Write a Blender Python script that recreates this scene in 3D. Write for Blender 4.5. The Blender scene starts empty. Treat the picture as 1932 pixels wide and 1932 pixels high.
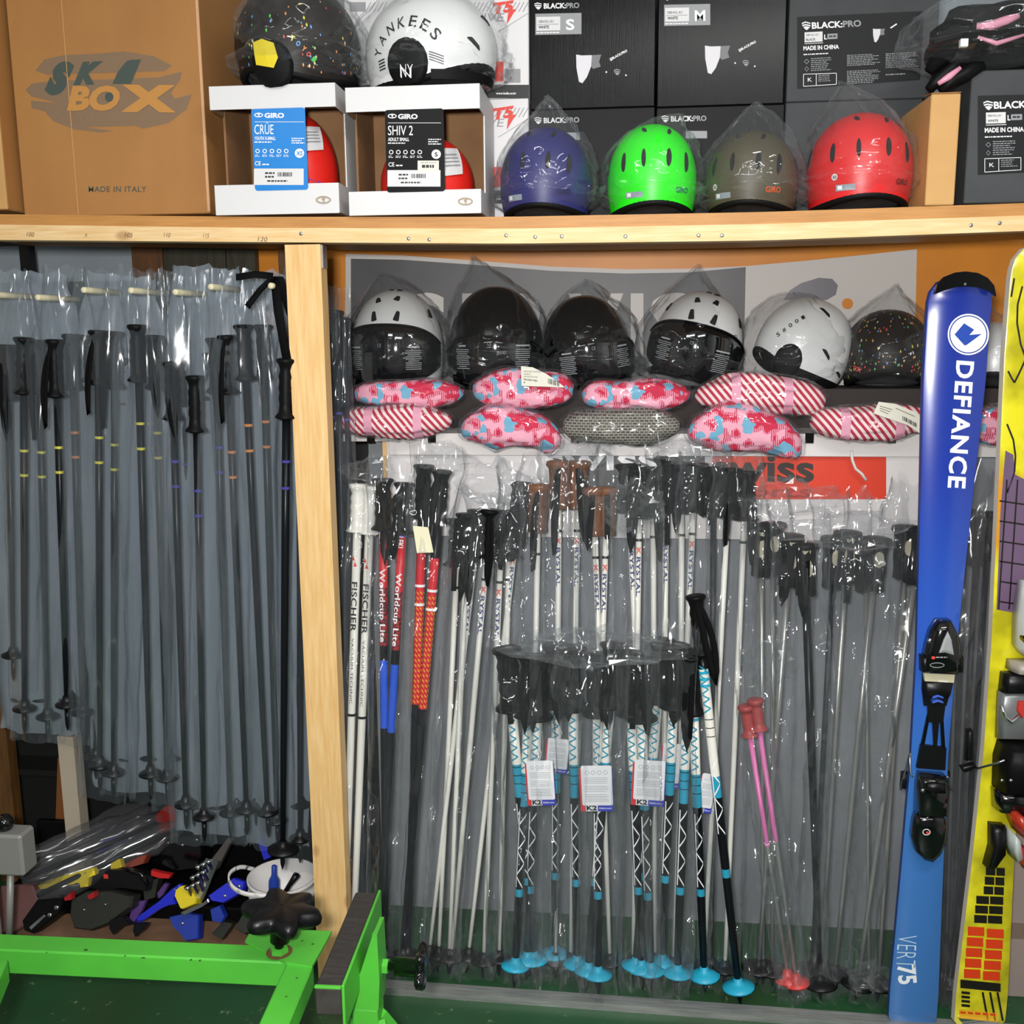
import bpy, math, random
from mathutils import Vector, Matrix, noise

SC = bpy.context.scene
COL = SC.collection
PI = math.pi
V = Vector

# ------------------------------------------------------------------ camera
FPX, CPX = 1932.0, 966.0
CAM_LOC = V((0.231, -2.2, 1.55))
CAM_ROT = (Matrix.Rotation(math.radians(6.0), 3, 'Z') @ Matrix.Rotation(math.radians(80.0), 3, 'X')
           @ Matrix.Rotation(math.radians(-0.5), 3, 'Z'))
_cd = bpy.data.cameras.new('camera')
_cd.sensor_width = 36.0
_cd.sensor_fit = 'HORIZONTAL'
_cd.lens = 36.0 * FPX / 1932.0
_cd.clip_start = 0.02
CAM = bpy.data.objects.new('camera', _cd)
COL.objects.link(CAM)
CAM.matrix_world = Matrix.Translation(CAM_LOC) @ CAM_ROT.to_4x4()
SC.camera = CAM

# ------------------------------------------------------------------ world, lamps, exposure
W = bpy.data.worlds.new('world')
SC.world = W
W.use_nodes = True
W.node_tree.nodes['Background'].inputs[0].default_value = (0.80, 0.88, 1.0, 1)
W.node_tree.nodes['Background'].inputs[1].default_value = 0.10

def area(name, loc, target, size, size_y, power, col):
    l = bpy.data.lights.new(name, 'AREA')
    l.shape = 'RECTANGLE'
    l.size, l.size_y = size, size_y
    l.energy = power
    l.color = col
    o = bpy.data.objects.new(name, l)
    COL.objects.link(o)
    o.location = loc
    o.rotation_euler = (V(target) - V(loc)).to_track_quat('-Z', 'Y').to_euler()
    return o

area('ceiling_lamp_light', (0.75, -1.75, 2.72), (0.55, -0.6, 0.3), 1.2, 0.22, 30, (1.0, 0.985, 0.96))
area('ceiling_lamp_light', (-0.75, -2.7, 2.72), (-0.5, -0.8, 0.3), 1.2, 0.22, 16, (0.97, 1.0, 1.0))
area('camera_flash_light', (0.16, -2.30, 1.64), (0.05, 0.2, 1.05), 0.10, 0.08, 62, (1.0, 0.99, 0.97))  # camera flash just above the lens, inferred from the visor highlights
area('ceiling_lamp_light', (0.9, -3.4, 2.72), (0.6, -0.8, 0.6), 1.2, 0.22, 14, (1.0, 1.0, 1.0))
SC.view_settings.view_transform = 'Standard'
SC.view_settings.look = 'None'
SC.view_settings.gamma = 1.0
SC.view_settings.use_curve_mapping = False
SC.view_settings.exposure = -0.15
SC.cycles.transparent_max_bounces = 18
SC.cycles.max_bounces = 4
SC.cycles.use_adaptive_sampling = True
SC.cycles.adaptive_threshold = 0.08
SC.cycles.diffuse_bounces = 2
SC.cycles.glossy_bounces = 2
SC.cycles.sample_clamp_indirect = 4.0

# ------------------------------------------------------------------ pixel helpers (a 1932 x 1932 frame)
def ray(px, py):
    return CAM_ROT @ V(((px - CPX) / FPX, -(py - CPX) / FPX, -1.0))

def P(px, py, Y):
    d = ray(px, py)
    t = (Y - CAM_LOC.y) / d.y
    return CAM_LOC + d * t

def PZ(px, py, z):
    d = ray(px, py)
    t = (z - CAM_LOC.z) / d.z
    return CAM_LOC + d * t

def PX(px, py, x):
    d = ray(px, py)
    t = (x - CAM_LOC.x) / d.x
    return CAM_LOC + d * t

def hit(px, py, p0, n):
    d = ray(px, py)
    t = (p0 - CAM_LOC).dot(n) / d.dot(n)
    return CAM_LOC + d * t

def mpp(px, py, Y):
    return (P(px + 1, py, Y) - P(px, py, Y)).length

# ------------------------------------------------------------------ object helpers
ORG = {}

def props(o, label=None, cat=None, group=None, kind=None):
    if label: o['label'] = label
    if cat: o['category'] = cat
    if group: o['group'] = group
    if kind: o['kind'] = kind
    return o

def thing(name, label, cat, loc, group=None):
    o = bpy.data.objects.new(name, None)
    o.empty_display_size = 0.05
    COL.objects.link(o)
    o.location = loc
    ORG[o.name] = V(loc)
    return props(o, label, cat, group)

def mk(name, geo, mats, parent=None, smooth=False, label=None, cat=None, group=None, kind=None, origin=None, mi=None):
    """geo = (world verts, faces[, material index per face])"""
    vs, fs = geo[0], geo[1]
    if mi is None and len(geo) > 2: mi = geo[2]
    if parent is not None:
        org = ORG[parent.name]
    elif origin is not None:
        org = V(origin)
    else:
        n = max(1, len(vs))
        org = V((sum(v[0] for v in vs) / n, sum(v[1] for v in vs) / n, min((v[2] for v in vs), default=0)))
    me = bpy.data.meshes.new(name)
    me.from_pydata([(v[0] - org.x, v[1] - org.y, v[2] - org.z) for v in vs], [], fs)
    if not isinstance(mats, (list, tuple)): mats = [mats]
    for m in mats: me.materials.append(m)
    if mi:
        me.polygons.foreach_set('material_index', mi)
    if smooth:
        me.polygons.foreach_set('use_smooth', [True] * len(me.polygons))
    me.update()
    o = bpy.data.objects.new(name, me)
    COL.objects.link(o)
    if parent is not None:
        o.parent = parent
    else:
        o.location = org
    ORG[o.name] = org
    return props(o, label, cat, group, kind)

def join(*gs):
    vs, fs, mi = [], [], []
    for g in gs:
        n = len(vs)
        vs += list(g[0])
        fs += [tuple(i + n for i in f) for f in g[1]]
        mi += list(g[2]) if len(g) > 2 and g[2] else [0] * len(g[1])
    return vs, fs, mi

def setmi(g, k):
    return g[0], g[1], [k] * len(g[1])

def xf(g, M):
    return ([M @ V(v) for v in g[0]],) + tuple(g[1:])

def frame(o, x, y, z):
    """matrix with given origin and axes"""
    return Matrix(((x.x, y.x, z.x, o.x), (x.y, y.y, z.y, o.y), (x.z, y.z, z.z, o.z), (0, 0, 0, 1)))

# ------------------------------------------------------------------ shapes
def box(x0, x1, y0, y1, z0, z1, b=0.0):
    if b <= 0:
        vs = [(x, y, z) for z in (z0, z1) for y in (y0, y1) for x in (x0, x1)]
        fs = [(0, 2, 3, 1), (4, 5, 7, 6), (0, 1, 5, 4), (2, 6, 7, 3), (0, 4, 6, 2), (1, 3, 7, 5)]
        return vs, fs
    # chamfered box: 24 verts
    vs, idx = [], {}
    X, Y, Z = (x0, x1), (y0, y1), (z0, z1)
    sg = (1, -1)
    for i in (0, 1):
        for j in (0, 1):
            for k in (0, 1):
                for a in (0, 1, 2):
                    p = [X[i], Y[j], Z[k]]
                    for q, s in ((0, sg[i]), (1, sg[j]), (2, sg[k])):
                        if q != a: p[q] += s * b
                    idx[i, j, k, a] = len(vs)
                    vs.append(tuple(p))
    fs = []
    D = lambda i, j, k, a: idx[i, j, k, a]
    for s in (0, 1):
        f = [D(s, 0, 0, 0), D(s, 1, 0, 0), D(s, 1, 1, 0), D(s, 0, 1, 0)]; fs.append(tuple(f if s else f[::-1]))
        f = [D(0, s, 0, 1), D(0, s, 1, 1), D(1, s, 1, 1), D(1, s, 0, 1)]; fs.append(tuple(f if s else f[::-1]))
        f = [D(0, 0, s, 2), D(1, 0, s, 2), D(1, 1, s, 2), D(0, 1, s, 2)]; fs.append(tuple(f if s else f[::-1]))
    for i in (0, 1):
        for j in (0, 1):
            fs.append((D(i, j, 0, 0), D(i, j, 1, 0), D(i, j, 1, 1), D(i, j, 0, 1)))
            fs.append((D(i, 0, j, 0), D(i, 1, j, 0), D(i, 1, j, 2), D(i, 0, j, 2)))
            fs.append((D(0, i, j, 1), D(1, i, j, 1), D(1, i, j, 2), D(0, i, j, 2)))
            for k in (0, 1):
                fs.append((D(i, j, k, 0), D(i, j, k, 1), D(i, j, k, 2)))
    return vs, fs

def basis(a):
    a = V(a).normalized()
    r = V((0, -1, 0)) if abs(a.y) < 0.9 else V((0, 0, 1))
    u = a.cross(r).normalized()
    w = a.cross(u).normalized()     # points roughly away from / towards camera
    return a, u, w

def lathe(o, axis, prof, n=12, mi=None, caps=True, sx=1.0, sy=1.0, u=None):
    """prof: [(t, r)] along axis from o; sx, sy squash the section"""
    a, bu, bw = basis(axis)
    if u is not None:
        bu = (V(u) - a * a.dot(V(u))).normalized(); bw = a.cross(bu)
    o = V(o)
    vs, fs, ms = [], [], []
    for t, r in prof:
        for k in range(n):
            th = 2 * PI * k / n
            vs.append(o + a * t + bu * (r * sx * math.cos(th)) + bw * (r * sy * math.sin(th)))
    for i in range(len(prof) - 1):
        for k in range(n):
            k2 = (k + 1) % n
            fs.append((i * n + k, i * n + k2, (i + 1) * n + k2, (i + 1) * n + k))
            ms.append(mi[i] if mi else 0)
    if caps:
        fs.append(tuple(range(n))[::-1]); ms.append(mi[0] if mi else 0)
        m = (len(prof) - 1) * n
        fs.append(tuple(range(m, m + n))); ms.append(mi[-1] if mi else 0)
    return vs, fs, ms

def tube(pts, r, n=8, closed=False):
    """round tube along points; r number or list"""
    pts = [V(p) for p in pts]
    N = len(pts)
    rr = r if isinstance(r, (list, tuple)) else [r] * N
    vs, fs = [], []
    pu = None
    for i, p in enumerate(pts):
        q0 = pts[(i - 1) % N] if (closed or i > 0) else pts[i]
        q1 = pts[(i + 1) % N] if (closed or i < N - 1) else pts[i]
        d = (q1 - q0)
        d = d.normalized() if d.length > 1e-9 else V((0, 0, 1))
        if pu is None:
            _, u, w = basis(d)
        else:
            u = (pu - d * d.dot(pu))
            u = u.normalized() if u.length > 1e-6 else basis(d)[1]
            w = d.cross(u)
        pu = u
        for k in range(n):
            th = 2 * PI * k / n
            vs.append(p + u * (rr[i] * math.cos(th)) + w * (rr[i] * math.sin(th)))
    M = N if closed else N - 1
    for i in range(M):
        for k in range(n):
            k2 = (k + 1) % n
            j = (i + 1) % N
            fs.append((i * n + k, i * n + k2, j * n + k2, j * n + k))
    if not closed:
        fs.append(tuple(range(n))[::-1])
        fs.append(tuple(range((N - 1) * n, N * n)))
    return vs, fs

def ribbon(pts, wvec, w, th=0.0016):
    """flat strap with thickness along points; wvec = direction of the width"""
    pts = [V(p) for p in pts]
    vs, fs = [], []
    N = len(pts)
    for i, p in enumerate(pts):
        d = (pts[min(i + 1, N - 1)] - pts[max(i - 1, 0)]).normalized()
        wv = V(wvec); wv = (wv - d * d.dot(wv)).normalized()
        nv = d.cross(wv)
        for a, b in ((-1, -1), (1, -1), (1, 1), (-1, 1)):
            vs.append(p + wv * (a * w / 2) + nv * (b * th / 2))
    for i in range(N - 1):
        for k in range(4):
            k2 = (k + 1) % 4
            fs.append((i * 4 + k, i * 4 + k2, i * 4 + 4 + k2, i * 4 + 4 + k))
    fs.append((3, 2, 1, 0)); m = (N - 1) * 4; fs.append((m, m + 1, m + 2, m + 3))
    return vs, fs

def prism(poly, o, ux, uy, n, d0, d1):
    """polygon (2D list) extruded along n from d0 to d1"""
    o, ux, uy, n = V(o), V(ux), V(uy), V(n)
    N = len(poly)
    vs = [o + ux * a + uy * b + n * d0 for a, b in poly] + [o + ux * a + uy * b + n * d1 for a, b in poly]
    fs = [tuple(range(N))[::-1], tuple(range(N, 2 * N))]
    for i in range(N):
        j = (i + 1) % N
        fs.append((i, j, N + j, N + i))
    return vs, fs

def grid_faces(nu, nv, wrap=False):
    fs = []
    for i in range(nv - 1):
        for k in range(nu if wrap else nu - 1):
            k2 = (k + 1) % nu
            fs.append((i * nu + k, i * nu + k2, (i + 1) * nu + k2, (i + 1) * nu + k))
    return fs

def bez(p0, p1, p2, n=10):
    p0, p1, p2 = V(p0), V(p1), V(p2)
    return [p0 * (1 - t) ** 2 + p1 * 2 * t * (1 - t) + p2 * t * t for t in [i / n for i in range(n + 1)]]

def nz(x, y, z):
    return noise.noise(V((x, y, z)))

# ------------------------------------------------------------------ materials
def lin(c):
    if isinstance(c, str):
        c = c.lstrip('#'); c = [int(c[i:i + 2], 16) / 255 for i in (0, 2, 4)]
    return tuple(x / 12.92 if x <= 0.04045 else ((x + 0.055) / 1.055) ** 2.4 for x in c[:3]) + (1,)

_M = {}

def node(nt, t, **k):
    n = nt.nodes.new(t)
    for a, b in k.items(): setattr(n, a, b)
    return n

def base_mat(name):
    m = bpy.data.materials.new(name)
    m.use_nodes = True
    nt = m.node_tree
    return m, nt, nt.nodes['Principled BSDF']

def noise_fac(nt, scale, detail=3, stretch=None, coord='Object', lo=0.35, hi=0.65, rough=0.6):
    tc = node(nt, 'ShaderNodeTexCoord')
    src = tc.outputs[coord]
    if stretch:
        mp = node(nt, 'ShaderNodeMapping')
        mp.inputs['Scale'].default_value = stretch
        nt.links.new(src, mp.inputs[0]); src = mp.outputs[0]
    n = node(nt, 'ShaderNodeTexNoise')
    n.inputs['Scale'].default_value = scale
    n.inputs['Detail'].default_value = detail
    n.inputs['Roughness'].default_value = rough
    nt.links.new(src, n.inputs['Vector'])
    mr = node(nt, 'ShaderNodeMapRange')
    mr.inputs[1].default_value, mr.inputs[2].default_value = lo, hi
    nt.links.new(n.outputs['Fac'], mr.inputs[0])
    return mr.outputs[0], src

def mixcol(nt, fac, a, b):
    mx = node(nt, 'ShaderNodeMix', data_type='RGBA')
    if fac is not None:
        nt.links.new(fac, mx.inputs[0])
    for k, c in ((6, a), (7, b)):
        if isinstance(c, (tuple, list, str)): mx.inputs[k].default_value = lin(c) if isinstance(c, str) else c
        else: nt.links.new(c, mx.inputs[k])
    return mx.outputs[2]

def mat(name, col, rough=0.5, metal=0.0, spec=0.5, var=None, bump=None, coat=0.0):
    """var=(colour2, scale, stretch, lo, hi), bump=(scale, strength, stretch)"""
    if name in _M: return _M[name]
    m, nt, b = base_mat(name)
    b.inputs['Base Color'].default_value = lin(col)
    b.inputs['Roughness'].default_value = rough
    b.inputs['Metallic'].default_value = metal
    b.inputs['Specular IOR Level'].default_value = spec
    if coat:
        b.inputs['Coat Weight'].default_value = coat
        b.inputs['Coat Roughness'].default_value = 0.05
    if var:
        c2, sc, st = var[0], var[1], var[2] if len(var) > 2 else None
        lo, hi = (var[3], var[4]) if len(var) > 4 else (0.35, 0.65)
        f, _ = noise_fac(nt, sc, stretch=st, lo=lo, hi=hi)
        nt.links.new(mixcol(nt, f, col, c2), b.inputs['Base Color'])
    if bump:
        f, _ = noise_fac(nt, bump[0], stretch=bump[2] if len(bump) > 2 else None, lo=0, hi=1)
        bp = node(nt, 'ShaderNodeBump')
        bp.inputs['Strength'].default_value = bump[1]
        bp.inputs['Distance'].default_value = 0.004
        nt.links.new(f, bp.inputs['Height'])
        nt.links.new(bp.outputs[0], b.inputs['Normal'])
    _M[name] = m
    return m

def film(name, tint='#d8dde0', haze=0.12, gloss=0.10, edge=0.75, rough=0.10, bscale=55, bstr=0.55, stretch=None):
    """thin clear plastic film: mostly transparent, a little scattering haze, a glossy coat"""
    if name in _M: return _M[name]
    m = bpy.data.materials.new(name)
    m.use_nodes = True
    nt = m.node_tree
    for n in list(nt.nodes):
        if n.type != 'OUTPUT_MATERIAL': nt.nodes.remove(n)
    out = [n for n in nt.nodes if n.type == 'OUTPUT_MATERIAL'][0]
    bp = None
    if bstr:
        f, src = noise_fac(nt, bscale, detail=2, stretch=stretch, lo=0, hi=1, rough=0.5)
        vo = node(nt, 'ShaderNodeTexVoronoi', feature='DISTANCE_TO_EDGE')
        vo.inputs['Scale'].default_value = bscale * 0.45
        nt.links.new(src, vo.inputs['Vector'])
        ad = node(nt, 'ShaderNodeMath', operation='MULTIPLY_ADD')
        nt.links.new(vo.outputs['Distance'], ad.inputs[0]); ad.inputs[1].default_value = 0.7
        nt.links.new(f, ad.inputs[2])
        bp = node(nt, 'ShaderNodeBump')
        bp.inputs['Strength'].default_value = bstr
        bp.inputs['Distance'].default_value = 0.012
        nt.links.new(ad.outputs[0], bp.inputs['Height'])
    lw = node(nt, 'ShaderNodeLayerWeight'); lw.inputs['Blend'].default_value = 0.5
    pw = node(nt, 'ShaderNodeMath', operation='POWER'); pw.inputs[1].default_value = 3.0
    nt.links.new(lw.outputs['Facing'], pw.inputs[0])
    tr = node(nt, 'ShaderNodeBsdfTransparent'); tr.inputs[0].default_value = (0.97, 0.975, 0.98, 1)
    df = node(nt, 'ShaderNodeBsdfDiffuse'); df.inputs[0].default_value = lin(tint)
    m0 = df
    # haze is thicker where the film is seen edge-on
    hz = node(nt, 'ShaderNodeMath', operation='MULTIPLY_ADD')
    nt.links.new(pw.outputs[0], hz.inputs[0]); hz.inputs[1].default_value = edge * 0.5; hz.inputs[2].default_value = haze
    hz.use_clamp = True
    m1 = node(nt, 'ShaderNodeMixShader')
    nt.links.new(hz.outputs[0], m1.inputs[0]); nt.links.new(tr.outputs[0], m1.inputs[1]); nt.links.new(m0.outputs[0], m1.inputs[2])
    gl = node(nt, 'ShaderNodeBsdfGlossy'); gl.inputs['Roughness'].default_value = rough
    if bp: nt.links.new(bp.outputs[0], gl.inputs['Normal'])
    gf = node(nt, 'ShaderNodeMath', operation='MULTIPLY_ADD')
    nt.links.new(pw.outputs[0], gf.inputs[0]); gf.inputs[1].default_value = edge * 0.5; gf.inputs[2].default_value = gloss
    gf.use_clamp = True
    m2 = node(nt, 'ShaderNodeMixShader')
    nt.links.new(gf.outputs[0], m2.inputs[0]); nt.links.new(m1.outputs[0], m2.inputs[1]); nt.links.new(gl.outputs[0], m2.inputs[2])
    nt.links.new(m2.outputs[0], out.inputs[0])
    _M[name] = m
    return m

FILM_CLEAR = film('clear_film', haze=0.016, gloss=0.05, edge=0.30, rough=0.05, bstr=0)
FILM_SLEEVE = film('sleeve_film', tint='#bfc4c9', haze=0.026, gloss=0.05, edge=0.55, rough=0.06, bstr=0)
FILM_HANG = film('hanging_sleeve_film', tint='#a3aeb8', haze=0.055, gloss=0.05, edge=0.4, rough=0.10, bstr=0)
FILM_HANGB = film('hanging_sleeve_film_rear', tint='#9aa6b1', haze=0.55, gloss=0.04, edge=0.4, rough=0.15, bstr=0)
FILM_PACK = film('package_film', haze=0.008, gloss=0.05, edge=0.14, rough=0.05, bscale=22, bstr=0.45)
BLACK = mat('black_plastic', '#0b0b0d', 0.36, spec=0.3)
BLACK_M = mat('black_matte_rubber', '#0a0a0b', 0.5, spec=0.14)
BLACK_G = mat('black_gloss', '#08080a', 0.12, coat=0.5)
BLACK_F = mat('black_fabric', '#0c0c0d', 0.9, spec=0.1)
WHITE = mat('white_paint', '#e6e6e4', 0.35)
WHITE_CARD = mat('white_card', '#cfcecf', 0.45)
PRINT_W = mat('white_print', '#e8e8e8', 0.5)
PRINT_G = mat('grey_print', '#8b8d90', 0.5)
PRINT_K = mat('black_print', '#121214', 0.5)
PRINT_R = mat('red_print', '#d23a30', 0.5)
STEEL = mat('steel', '#b9bcbf', 0.28, 1.0)
CHROME = mat('chrome', '#dfe1e3', 0.12, 1.0)
ALU = mat('aluminium', '#a9aba9', 0.45, 0.6, var=('#8d908c', 30, (0.3, 4, 4)))

# ------------------------------------------------------------------ lettering
_T = {}

def text2d(s, bold=0.0, shear=0.0, space=1.0):
    """flat lettering as (verts2d, faces), scaled to capital height 1, starting at x=0"""
    k = (s, bold, shear, space)
    if k in _T: return _T[k]
    cu = bpy.data.curves.new('t', 'FONT')
    cu.body = s; cu.size = 1.0; cu.offset = bold; cu.shear = shear
    cu.space_character = space
    cu.resolution_u = 3
    ob = bpy.data.objects.new('t', cu)
    me = bpy.data.meshes.new_from_object(ob)
    vs = [(v.co.x, v.co.y) for v in me.vertices]
    fs = [tuple(p.vertices) for p in me.polygons]
    bpy.data.objects.remove(ob); bpy.data.curves.remove(cu); bpy.data.meshes.remove(me)
    if not vs:
        _T[k] = ([(0, 0)], [], 1.0); return _T[k]
    x0 = min(v[0] for v in vs); x1 = max(v[0] for v in vs)
    h = 0.729
    vs = [((a - x0) / h, b / h) for a, b in vs]
    _T[k] = (vs, fs, (x1 - x0) / h)
    return _T[k]

class Print:
    """flat print collected on a plane (or through a mapping), built as ONE child mesh"""
    def __init__(s, p0=None, n=None, off=0.0008, fmap=None):
        s.p0, s.n, s.off, s.fmap = p0, n, off, fmap
        s.v, s.f, s.m, s.mats = [], [], [], []
        s.k = 0
    def _mi(s, m):
        if m not in s.mats: s.mats.append(m)
        return s.mats.index(m)
    def at(s, px, py, extra=0.0):
        q = hit(px, py, s.p0 + s.n * (s.off + extra), s.n)
        return q
    def add(s, vs, fs, m):
        n = len(s.v)
        s.v += vs; s.f += [tuple(i + n for i in f) for f in fs]; s.m += [s._mi(m)] * len(fs)
    def poly(s, pts, m, layer=0):
        s.add([s.at(x, y, layer * 0.0005) for x, y in pts], [tuple(range(len(pts)))], m)
    def rect(s, x0, y0, x1, y1, m, layer=0, sk=0.0):
        """sk: image slope of the horizontal edges"""
        d = (x1 - x0) * sk
        s.poly([(x0, y0), (x1, y0 + d), (x1, y1 + d), (x0, y1)], m, layer)
    def ell(s, cx, cy, rx, ry, m, layer=0, n=24):
        s.poly([(cx + rx * math.cos(2 * PI * k / n), cy + ry * math.sin(2 * PI * k / n)) for k in range(n)], m, layer)
    def ring(s, cx, cy, rx, ry, w, m, layer=0, n=28):
        o = [s.at(cx + rx * math.cos(2 * PI * k / n), cy + ry * math.sin(2 * PI * k / n), layer * 0.0005) for k in range(n)]
        i = [s.at(cx + (rx - w) * math.cos(2 * PI * k / n), cy + (ry - w) * math.sin(2 * PI * k / n), layer * 0.0005) for k in range(n)]
        s.add(o + i, [(k, (k + 1) % n, n + (k + 1) % n, n + k) for k in range(n)], m)
    def line(s, pts, w, m, layer=0):
        for a, b in zip(pts[:-1], pts[1:]):
            dx, dy = b[0] - a[0], b[1] - a[1]; L = math.hypot(dx, dy) or 1
            nx, ny = -dy / L * w / 2, dx / L * w / 2
            s.poly([(a[0] + nx, a[1] + ny), (b[0] + nx, b[1] + ny), (b[0] - nx, b[1] - ny), (a[0] - nx, a[1] - ny)], m, layer)
    def text(s, t, x0, y0, x1, y1, h, m, bold=0.01, shear=0.0, layer=0, space=1.0):
        """baseline from pixel (x0,y0) to (x1,y1), capital height h pixels"""
        vs, fs, w = text2d(t, bold, shear, space)
        dx, dy = (x1 - x0) / w, (y1 - y0) / w
        L = math.hypot(dx, dy)
        ux, uy = dy / L * h, -dx / L * h
        s.add([s.at(x0 + a * dx + b * ux, y0 + a * dy + b * uy, layer * 0.0005) for a, b in vs], fs, m)
    def lines(s, x0, y0, x1, y1, n, m, fill=0.5, sk=0.0, seed=1, layer=0):
        """small print too fine to read: broken bars"""
        r = random.Random(seed)
        st = (y1 - y0) / n
        for i in range(n):
            y = y0 + i * st; x = x0; e = x1 - (x1 - x0) * r.random() * 0.35
            while x < e:
                w = r.uniform(2.0, 7.0)
                s.rect(x, y + (x - x0) * sk, min(x + w, e), y + st * fill + (x - x0) * sk, m, layer, sk)
                x += w + 1.3
    def build(s, parent, name='print'):
        if not s.f: return None
        return mk(name, (s.v, s.f, s.m), s.mats, parent, kind='stuff')
# ================================================================== the room
def wood(name, a, b, scale=9, stretch=(1, 14, 14), rough=0.55, knots=True):
    if name in _M: return _M[name]
    m, nt, bs = base_mat(name)
    f, src = noise_fac(nt, scale, detail=5, stretch=stretch, lo=0.3, hi=0.72)
    col = mixcol(nt, f, a, b)
    if knots:
        tc = node(nt, 'ShaderNodeTexCoord')
        mp = node(nt, 'ShaderNodeMapping'); mp.inputs['Scale'].default_value = tuple(1 if s > 2 else 0.55 for s in stretch)
        nt.links.new(tc.outputs['Object'], mp.inputs[0])
        vo = node(nt, 'ShaderNodeTexVoronoi'); vo.inputs['Scale'].default_value = 7.5
        nt.links.new(mp.outputs[0], vo.inputs['Vector'])
        mr = node(nt, 'ShaderNodeMapRange'); mr.inputs[1].default_value, mr.inputs[2].default_value = 0.10, 0.055
        nt.links.new(vo.outputs['Distance'], mr.inputs[0])
        ms = node(nt, 'ShaderNodeMath', operation='MULTIPLY'); ms.inputs[1].default_value = 0.55
        nt.links.new(mr.outputs[0], ms.inputs[0])
        col = mixcol(nt, ms.outputs[0], col, '#8a5a2c')
    nt.links.new(col, bs.inputs['Base Color'])
    bs.inputs['Roughness'].default_value = rough
    bp = node(nt, 'ShaderNodeBump'); bp.inputs['Strength'].default_value = 0.15; bp.inputs['Distance'].default_value = 0.002
    nt.links.new(f, bp.inputs['Height']); nt.links.new(bp.outputs[0], bs.inputs['Normal'])
    _M[name] = m
    return m

PINE_X = wood('pine_beam', '#e3c698', '#d2a96e')
PINE_Z = wood('pine_post', '#e0bd86', '#cfa263', stretch=(14, 14, 1))
PLANK = wood('plank_stain', '#bd8748', '#a87338', knots=False)
BROWNWOOD = wood('brown_wood', '#6e451f', '#49301a', stretch=(8, 8, 1), knots=False)
DARKWOOD = wood('dark_board', '#3b3a2a', '#2a2418', stretch=(8, 8, 1), knots=False)
KRAFT = mat('kraft_card', '#a8773f', 0.7, var=('#956433', 4, (1, 1, 0.4), 0.25, 0.75), bump=(90, 0.12, (6, 6, 0.4)))
KRAFT_L = mat('kraft_card_light', '#c59a60', 0.7, var=('#b68a52', 5))
KRAFT_D = mat('kraft_card_inside', '#8f6a45', 0.8, var=('#7b5837', 6))

def floor_mat():
    m, nt, b = base_mat('green_floor_paint')
    f1, _ = noise_fac(nt, 2.2, detail=4, lo=0.35, hi=0.7)
    f2, _ = noise_fac(nt, 45, detail=5, lo=0.64, hi=0.78)
    c = mixcol(nt, f1, '#215030', '#2a4427')
    c = mixcol(nt, f2, c, '#7f9a6c')
    nt.links.new(c, b.inputs['Base Color'])
    b.inputs['Roughness'].default_value = 0.42
    return m

FLOOR_M = floor_mat()
WALL_M = mat('wall_paint', '#9aa3aa', 0.8, var=('#8f989f', 3))
WALL_L = mat('light_wall_paint', '#c9cac8', 0.8)
def slab(name, x0, x1, y0, y1, z0, z1, m):
    return mk(name, box(x0, x1, y0, y1, z0, z1), m, kind='structure')
slab('floor', -2.6, 2.2, -4.6, 1.0, -0.08, 0.0, FLOOR_M)
slab('ceiling', -2.6, 2.2, -4.6, 1.0, 2.8, 2.88, WALL_L)
slab('wall_back', -2.6, 2.2, 0.80, 0.88, 0, 2.8, WALL_M)
slab('wall_left', -2.6, -2.52, -4.6, 0.8, 0, 2.8, WALL_L)
slab('wall_right', 2.12, 2.2, -4.6, 0.8, 0, 2.8, WALL_L)
slab('wall_front', -2.52, 2.12, -4.6, -4.52, 0, 2.8, WALL_L)

LAMP_M, _nt, _b = base_mat('lamp_diffuser')
_b.inputs['Emission Color'].default_value = (1, 1, 1, 1)
_b.inputs['Emission Strength'].default_value = 3.0
for _x, _y, _w in ((0.75, -1.75, 'nearest the shelf on the right'), (-0.75, -2.7, 'on the left'), (0.9, -3.4, 'farthest back on the right')):
    t = thing('ceiling_light', 'long white tube ceiling light ' + _w, 'ceiling light', (_x, _y, 2.8), 'ceiling lights')
    mk('housing', box(_x - 0.62, _x + 0.62, _y - 0.12, _y + 0.12, 2.755, 2.799, 0.004), WHITE, t)
    mk('diffuser', box(_x - 0.60, _x + 0.60, _y - 0.10, _y + 0.10, 2.74, 2.754, 0.003), LAMP_M, t)

# ================================================================== the timber rack
def lerp_tab(tab, x):
    if x <= tab[0][0]: a, b = tab[0], tab[1]
    elif x >= tab[-1][0]: a, b = tab[-2], tab[-1]
    else:
        for a, b in zip(tab[:-1], tab[1:]):
            if a[0] <= x <= b[0]: break
    return a[1] + (b[1] - a[1]) * (x - a[0]) / (b[0] - a[0])

Y_TOP = [(0, 404), (480, 409), (960, 409), (1440, 400), (1932, 383)]
Y_MID = [(0, 424), (480, 430), (960, 432), (1440, 423), (1932, 407)]
Y_BOT = [(0, 453), (480, 457), (960, 460), (1440, 454), (1932, 436)]
SHELF_PTS = []
for _px in range(-240, 2201, 61):
    SHELF_PTS.append((P(_px, 430, 0).x, P(_px, lerp_tab(Y_TOP, _px), 0).z, P(_px, lerp_tab(Y_MID, _px), 0).z, P(_px, lerp_tab(Y_BOT, _px), 0).z))

def zshelf(x):
    return lerp_tab([(a[0], a[1]) for a in SHELF_PTS], x)

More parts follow.
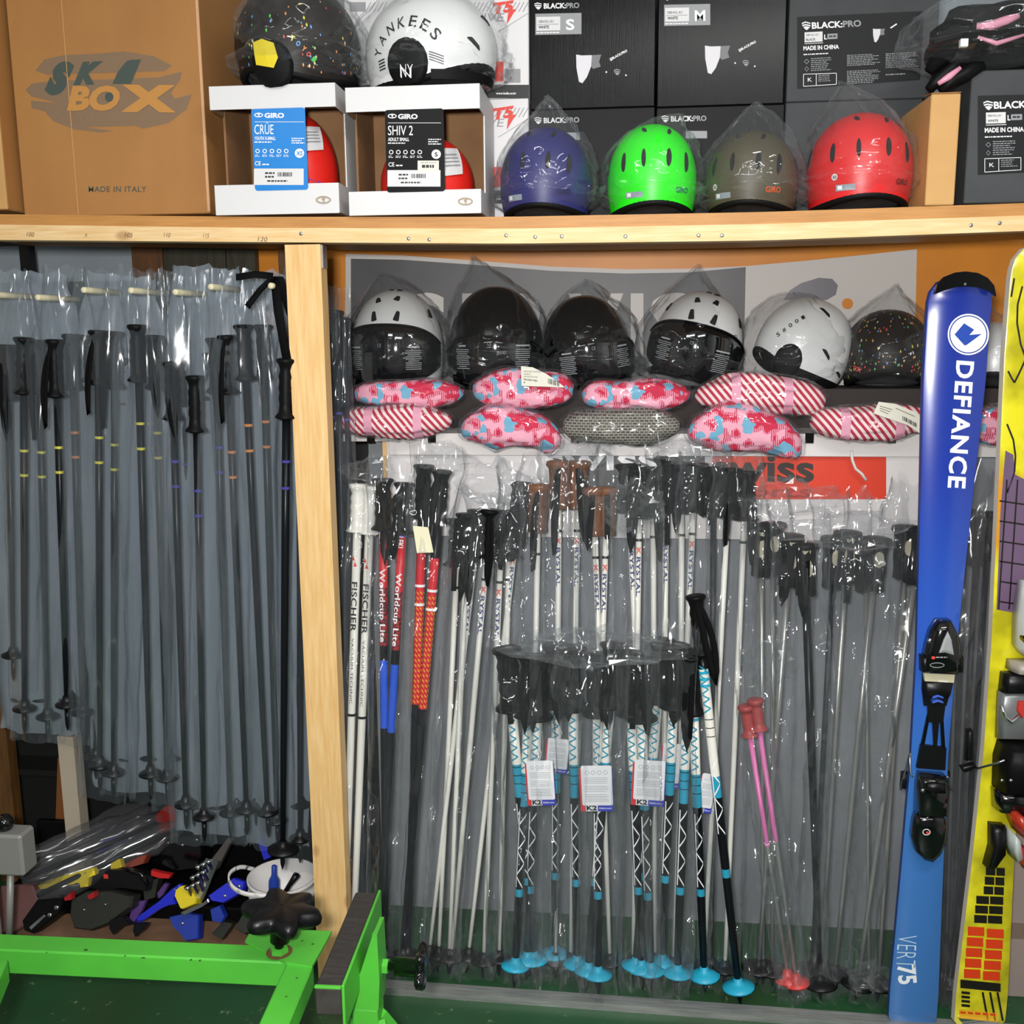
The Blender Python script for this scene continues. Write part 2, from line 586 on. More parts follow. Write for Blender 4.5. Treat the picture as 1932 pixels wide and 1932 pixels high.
def sweep_x(sel, y0, y1, ia, ib):
    pts = [p for p in SHELF_PTS if sel[0] <= p[0] <= sel[1]]
    vs, fs = [], []
    for p in pts:
        vs += [(p[0], y0, p[ib]), (p[0], y1, p[ib]), (p[0], y1, p[ia]), (p[0], y0, p[ia])]
    for i in range(len(pts) - 1):
        for k in range(4):
            k2 = (k + 1) % 4
            fs.append((i * 4 + k, i * 4 + 4 + k, i * 4 + 4 + k2, i * 4 + k2))
    n = len(pts) * 4
    fs += [(0, 1, 2, 3), (n - 1, n - 2, n - 3, n - 4)]
    return vs, fs

XJ = [p[0] for p in SHELF_PTS if p[0] <= P(560, 430, 0).x][-1]
rack = thing('storage_rack', 'pine timber storage rack with long overhead shelf, front beam and upright post', 'rack', (0, 0.3, 0))
mk('shelf_board', sweep_x((-9, XJ + 1e-6), 0.0, 0.62, 1, 2), PLANK, rack)
mk('shelf_board', sweep_x((XJ - 1e-6, 9), 0.0, 0.62, 1, 2), PLANK, rack)
mk('front_beam', sweep_x((-9, 9), -0.004, 0.042, 2, 3), PINE_X, rack)
# upright post: front corners traced at top and foot
_a, _b2 = P(537, 461, 0.0), P(604, 461, 0.0)
_c, _d = P(600, 1860, 0.0), P(652, 1860, 0.0)
_w = _b2.x - _a.x
_xt, _xb = _a.x, P(594, 1700, 0.0).x
_xb = _xt + (_xb - _xt) * (_a.z / (_a.z - P(594, 1700, 0).z))
vs = []
for z, x in ((0.0, _xb), (_a.z - 0.001, _xt)):
    vs += [(x, 0.0, z), (x + _w, 0.0, z), (x + _w, 0.045, z), (x, 0.045, z)]
mk('post', (vs, [(3, 2, 1, 0), (4, 5, 6, 7), (0, 1, 5, 4), (1, 2, 6, 5), (2, 3, 7, 6), (3, 0, 4, 7)]), PINE_Z, rack)
for px in (-180, 2120):      # end uprights outside the picture, and rear uprights carrying the boards
    q = P(px, 900, 0.0).x
    mk('post', box(q - 0.04, q + 0.04, 0.0, 0.045, 0, zshelf(q) - 0.065), PINE_Z, rack)
for px in (-180, 566, 2120):
    q = P(px, 900, 0.55).x
    mk('post', box(q - 0.04, q + 0.04, 0.57, 0.615, 0, zshelf(q) - 0.03), BROWNWOOD, rack)
# bracket and screws at the post head
_q = P(611, 470, 0.0)
br = mk('corner_bracket', box(_xt + _w, _xt + _w + 0.004, 0.006, 0.036, _a.z - 0.05, _a.z - 0.002), STEEL, rack)
for px, py in ((568, 441), (771, 450), (1180, 446), (955, 444), (1010, 447), (1060, 446), (810, 452), (1318, 444), (1362, 444), (1832, 425), (1886, 421)):
    q = P(px, py, -0.004)
    mk('screw', lathe(q + V((0, 0.0005, 0)), (0, -1, 0), [(0, 0.004), (0.0015, 0.004), (0.002, 0.002)], 10), STEEL, rack, True)
pr = Print(V((0, -0.004, 0)), V((0, -1, 0)), 0.0006)
INK = mat('marker_ink', '#4b2e1a', 0.7)
for s, x, y, w in (('100', 50, 446, 14), ('5', 159, 446, 5), ('105', 235, 447, 15), ('110', 309, 447, 12), ('115', 383, 448, 11), ('120', 486, 455, 18)):
    pr.text(s, x, y, x + w, y + 1, 9 if s != '5' else 6, INK, -0.004, 0.15)
pr.build(rack, 'handwritten_sizes')

# peg rail and its pale dowels (left bay)
RAILX0, RAILX1 = P(-220, 550, 0.24).x, P(575, 550, 0.24).x
RZ = P(280, 552, 0.24).z
mk('peg_rail', box(RAILX0, RAILX1, 0.235, 0.262, RZ - 0.028, RZ + 0.028, 0.002), mat('grey_rail', '#3c4143', 0.8), rack)
DOWEL = mat('dowel_wood', '#cfc7a6', 0.6)
PEGS = []
for px, py in ((-12, 556), (70, 561), (157, 547), (246, 548), (330, 551), (397, 541), (510, 539)):
    a = P(px, py, 0.0)
    PEGS.append(a)
    mk('peg', lathe(a, (0, 1, 0), [(0, 0.0055), (0.002, 0.0068), (0.236, 0.0068)], 12), DOWEL, rack, True)

# ------------------------------------------------------------------ what stands behind the left bay
def pbox(x0, y0, x1, y1, Y, d):
    a, b = P(x0, y1, Y), P(x1, y0, Y)
    return box(a.x, b.x, Y, Y + d, a.z, b.z, 0.001)
t = thing('window_frame', 'black metal frame behind the hanging poles, top left corner', 'frame', (P(20, 480, 0.62).x, 0.62, 0))
_u = P(46, 480, 0.62).x; _zt = P(40, 456, 0.62).z
mk('upright', box(_u - 0.015, _u + 0.015, 0.62, 0.65, 0, _zt + 0.02), BLACK, t)
mk('rail', box(_u - 0.5, _u - 0.0151, 0.62, 0.65, _zt - 0.012, _zt + 0.02), BLACK, t)
for i, (a, b, m) in enumerate(((248, 306, BROWNWOOD), (307, 366, DARKWOOD), (367, 425, DARKWOOD), (426, 480, DARKWOOD))):
    if i == 0:
        pan = thing('wood_partition', 'dark brown boarded partition behind the hanging poles', 'partition', (P(330, 480, 0.63).x, 0.63, 0))
    mk('board', box(P(a, 480, 0.63).x, P(b, 480, 0.63).x, 0.63 + 0.004 * (i % 2), 0.66, 0.0, P(a, 380, 0.63).z - 0.09), m, pan)

# added black backdrop, keeps the gaps between the hanging poles evenly dark
backdrop = thing('dark_backdrop_cabinet', 'black cabinet in the dark behind the hanging poles', 'cabinet', (P(60, 1500, 0.5).x, 0.5, 0))
CAB = mat('backdrop_black', '#0b0a09', 0.7)
mk('back_panel', box(-1.75, -0.42, 0.56, 0.575, 0.0, 1.5), CAB, backdrop)
mk('side_panel', box(-1.77, -1.7505, 0.40, 0.575, 0.0, 1.5), CAB, backdrop)
mk('side_panel', box(-0.4195, -0.40, 0.40, 0.56, 0.0, 1.5), CAB, backdrop)
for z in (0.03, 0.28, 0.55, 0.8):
    mk('shelf', box(-1.75, -0.42, 0.46, 0.56, z, z + 0.018), CAB, backdrop)
_p = PZ(150, 1660, 0.0)
wp = thing('white_post', 'short off-white square post under the leftmost hanging poles', 'post', (P(140, 1480, 0.30).x, 0.30, 0))
_x0, _x1 = P(108, 1400, 0.30).x, P(138, 1400, 0.30).x
_zt = P(125, 1390, 0.30).z
mk('upright', box(_x0, _x1, 0.30, 0.345, 0.0, _zt, 0.001), mat('offwhite_paint', '#b7ab98', 0.6), wp)
wb = thing('brown_post', 'brown timber post at the left edge of the photo', 'post', (P(5, 1450, 0.36).x, 0.36, 0))
_x1 = P(18, 1450, 0.36).x
mk('upright', box(_x1 - 0.06, _x1, 0.36, 0.40, 0.0, P(5, 1300, 0.36).z), wood('ochre_wood', '#6d4a22', '#4d3115', stretch=(9, 9, 1)), wb)
ob = thing('orange_board', 'narrow orange-brown board leaning in the dark beside the white post', 'board', (P(100, 1470, 0.42).x, 0.42, 0))
a, b = P(88, 1500, 0.42), P(108, 1435, 0.42)
mk('panel', ([(a.x, 0.42, 0), (a.x + 0.035, 0.42, 0), (b.x + 0.02, 0.44, b.z), (b.x - 0.01, 0.44, b.z),
              (a.x, 0.434, 0), (a.x + 0.035, 0.434, 0), (b.x + 0.02, 0.454, b.z), (b.x - 0.01, 0.454, b.z)],
             [(0, 1, 2, 3), (7, 6, 5, 4), (0, 4, 5, 1), (1, 5, 6, 2), (2, 6, 7, 3), (3, 7, 4, 0)]), mat('orange_stain', '#7c4a1e', 0.6), ob)

# ------------------------------------------------------------------ floor strip of the right bay
a = PZ(716, 1876, 0.0); b = PZ(1500, 1933, 0.0)
d = V((b.x - a.x, b.y - a.y, 0)).normalized(); nrm = V((-d.y, d.x, 0))
e = a + d * 1.55; s0 = a - d * 0.02
def strip(o, w0, w1, z0, z1):
    vs = []
    for z in (z0, z1):
        for q, w in ((s0, w0), (e, w0), (e, w1), (s0, w1)):
            vs.append((q.x + nrm.x * w, q.y + nrm.y * w, z))
    return vs, [(3, 2, 1, 0), (4, 5, 6, 7), (0, 1, 5, 4), (1, 2, 6, 5), (2, 3, 7, 6), (3, 0, 4, 7)]
fs = thing('floor_strip', 'dull aluminium edge strip along the floor in front of the poles', 'strip', a)
mk('front_lip', strip(s0, 0.0, 0.004, 0.0, 0.018), ALU, fs)
mk('top_plate', strip(s0, 0.0041, 0.034, 0.012, 0.017), ALU, fs)

# ------------------------------------------------------------------ banner, helmet shelf and sign of the right bay
BY = 0.69
BAN_O = mat('banner_orange', '#d9861c', 0.45, var=('#c97812', 3))
ban = thing('banner', 'orange vinyl banner with grey and white panels hung behind the helmets', 'banner', P(1200, 830, BY))
vs, nu, nv = [], 60, 14
for j in range(nv):
    for i in range(nu):
        px = 470 + (2080 - 470) * i / (nu - 1); py = 440 + (850 - 440) * j / (nv - 1)
        q = P(px, py, BY)
        vs.append((q.x, BY + 0.003 + 0.0016 * math.sin(q.x * 9) + 0.001 * nz(q.x * 6, q.z * 4, 1), q.z))
n0 = len(vs)
vs2 = [(x, y + 0.0012, z) for x, y, z in vs]
f1 = grid_faces(nu, nv)
mk('sheet', (vs + vs2, f1 + [tuple(i + n0 for i in f[::-1]) for f in f1]), BAN_O, ban, True)
BG = mat('banner_grey', '#4a494b', 0.45, var=('#5b5a5c', 3)); BWT = mat('banner_white', '#cbc5c0', 0.5)
pb = Print(V((0, BY, 0)), V((0, -1, 0)), 0.0012)
top = [(652, 479), (760, 482), (900, 492), (1040, 503), (1180, 508), (1300, 507), (1408, 502), (1520, 492), (1640, 480), (1730, 470)]
pb.poly(top + [(1722, 845), (652, 845)], BWT)
gt = [(662, 488), (760, 490), (900, 500), (1040, 511), (1180, 516), (1300, 514), (1407, 504)]
pb.poly(gt + [(1400, 845), (662, 845)], BG, 1)
for ch, x0, x1 in (('S', 762, 842), ('E', 872, 940), ('R', 958, 1040), ('V', 1072, 1176), ('I', 1190, 1214), ('S', 1226, 1318)):
    pb.text(ch, x0, 668, x1, 668, 118, BWT, 0.025, 0, 2)
pb.poly([(1478, 566), (1490, 548), (1512, 534), (1545, 524), (1570, 526), (1581, 538), (1577, 556), (1560, 566), (1540, 568), (1510, 566)], mat('banner_silver', '#77757a', 0.35, 0.4), 2)
pb.ell(1599, 573, 10.5, 10.5, BAN_O, 2)
pb.build(ban, 'printed_panels')

HSY = 0.29
HZ = P(1000, 820, HSY).z
hx0, hx1 = P(640, 822, HSY).x, P(2020, 822, HSY).x
hs = thing('helmet_shelf', 'white shelf carrying the row of bagged helmets above the poles', 'shelf', (0.2, HSY, 0))
WS = mat('white_shelf_laminate', '#cfcac8', 0.5)
mk('board', box(hx0, hx1, HSY, 0.66, HZ - 0.018, HZ, 0.001), WS, hs)
mk('front_lip', box(P(735, 822, HSY).x, hx1, HSY - 0.012, HSY - 0.0005, HZ - 0.05, HZ + 0.004, 0.001), WS, hs)
mk('riser', box(hx0 + 0.01, hx1 - 0.02, 0.47, 0.655, HZ + 0.0005, P(900, 736, 0.47).z), mat('riser_dark', '#2c2422', 0.8), hs)
for q in (hx0 + 0.02, 0.28, hx1 - 0.06):
    mk('leg', box(q, q + 0.03, 0.60, 0.65, 0.0, HZ - 0.0185), BROWNWOOD, hs)
for px in (700, 815, 950, 1085, 1225, 1375, 1527, 1682):
    q = P(px, 830, HSY - 0.014)
    mk('clip', box(q.x - 0.010, q.x + 0.010, HSY - 0.017, HSY - 0.0121, q.z - 0.008, q.z + 0.016, 0.001), BLACK_G, hs)

sg = thing('sign_board', 'white sign board with dark and red lettered panels behind the poles', 'sign', P(1200, 970, HSY + 0.01))
SY = HSY + 0.004
a, b = P(735, 1010, SY), P(1772, 836, SY)
mk('board', box(a.x, b.x, SY, SY + 0.006, a.z, HZ - 0.0185, 0.0005), mat('sign_white', '#d3cecd', 0.4), sg)
ps = Print(V((0, SY, 0)), V((0, -1, 0)), 0.0008)
SR = mat('sign_red', '#cf3a22', 0.4); SD = mat('sign_dark', '#3a3839', 0.4)
ps.rect(1042, 842, 1330, 962, SD); ps.rect(1344, 850, 1672, 942, SR)
ps.text('swiss', 1028, 886, 1240, 886, 44, PRINT_W, 0.02, 0, 1)
ps.text('swiss', 1342, 906, 1536, 908, 52, mat('sign_text', '#2a211d', 0.5), 0.03, 0, 1)
ps.text('sports', 1350, 936, 1532, 938, 22, mat('sign_text_red', '#9c2417', 0.5), 0.02, 0, 1)
ps.build(sg, 'printed_panels')
# narrow pine upright and dark gap left of the sign
q = P(728, 860, 0.305)
mk('brace', box(q.x - 0.008, q.x + 0.006, 0.305, 0.325, P(728, 925, 0.305).z, HZ - 0.0185), PINE_Z, hs)
GB = thing('backing_board', 'grey backing board in the shade behind the standing poles', 'board', (0.1, 0.335, 0))
mk('panel', box(-0.40, 1.2, 0.335, 0.345, 0.0, HZ - 0.019), mat('backing_grey', '#85888c', 0.8, var=('#74777b', 3)), GB)
# ================================================================== ski poles and their clear sleeves
GRIP_BROWN = mat('brown_grip_rubber', '#6b4023', 0.6, bump=(120, 0.4))
GRIP_WHITE = mat('white_grip', '#dcdad2', 0.4)
STRAP_M = BLACK_F
SH_BLACK = mat('shaft_black', '#0e1014', 0.32, spec=0.2)
SH_SLATE = mat('shaft_slate', '#171b21', 0.35, spec=0.2)
SH_WHITE = mat('shaft_white', '#dddbd2', 0.35)
SH_RED = mat('shaft_red', '#c5202b', 0.3)
SH_BLUE = mat('shaft_blue', '#1c4fc4', 0.35)
SH_YEL = mat('shaft_yellow', '#e3a325', 0.35)
SH_TEAL = mat('shaft_teal', '#2590ad', 0.35)
SH_NAVY = mat('shaft_navy', '#1d2c5e', 0.35)
SH_PINK = mat('shaft_pink', '#d06aa6', 0.35)
SH_SILVER = mat('shaft_silver', '#b6b5b0', 0.3, 0.7)
BK_TEAL = mat('basket_teal', '#1d9dbd', 0.4)
BK_RED = mat('basket_red', '#c4302d', 0.4)
BAND = {'y': mat('band_yellow', '#c9c24a', 0.3, 0.3), 'o': mat('band_orange', '#d08546', 0.3, 0.3),
        'p': mat('band_purple', '#4a459c', 0.3, 0.3), 'k': BLACK}
RNAV = mat('ink_navy', '#232f6e', 0.5)

def grip_prof(L, r=0.0145, kind='flare'):
    if kind == 'flare':
        return [(0, r * 1.05), (0.002, r * 1.42), (0.007, r * 1.46), (0.014, r * 1.15), (L * 0.2, r * 0.95), (L * 0.3, r * 1.12), (L * 0.38, r * 1.0),
                (L * 0.48, r * 1.12), (L * 0.56, r * 1.0), (L * 0.66, r * 1.1), (L * 0.74, r * 0.98), (L * 0.88, r * 1.1), (L * 0.94, r * 1.55), (L * 0.97, r * 1.6), (L, r * 0.8)]
    if kind == 'straight':
        return [(0, r * 0.9), (0.003, r * 1.35), (0.012, r * 1.45), (0.02, r * 1.15), (L * 0.35, r * 1.05), (L * 0.6, r * 1.1), (L * 0.8, r * 1.0), (L * 0.97, r * 1.05), (L, r * 0.7)]

def pole(T, B, label, group, shaft=None, grip=BLACK_M, gl=0.115, gr=0.0145, rs=0.0078, segs=None, bands=(), basket=BLACK, br=0.032,
         bt=0.052, strap=None, text=None, kind='flare', strap_m=None, strap_w=0.012, ovals=None, seed=0, pattern=None):
    """T grip top, B tip; segs [(t0,t1,mat)] in metres from the top"""
    T, B = V(T), V(B)
    ax = (B - T); L = ax.length; a, u, w = basis(ax)
    if w.y > 0: w, u = -w, -u
    root = thing('ski_pole', label, 'ski pole', B, group)
    t = T
    g = mk('grip', lathe(t, a, grip_prof(gl, gr, kind), 14, sx=0.92, sy=1.12), grip, root, True)
    if ovals:
        for (t0, ln, wd) in ovals:
            q = T + a * t0 + w * (gr * 1.2)
            n = 18
            pl = [(wd * math.cos(2 * PI * k / n), ln * math.copysign(abs(math.sin(2 * PI * k / n)) ** 0.7, math.sin(2 * PI * k / n))) for k in range(n)]
            mk('grip_pad', prism(pl, q, u, a, w, -0.006, 0.0035), mat('pad_beige', '#8f8a76', 0.6), g)
    s0 = gl * 0.98
    se = L - 0.035
    segs = segs or [(0, 9, shaft)]
    mats = []
    prof, mi = [], []
    for t0, t1, m in segs:
        t0, t1 = max(t0, s0), min(t1, se)
        if t1 <= t0: continue
        if m not in mats: mats.append(m)
        n = max(1, int((t1 - t0) / 0.25))
        for i in range(n):
            ta, tb = t0 + (t1 - t0) * i / n, t0 + (t1 - t0) * (i + 1) / n
            if not prof: prof.append((ta, rs))
            prof.append((tb, rs * (1 - 0.35 * (tb / L) ** 2)))
            mi.append(mats.index(m))
    sh = mk('shaft', lathe(T, a, prof, 10, mi), mats, root, True)
    R = lambda tt: rs * (1 - 0.35 * (tt / L) ** 2)
    for tb, m in bands:
        mk('band', lathe(T + a * tb, a, [(0, R(tb) * 1.02), (0, R(tb) * 1.14), (0.006, R(tb) * 1.14), (0.006, R(tb) * 1.02)], 10, caps=False), BAND.get(m, m) if isinstance(m, str) else m, root)
    # lettering / pattern wrapped round the shaft, facing the aisle
    if text or pattern:
        pt = Print(); pv = []
        for it in (text or []):
            s, t0, t1, h, m = it[:5]
            bold = it[5] if len(it) > 5 else 0.01
            vs, fs, wd = text2d(s, bold, 0.0, 1.05)
            k = (t1 - t0) / wd
            o = []
            for x, y in vs:
                tt = t0 + x * k
                th = (0.5 - y) * min(h / R(tt), 1.2)
                rr = R(tt) * 1.15
                # text runs down the pole, letters' tops to the right
                o.append(T + a * tt + (w * math.cos(th) - u * math.sin(th)) * rr)
            pt.add(o, fs, m)
        for it in (pattern or []):
            poly, m = it
            o = []
            if len(poly) == 4:
                for q in range(6):
                    s_ = q / 5
                    for e0, e1 in ((poly[0], poly[3]), (poly[1], poly[2])):
                        tt, th = e0[0] + (e1[0] - e0[0]) * s_, e0[1] + (e1[1] - e0[1]) * s_
                        o.append(T + a * tt + (w * math.cos(th) + u * math.sin(th)) * R(tt) * 1.05)
                pt.add(o, [(2 * q, 2 * q + 1, 2 * q + 3, 2 * q + 2) for q in range(5)], m)
                continue
            for tt, th in poly:
                o.append(T + a * tt + (w * math.cos(th) + u * math.sin(th)) * R(tt) * 1.06)
            pt.add(o, [tuple(range(len(o)))], m)
        pt.build(sh, 'lettering' if text else 'pattern')
    if basket:
        tb = L - bt
        mk('basket', lathe(T + a * tb, a, [(-0.014, 0.009), (-0.006, 0.011), (0.0, br * 0.55), (0.006, br), (0.010, br * 1.02), (0.009, br * 0.5), (0.008, 0.009), (0.012, 0.007)], 16), basket, root, True)
    mk('tip', lathe(T + a * (L - 0.05), a, [(0, 0.0065), (0.02, 0.0062), (0.034, 0.0055), (0.042, 0.0035), (0.05, 0.0012)], 8), SH_BLACK, root, True)
    if strap:
        # strap hangs from the grip head: strap = (dx, drop)
        dx, dr = strap
        h = T + a * 0.012 + w * gr
        bot = h + a * dr + u * dx * 0.6 + w * 0.01
        mid1 = h + a * dr * 0.45 + u * (dx * 1.2) + w * 0.018
        mid2 = h + a * dr * 0.5 + u * (dx * 0.2) + w * 0.03
        pts = bez(h, mid1, bot, 7) + bez(bot, mid2, h + w * 0.004, 7)[1:]
        mk('strap', ribbon(pts, u + w * 0.3, strap_w, 0.002), strap_m or STRAP_M, root, True)
    return root

def sleeve(top, bot, wt, wb, label, m=FILM_SLEEVE, dep=0.03, seed=0, ragged=0.02, nu=22, nv=84, pleat=1.0, group='clear sleeves on the ski poles', curl=0.0, gather=0.0, crum=0.006):
    """long clear plastic sleeve lying over its poles: open and ragged on top, sealed flat at the foot"""
    top, bot = V(top), V(bot)
    ax = bot - top; L = ax.length
    a = ax.normalized(); u = V((1, 0, 0)); u = (u - a * a.dot(u)).normalized(); w = a.cross(u)
    if w.y > 0: w = -w
    vs = []
    r = random.Random(seed)
    ph = r.random() * 40
    for j in range(nv):
        s = j / (nv - 1)
        wd = wt + (wb - wt) * s
        for k in range(nu):
            th = -0.18 * PI + 1.36 * PI * k / (nu - 1)
            cx, cy = math.cos(th), math.sin(th)
            fl = min(1.0, (1 - s) * 9 + 0.12) ** 0.6
            ft = 0.35 + 0.65 * min(1.0, s * 7)
            dy = dep * fl * ft
            n1 = nz(cx * 1.3 + ph, cy * 1.3, s * L * 2.2 + ph)
            n2 = nz(cx * 3.6 + ph, cy * 3.6 + 7, s * L * 4.0 + ph)
            n3 = nz(cx * 2.2 + 3, ph, s * L * 22)
            rg = 0.5 - abs(nz(cx * wd * 26 + ph, 3.3, s * L * 13 + ph)) * 1.6 + 0.5 * (0.5 - abs(nz(cx * wd * 60 + ph, 9.3, s * L * 34)) * 1.6)
            edge = max(0, 1 - s * 9) + max(0, (s - 0.93) * 9)
            k1 = pleat * (0.16 * n1 + 0.14 * n2) + 0.12 * n3 * (0.3 + edge)
            x = wd / 2 * cx * (1 + k1)
            y = dy * cy * (1 + 0.7 * n2 * pleat + 0.5 * n1) + crum * rg * (0.6 + 1.3 * edge)
            if crum > 0.004:                 # local dents and folds
                y += max(0.0, nz(cx * wd * 20 + ph, 5.0, s * L * 8 + ph * 2) - 0.22) * 0.075 - max(0.0, nz(cx * wd * 30 + ph, 15.0, s * L * 15 + ph) - 0.30) * 0.06
            if gather and s < gather:
                g = s / gather               # drawn in towards the peg, then fanning out in sharp pleats
                x *= 0.55 + 0.45 * g + 0.35 * max(0, 0.22 - g)
                y += 0.006 * (1 - g) * math.sin(k * 2.1 + ph) * min(1, g * 4)
            z = s * L
            if j < 2: z += ragged * (nz(th * 2.3, ph, j * 0.2) - 0.15) * (1 if j == 0 else 0.6)
            if j >= nv - 2: z += ragged * 0.7 * nz(th * 1.7, ph + 5, 2.0)
            cc = curl * edge * nz(ph, s * 9, 4)
            vs.append(top + a * z + u * (x + cc) + w * (y + cc * 0.6 + 0.5 * edge * dep * n1))
    return mk('plastic_sleeve', (vs, grid_faces(nu, nv)), m, None, True, label, 'plastic sleeve', group)

ORD = ['first', 'second', 'third', 'fourth', 'fifth', 'sixth', 'seventh', 'eighth', 'ninth', 'tenth', 'eleventh', 'twelfth', 'thirteenth',
       'fourteenth', 'fifteenth', 'sixteenth', 'seventeenth', 'eighteenth', 'nineteenth', 'twentieth', 'twenty-first', 'twenty-second', 'twenty-third']

# ------------------------------------------------------------------ left bay: black poles hanging from the dowels
LEFT = [  # grip top px, tip px, depth, band colour, band offsets (px y)
    (14, 650, 26, 1285, 0.07, None), (45, 636, 46, 1385, 0.05, 'y'), (73, 641, 91, 1400, 0.07, 'y'), (104, 640, 128, 1378, 0.05, 'y'), (136, 630, 157, 1392, 0.09, 'o'),
    (186, 623, 189, 1492, 0.05, 'y'), (217, 625, 214, 1505, 0.07, 'y'), (259, 612, 285, 1508, 0.05, 'y'), (292, 632, 317, 1515, 0.07, 'y'),
    (324, 682, 352, 1565, 0.05, 'p'), (369, 708, 386, 1588, 0.04, 'p'), (406, 637, 436, 1580, 0.07, 'p'), (428, 632, 467, 1575, 0.05, 'o'),
    (459, 612, 507, 1580, 0.05, 'o'), (496, 612, 524, 1595, 0.09, 'o'), (566, 600, 566, 1628, 0.10, 'p')]
rng = random.Random(5)
for i, (x0, y0, x1, y1, Y, bc) in enumerate(LEFT):
    T = P(x0, y0, Y); B = P(x1, y1, Y)
    L = (B - T).length
    bd = [(0.238 * (0.9 + 0.2 * rng.random()), bc), ] if bc else []
    if bd: bd.append((bd[0][0] + 0.058, bc))
    pole(T, B, 'black ski pole in the front row of the left bay, %s from left' % ORD[i], 'black ski poles hanging in the left bay',
         SH_BLACK, bands=bd, gl=0.125 + 0.01 * rng.random(), gr=0.0165, rs=0.0088, br=0.027, bt=0.075,
         strap=((rng.random() - 0.5) * 0.06, 0.16 + 0.06 * rng.random()) if i % 3 != 1 else None, strap_w=0.010)
# back row of hanging poles, dim behind the first
for i, x in enumerate((30, 60, 112, 168, 204, 240, 275, 312, 345, 395, 440, 482, 518, 552)):
    T = P(x, 655 + 25 * math.sin(i * 1.7), 0.17); B = P(x + 12 + 10 * math.sin(i), (1360 if x < 150 else 1470 if x < 320 else 1560), 0.17)
    pole(T, B, 'dark ski pole in the back row of the left bay, %s from the left' % ORD[i], 'back row of hanging ski poles', SH_SLATE,
         bands=[(0.25, 'p'), (0.31, 'p')], br=0.027, bt=0.07, rs=0.0085)
# the unsleeved one whose strap loops over the last dowel
T, B = P(541, 676, 0.01), P(533, 1640, 0.01)
pl = pole(T, B, 'long black unsleeved ski pole hung by its strap from the last dowel beside the post', 'black ski poles hanging in the left bay', SH_BLACK,
          bands=[(0.225, 'p'), (0.285, 'p')], gl=0.135, gr=0.0165, rs=0.0095, br=0.036, bt=0.06)
pk = PEGS[-1]
mk('strap', join(ribbon([T + V((0.004, -0.01, -0.005)), T + V((-0.01, -0.012, 0.10)), pk + V((0.004, 0.02, 0.02)), pk + V((0.014, 0.02, 0.016)), T + V((0.012, 0.012, 0.09)), T + V((0.01, 0.012, 0.0))], V((1, 0, 0)), 0.02),
    ribbon([pk + V((0.006, 0.004, 0.02)), pk + V((-0.03, -0.008, 0.024)), pk + V((-0.072, -0.01, 0.018))], V((0, 0.5, 1)), 0.016),
    ribbon([pk + V((0.006, 0.004, 0.018)), pk + V((-0.02, -0.012, -0.01)), pk + V((-0.05, -0.012, -0.045))], V((0.6, 0, 1)), 0.014)), STRAP_M, pl, True)
# sleeves: (x top, half width px, x foot, y foot, depth)
HS = [(18, 62, 24, 1300, 0.09), (62, 62, 70, 1398, 0.06), (120, 60, 132, 1402, 0.065), (190, 62, 192, 1510, 0.06), (225, 48, 222, 1500, 0.085), (265, 56, 290, 1515, 0.06),
      (312, 50, 318, 1530, 0.09), (345, 62, 368, 1592, 0.055), (405, 60, 425, 1590, 0.065), (455, 62, 478, 1588, 0.05), (490, 56, 512, 1600, 0.09), (560, 46, 566, 1645, 0.11),
      (60, 100, 80, 1380, 0.18), (230, 100, 245, 1490, 0.18), (390, 90, 400, 1570, 0.18), (510, 80, 525, 1590, 0.18)]
for i, (x, hw, xf_, yf, Y) in enumerate(HS):
    s = mpp(x, 900, Y)
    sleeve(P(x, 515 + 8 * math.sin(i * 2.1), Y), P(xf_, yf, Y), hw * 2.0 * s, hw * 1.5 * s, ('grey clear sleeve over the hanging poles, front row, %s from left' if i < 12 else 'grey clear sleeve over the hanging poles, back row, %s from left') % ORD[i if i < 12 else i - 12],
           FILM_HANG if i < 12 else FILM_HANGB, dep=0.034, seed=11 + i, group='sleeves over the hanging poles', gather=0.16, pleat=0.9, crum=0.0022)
# black poles just right of the post
for i, (x0, y0, x1, y1) in enumerate(((621, 592, 651, 1800), (634, 586, 668, 1815), (648, 600, 690, 1825))):
    pole(P(x0, y0, 0.20 + 0.02 * i), P(x1, y1, 0.10), 'black ski pole tucked behind the pine post, %s from the post' % ORD[i], 'black poles behind the post', SH_SLATE,
         gl=0.12, bands=[(0.24, 'p')], rs=0.007)
sleeve(P(634, 545, 0.2), P(668, 1815, 0.1), 0.07, 0.06, 'grey clear sleeve over the black poles behind the pine post', FILM_HANG, 0.03, 77)

# ------------------------------------------------------------------ right bay: standing poles
G_R = 'poles standing in the right bay'
def standing(x0, y0, x1, y1, label, Y=0.2, group=G_R, zf=0.003, **k):
    B = PZ(x1, y1, zf)
    T = P(x0, y0, Y)
    return pole(T, B, label, group, **k)

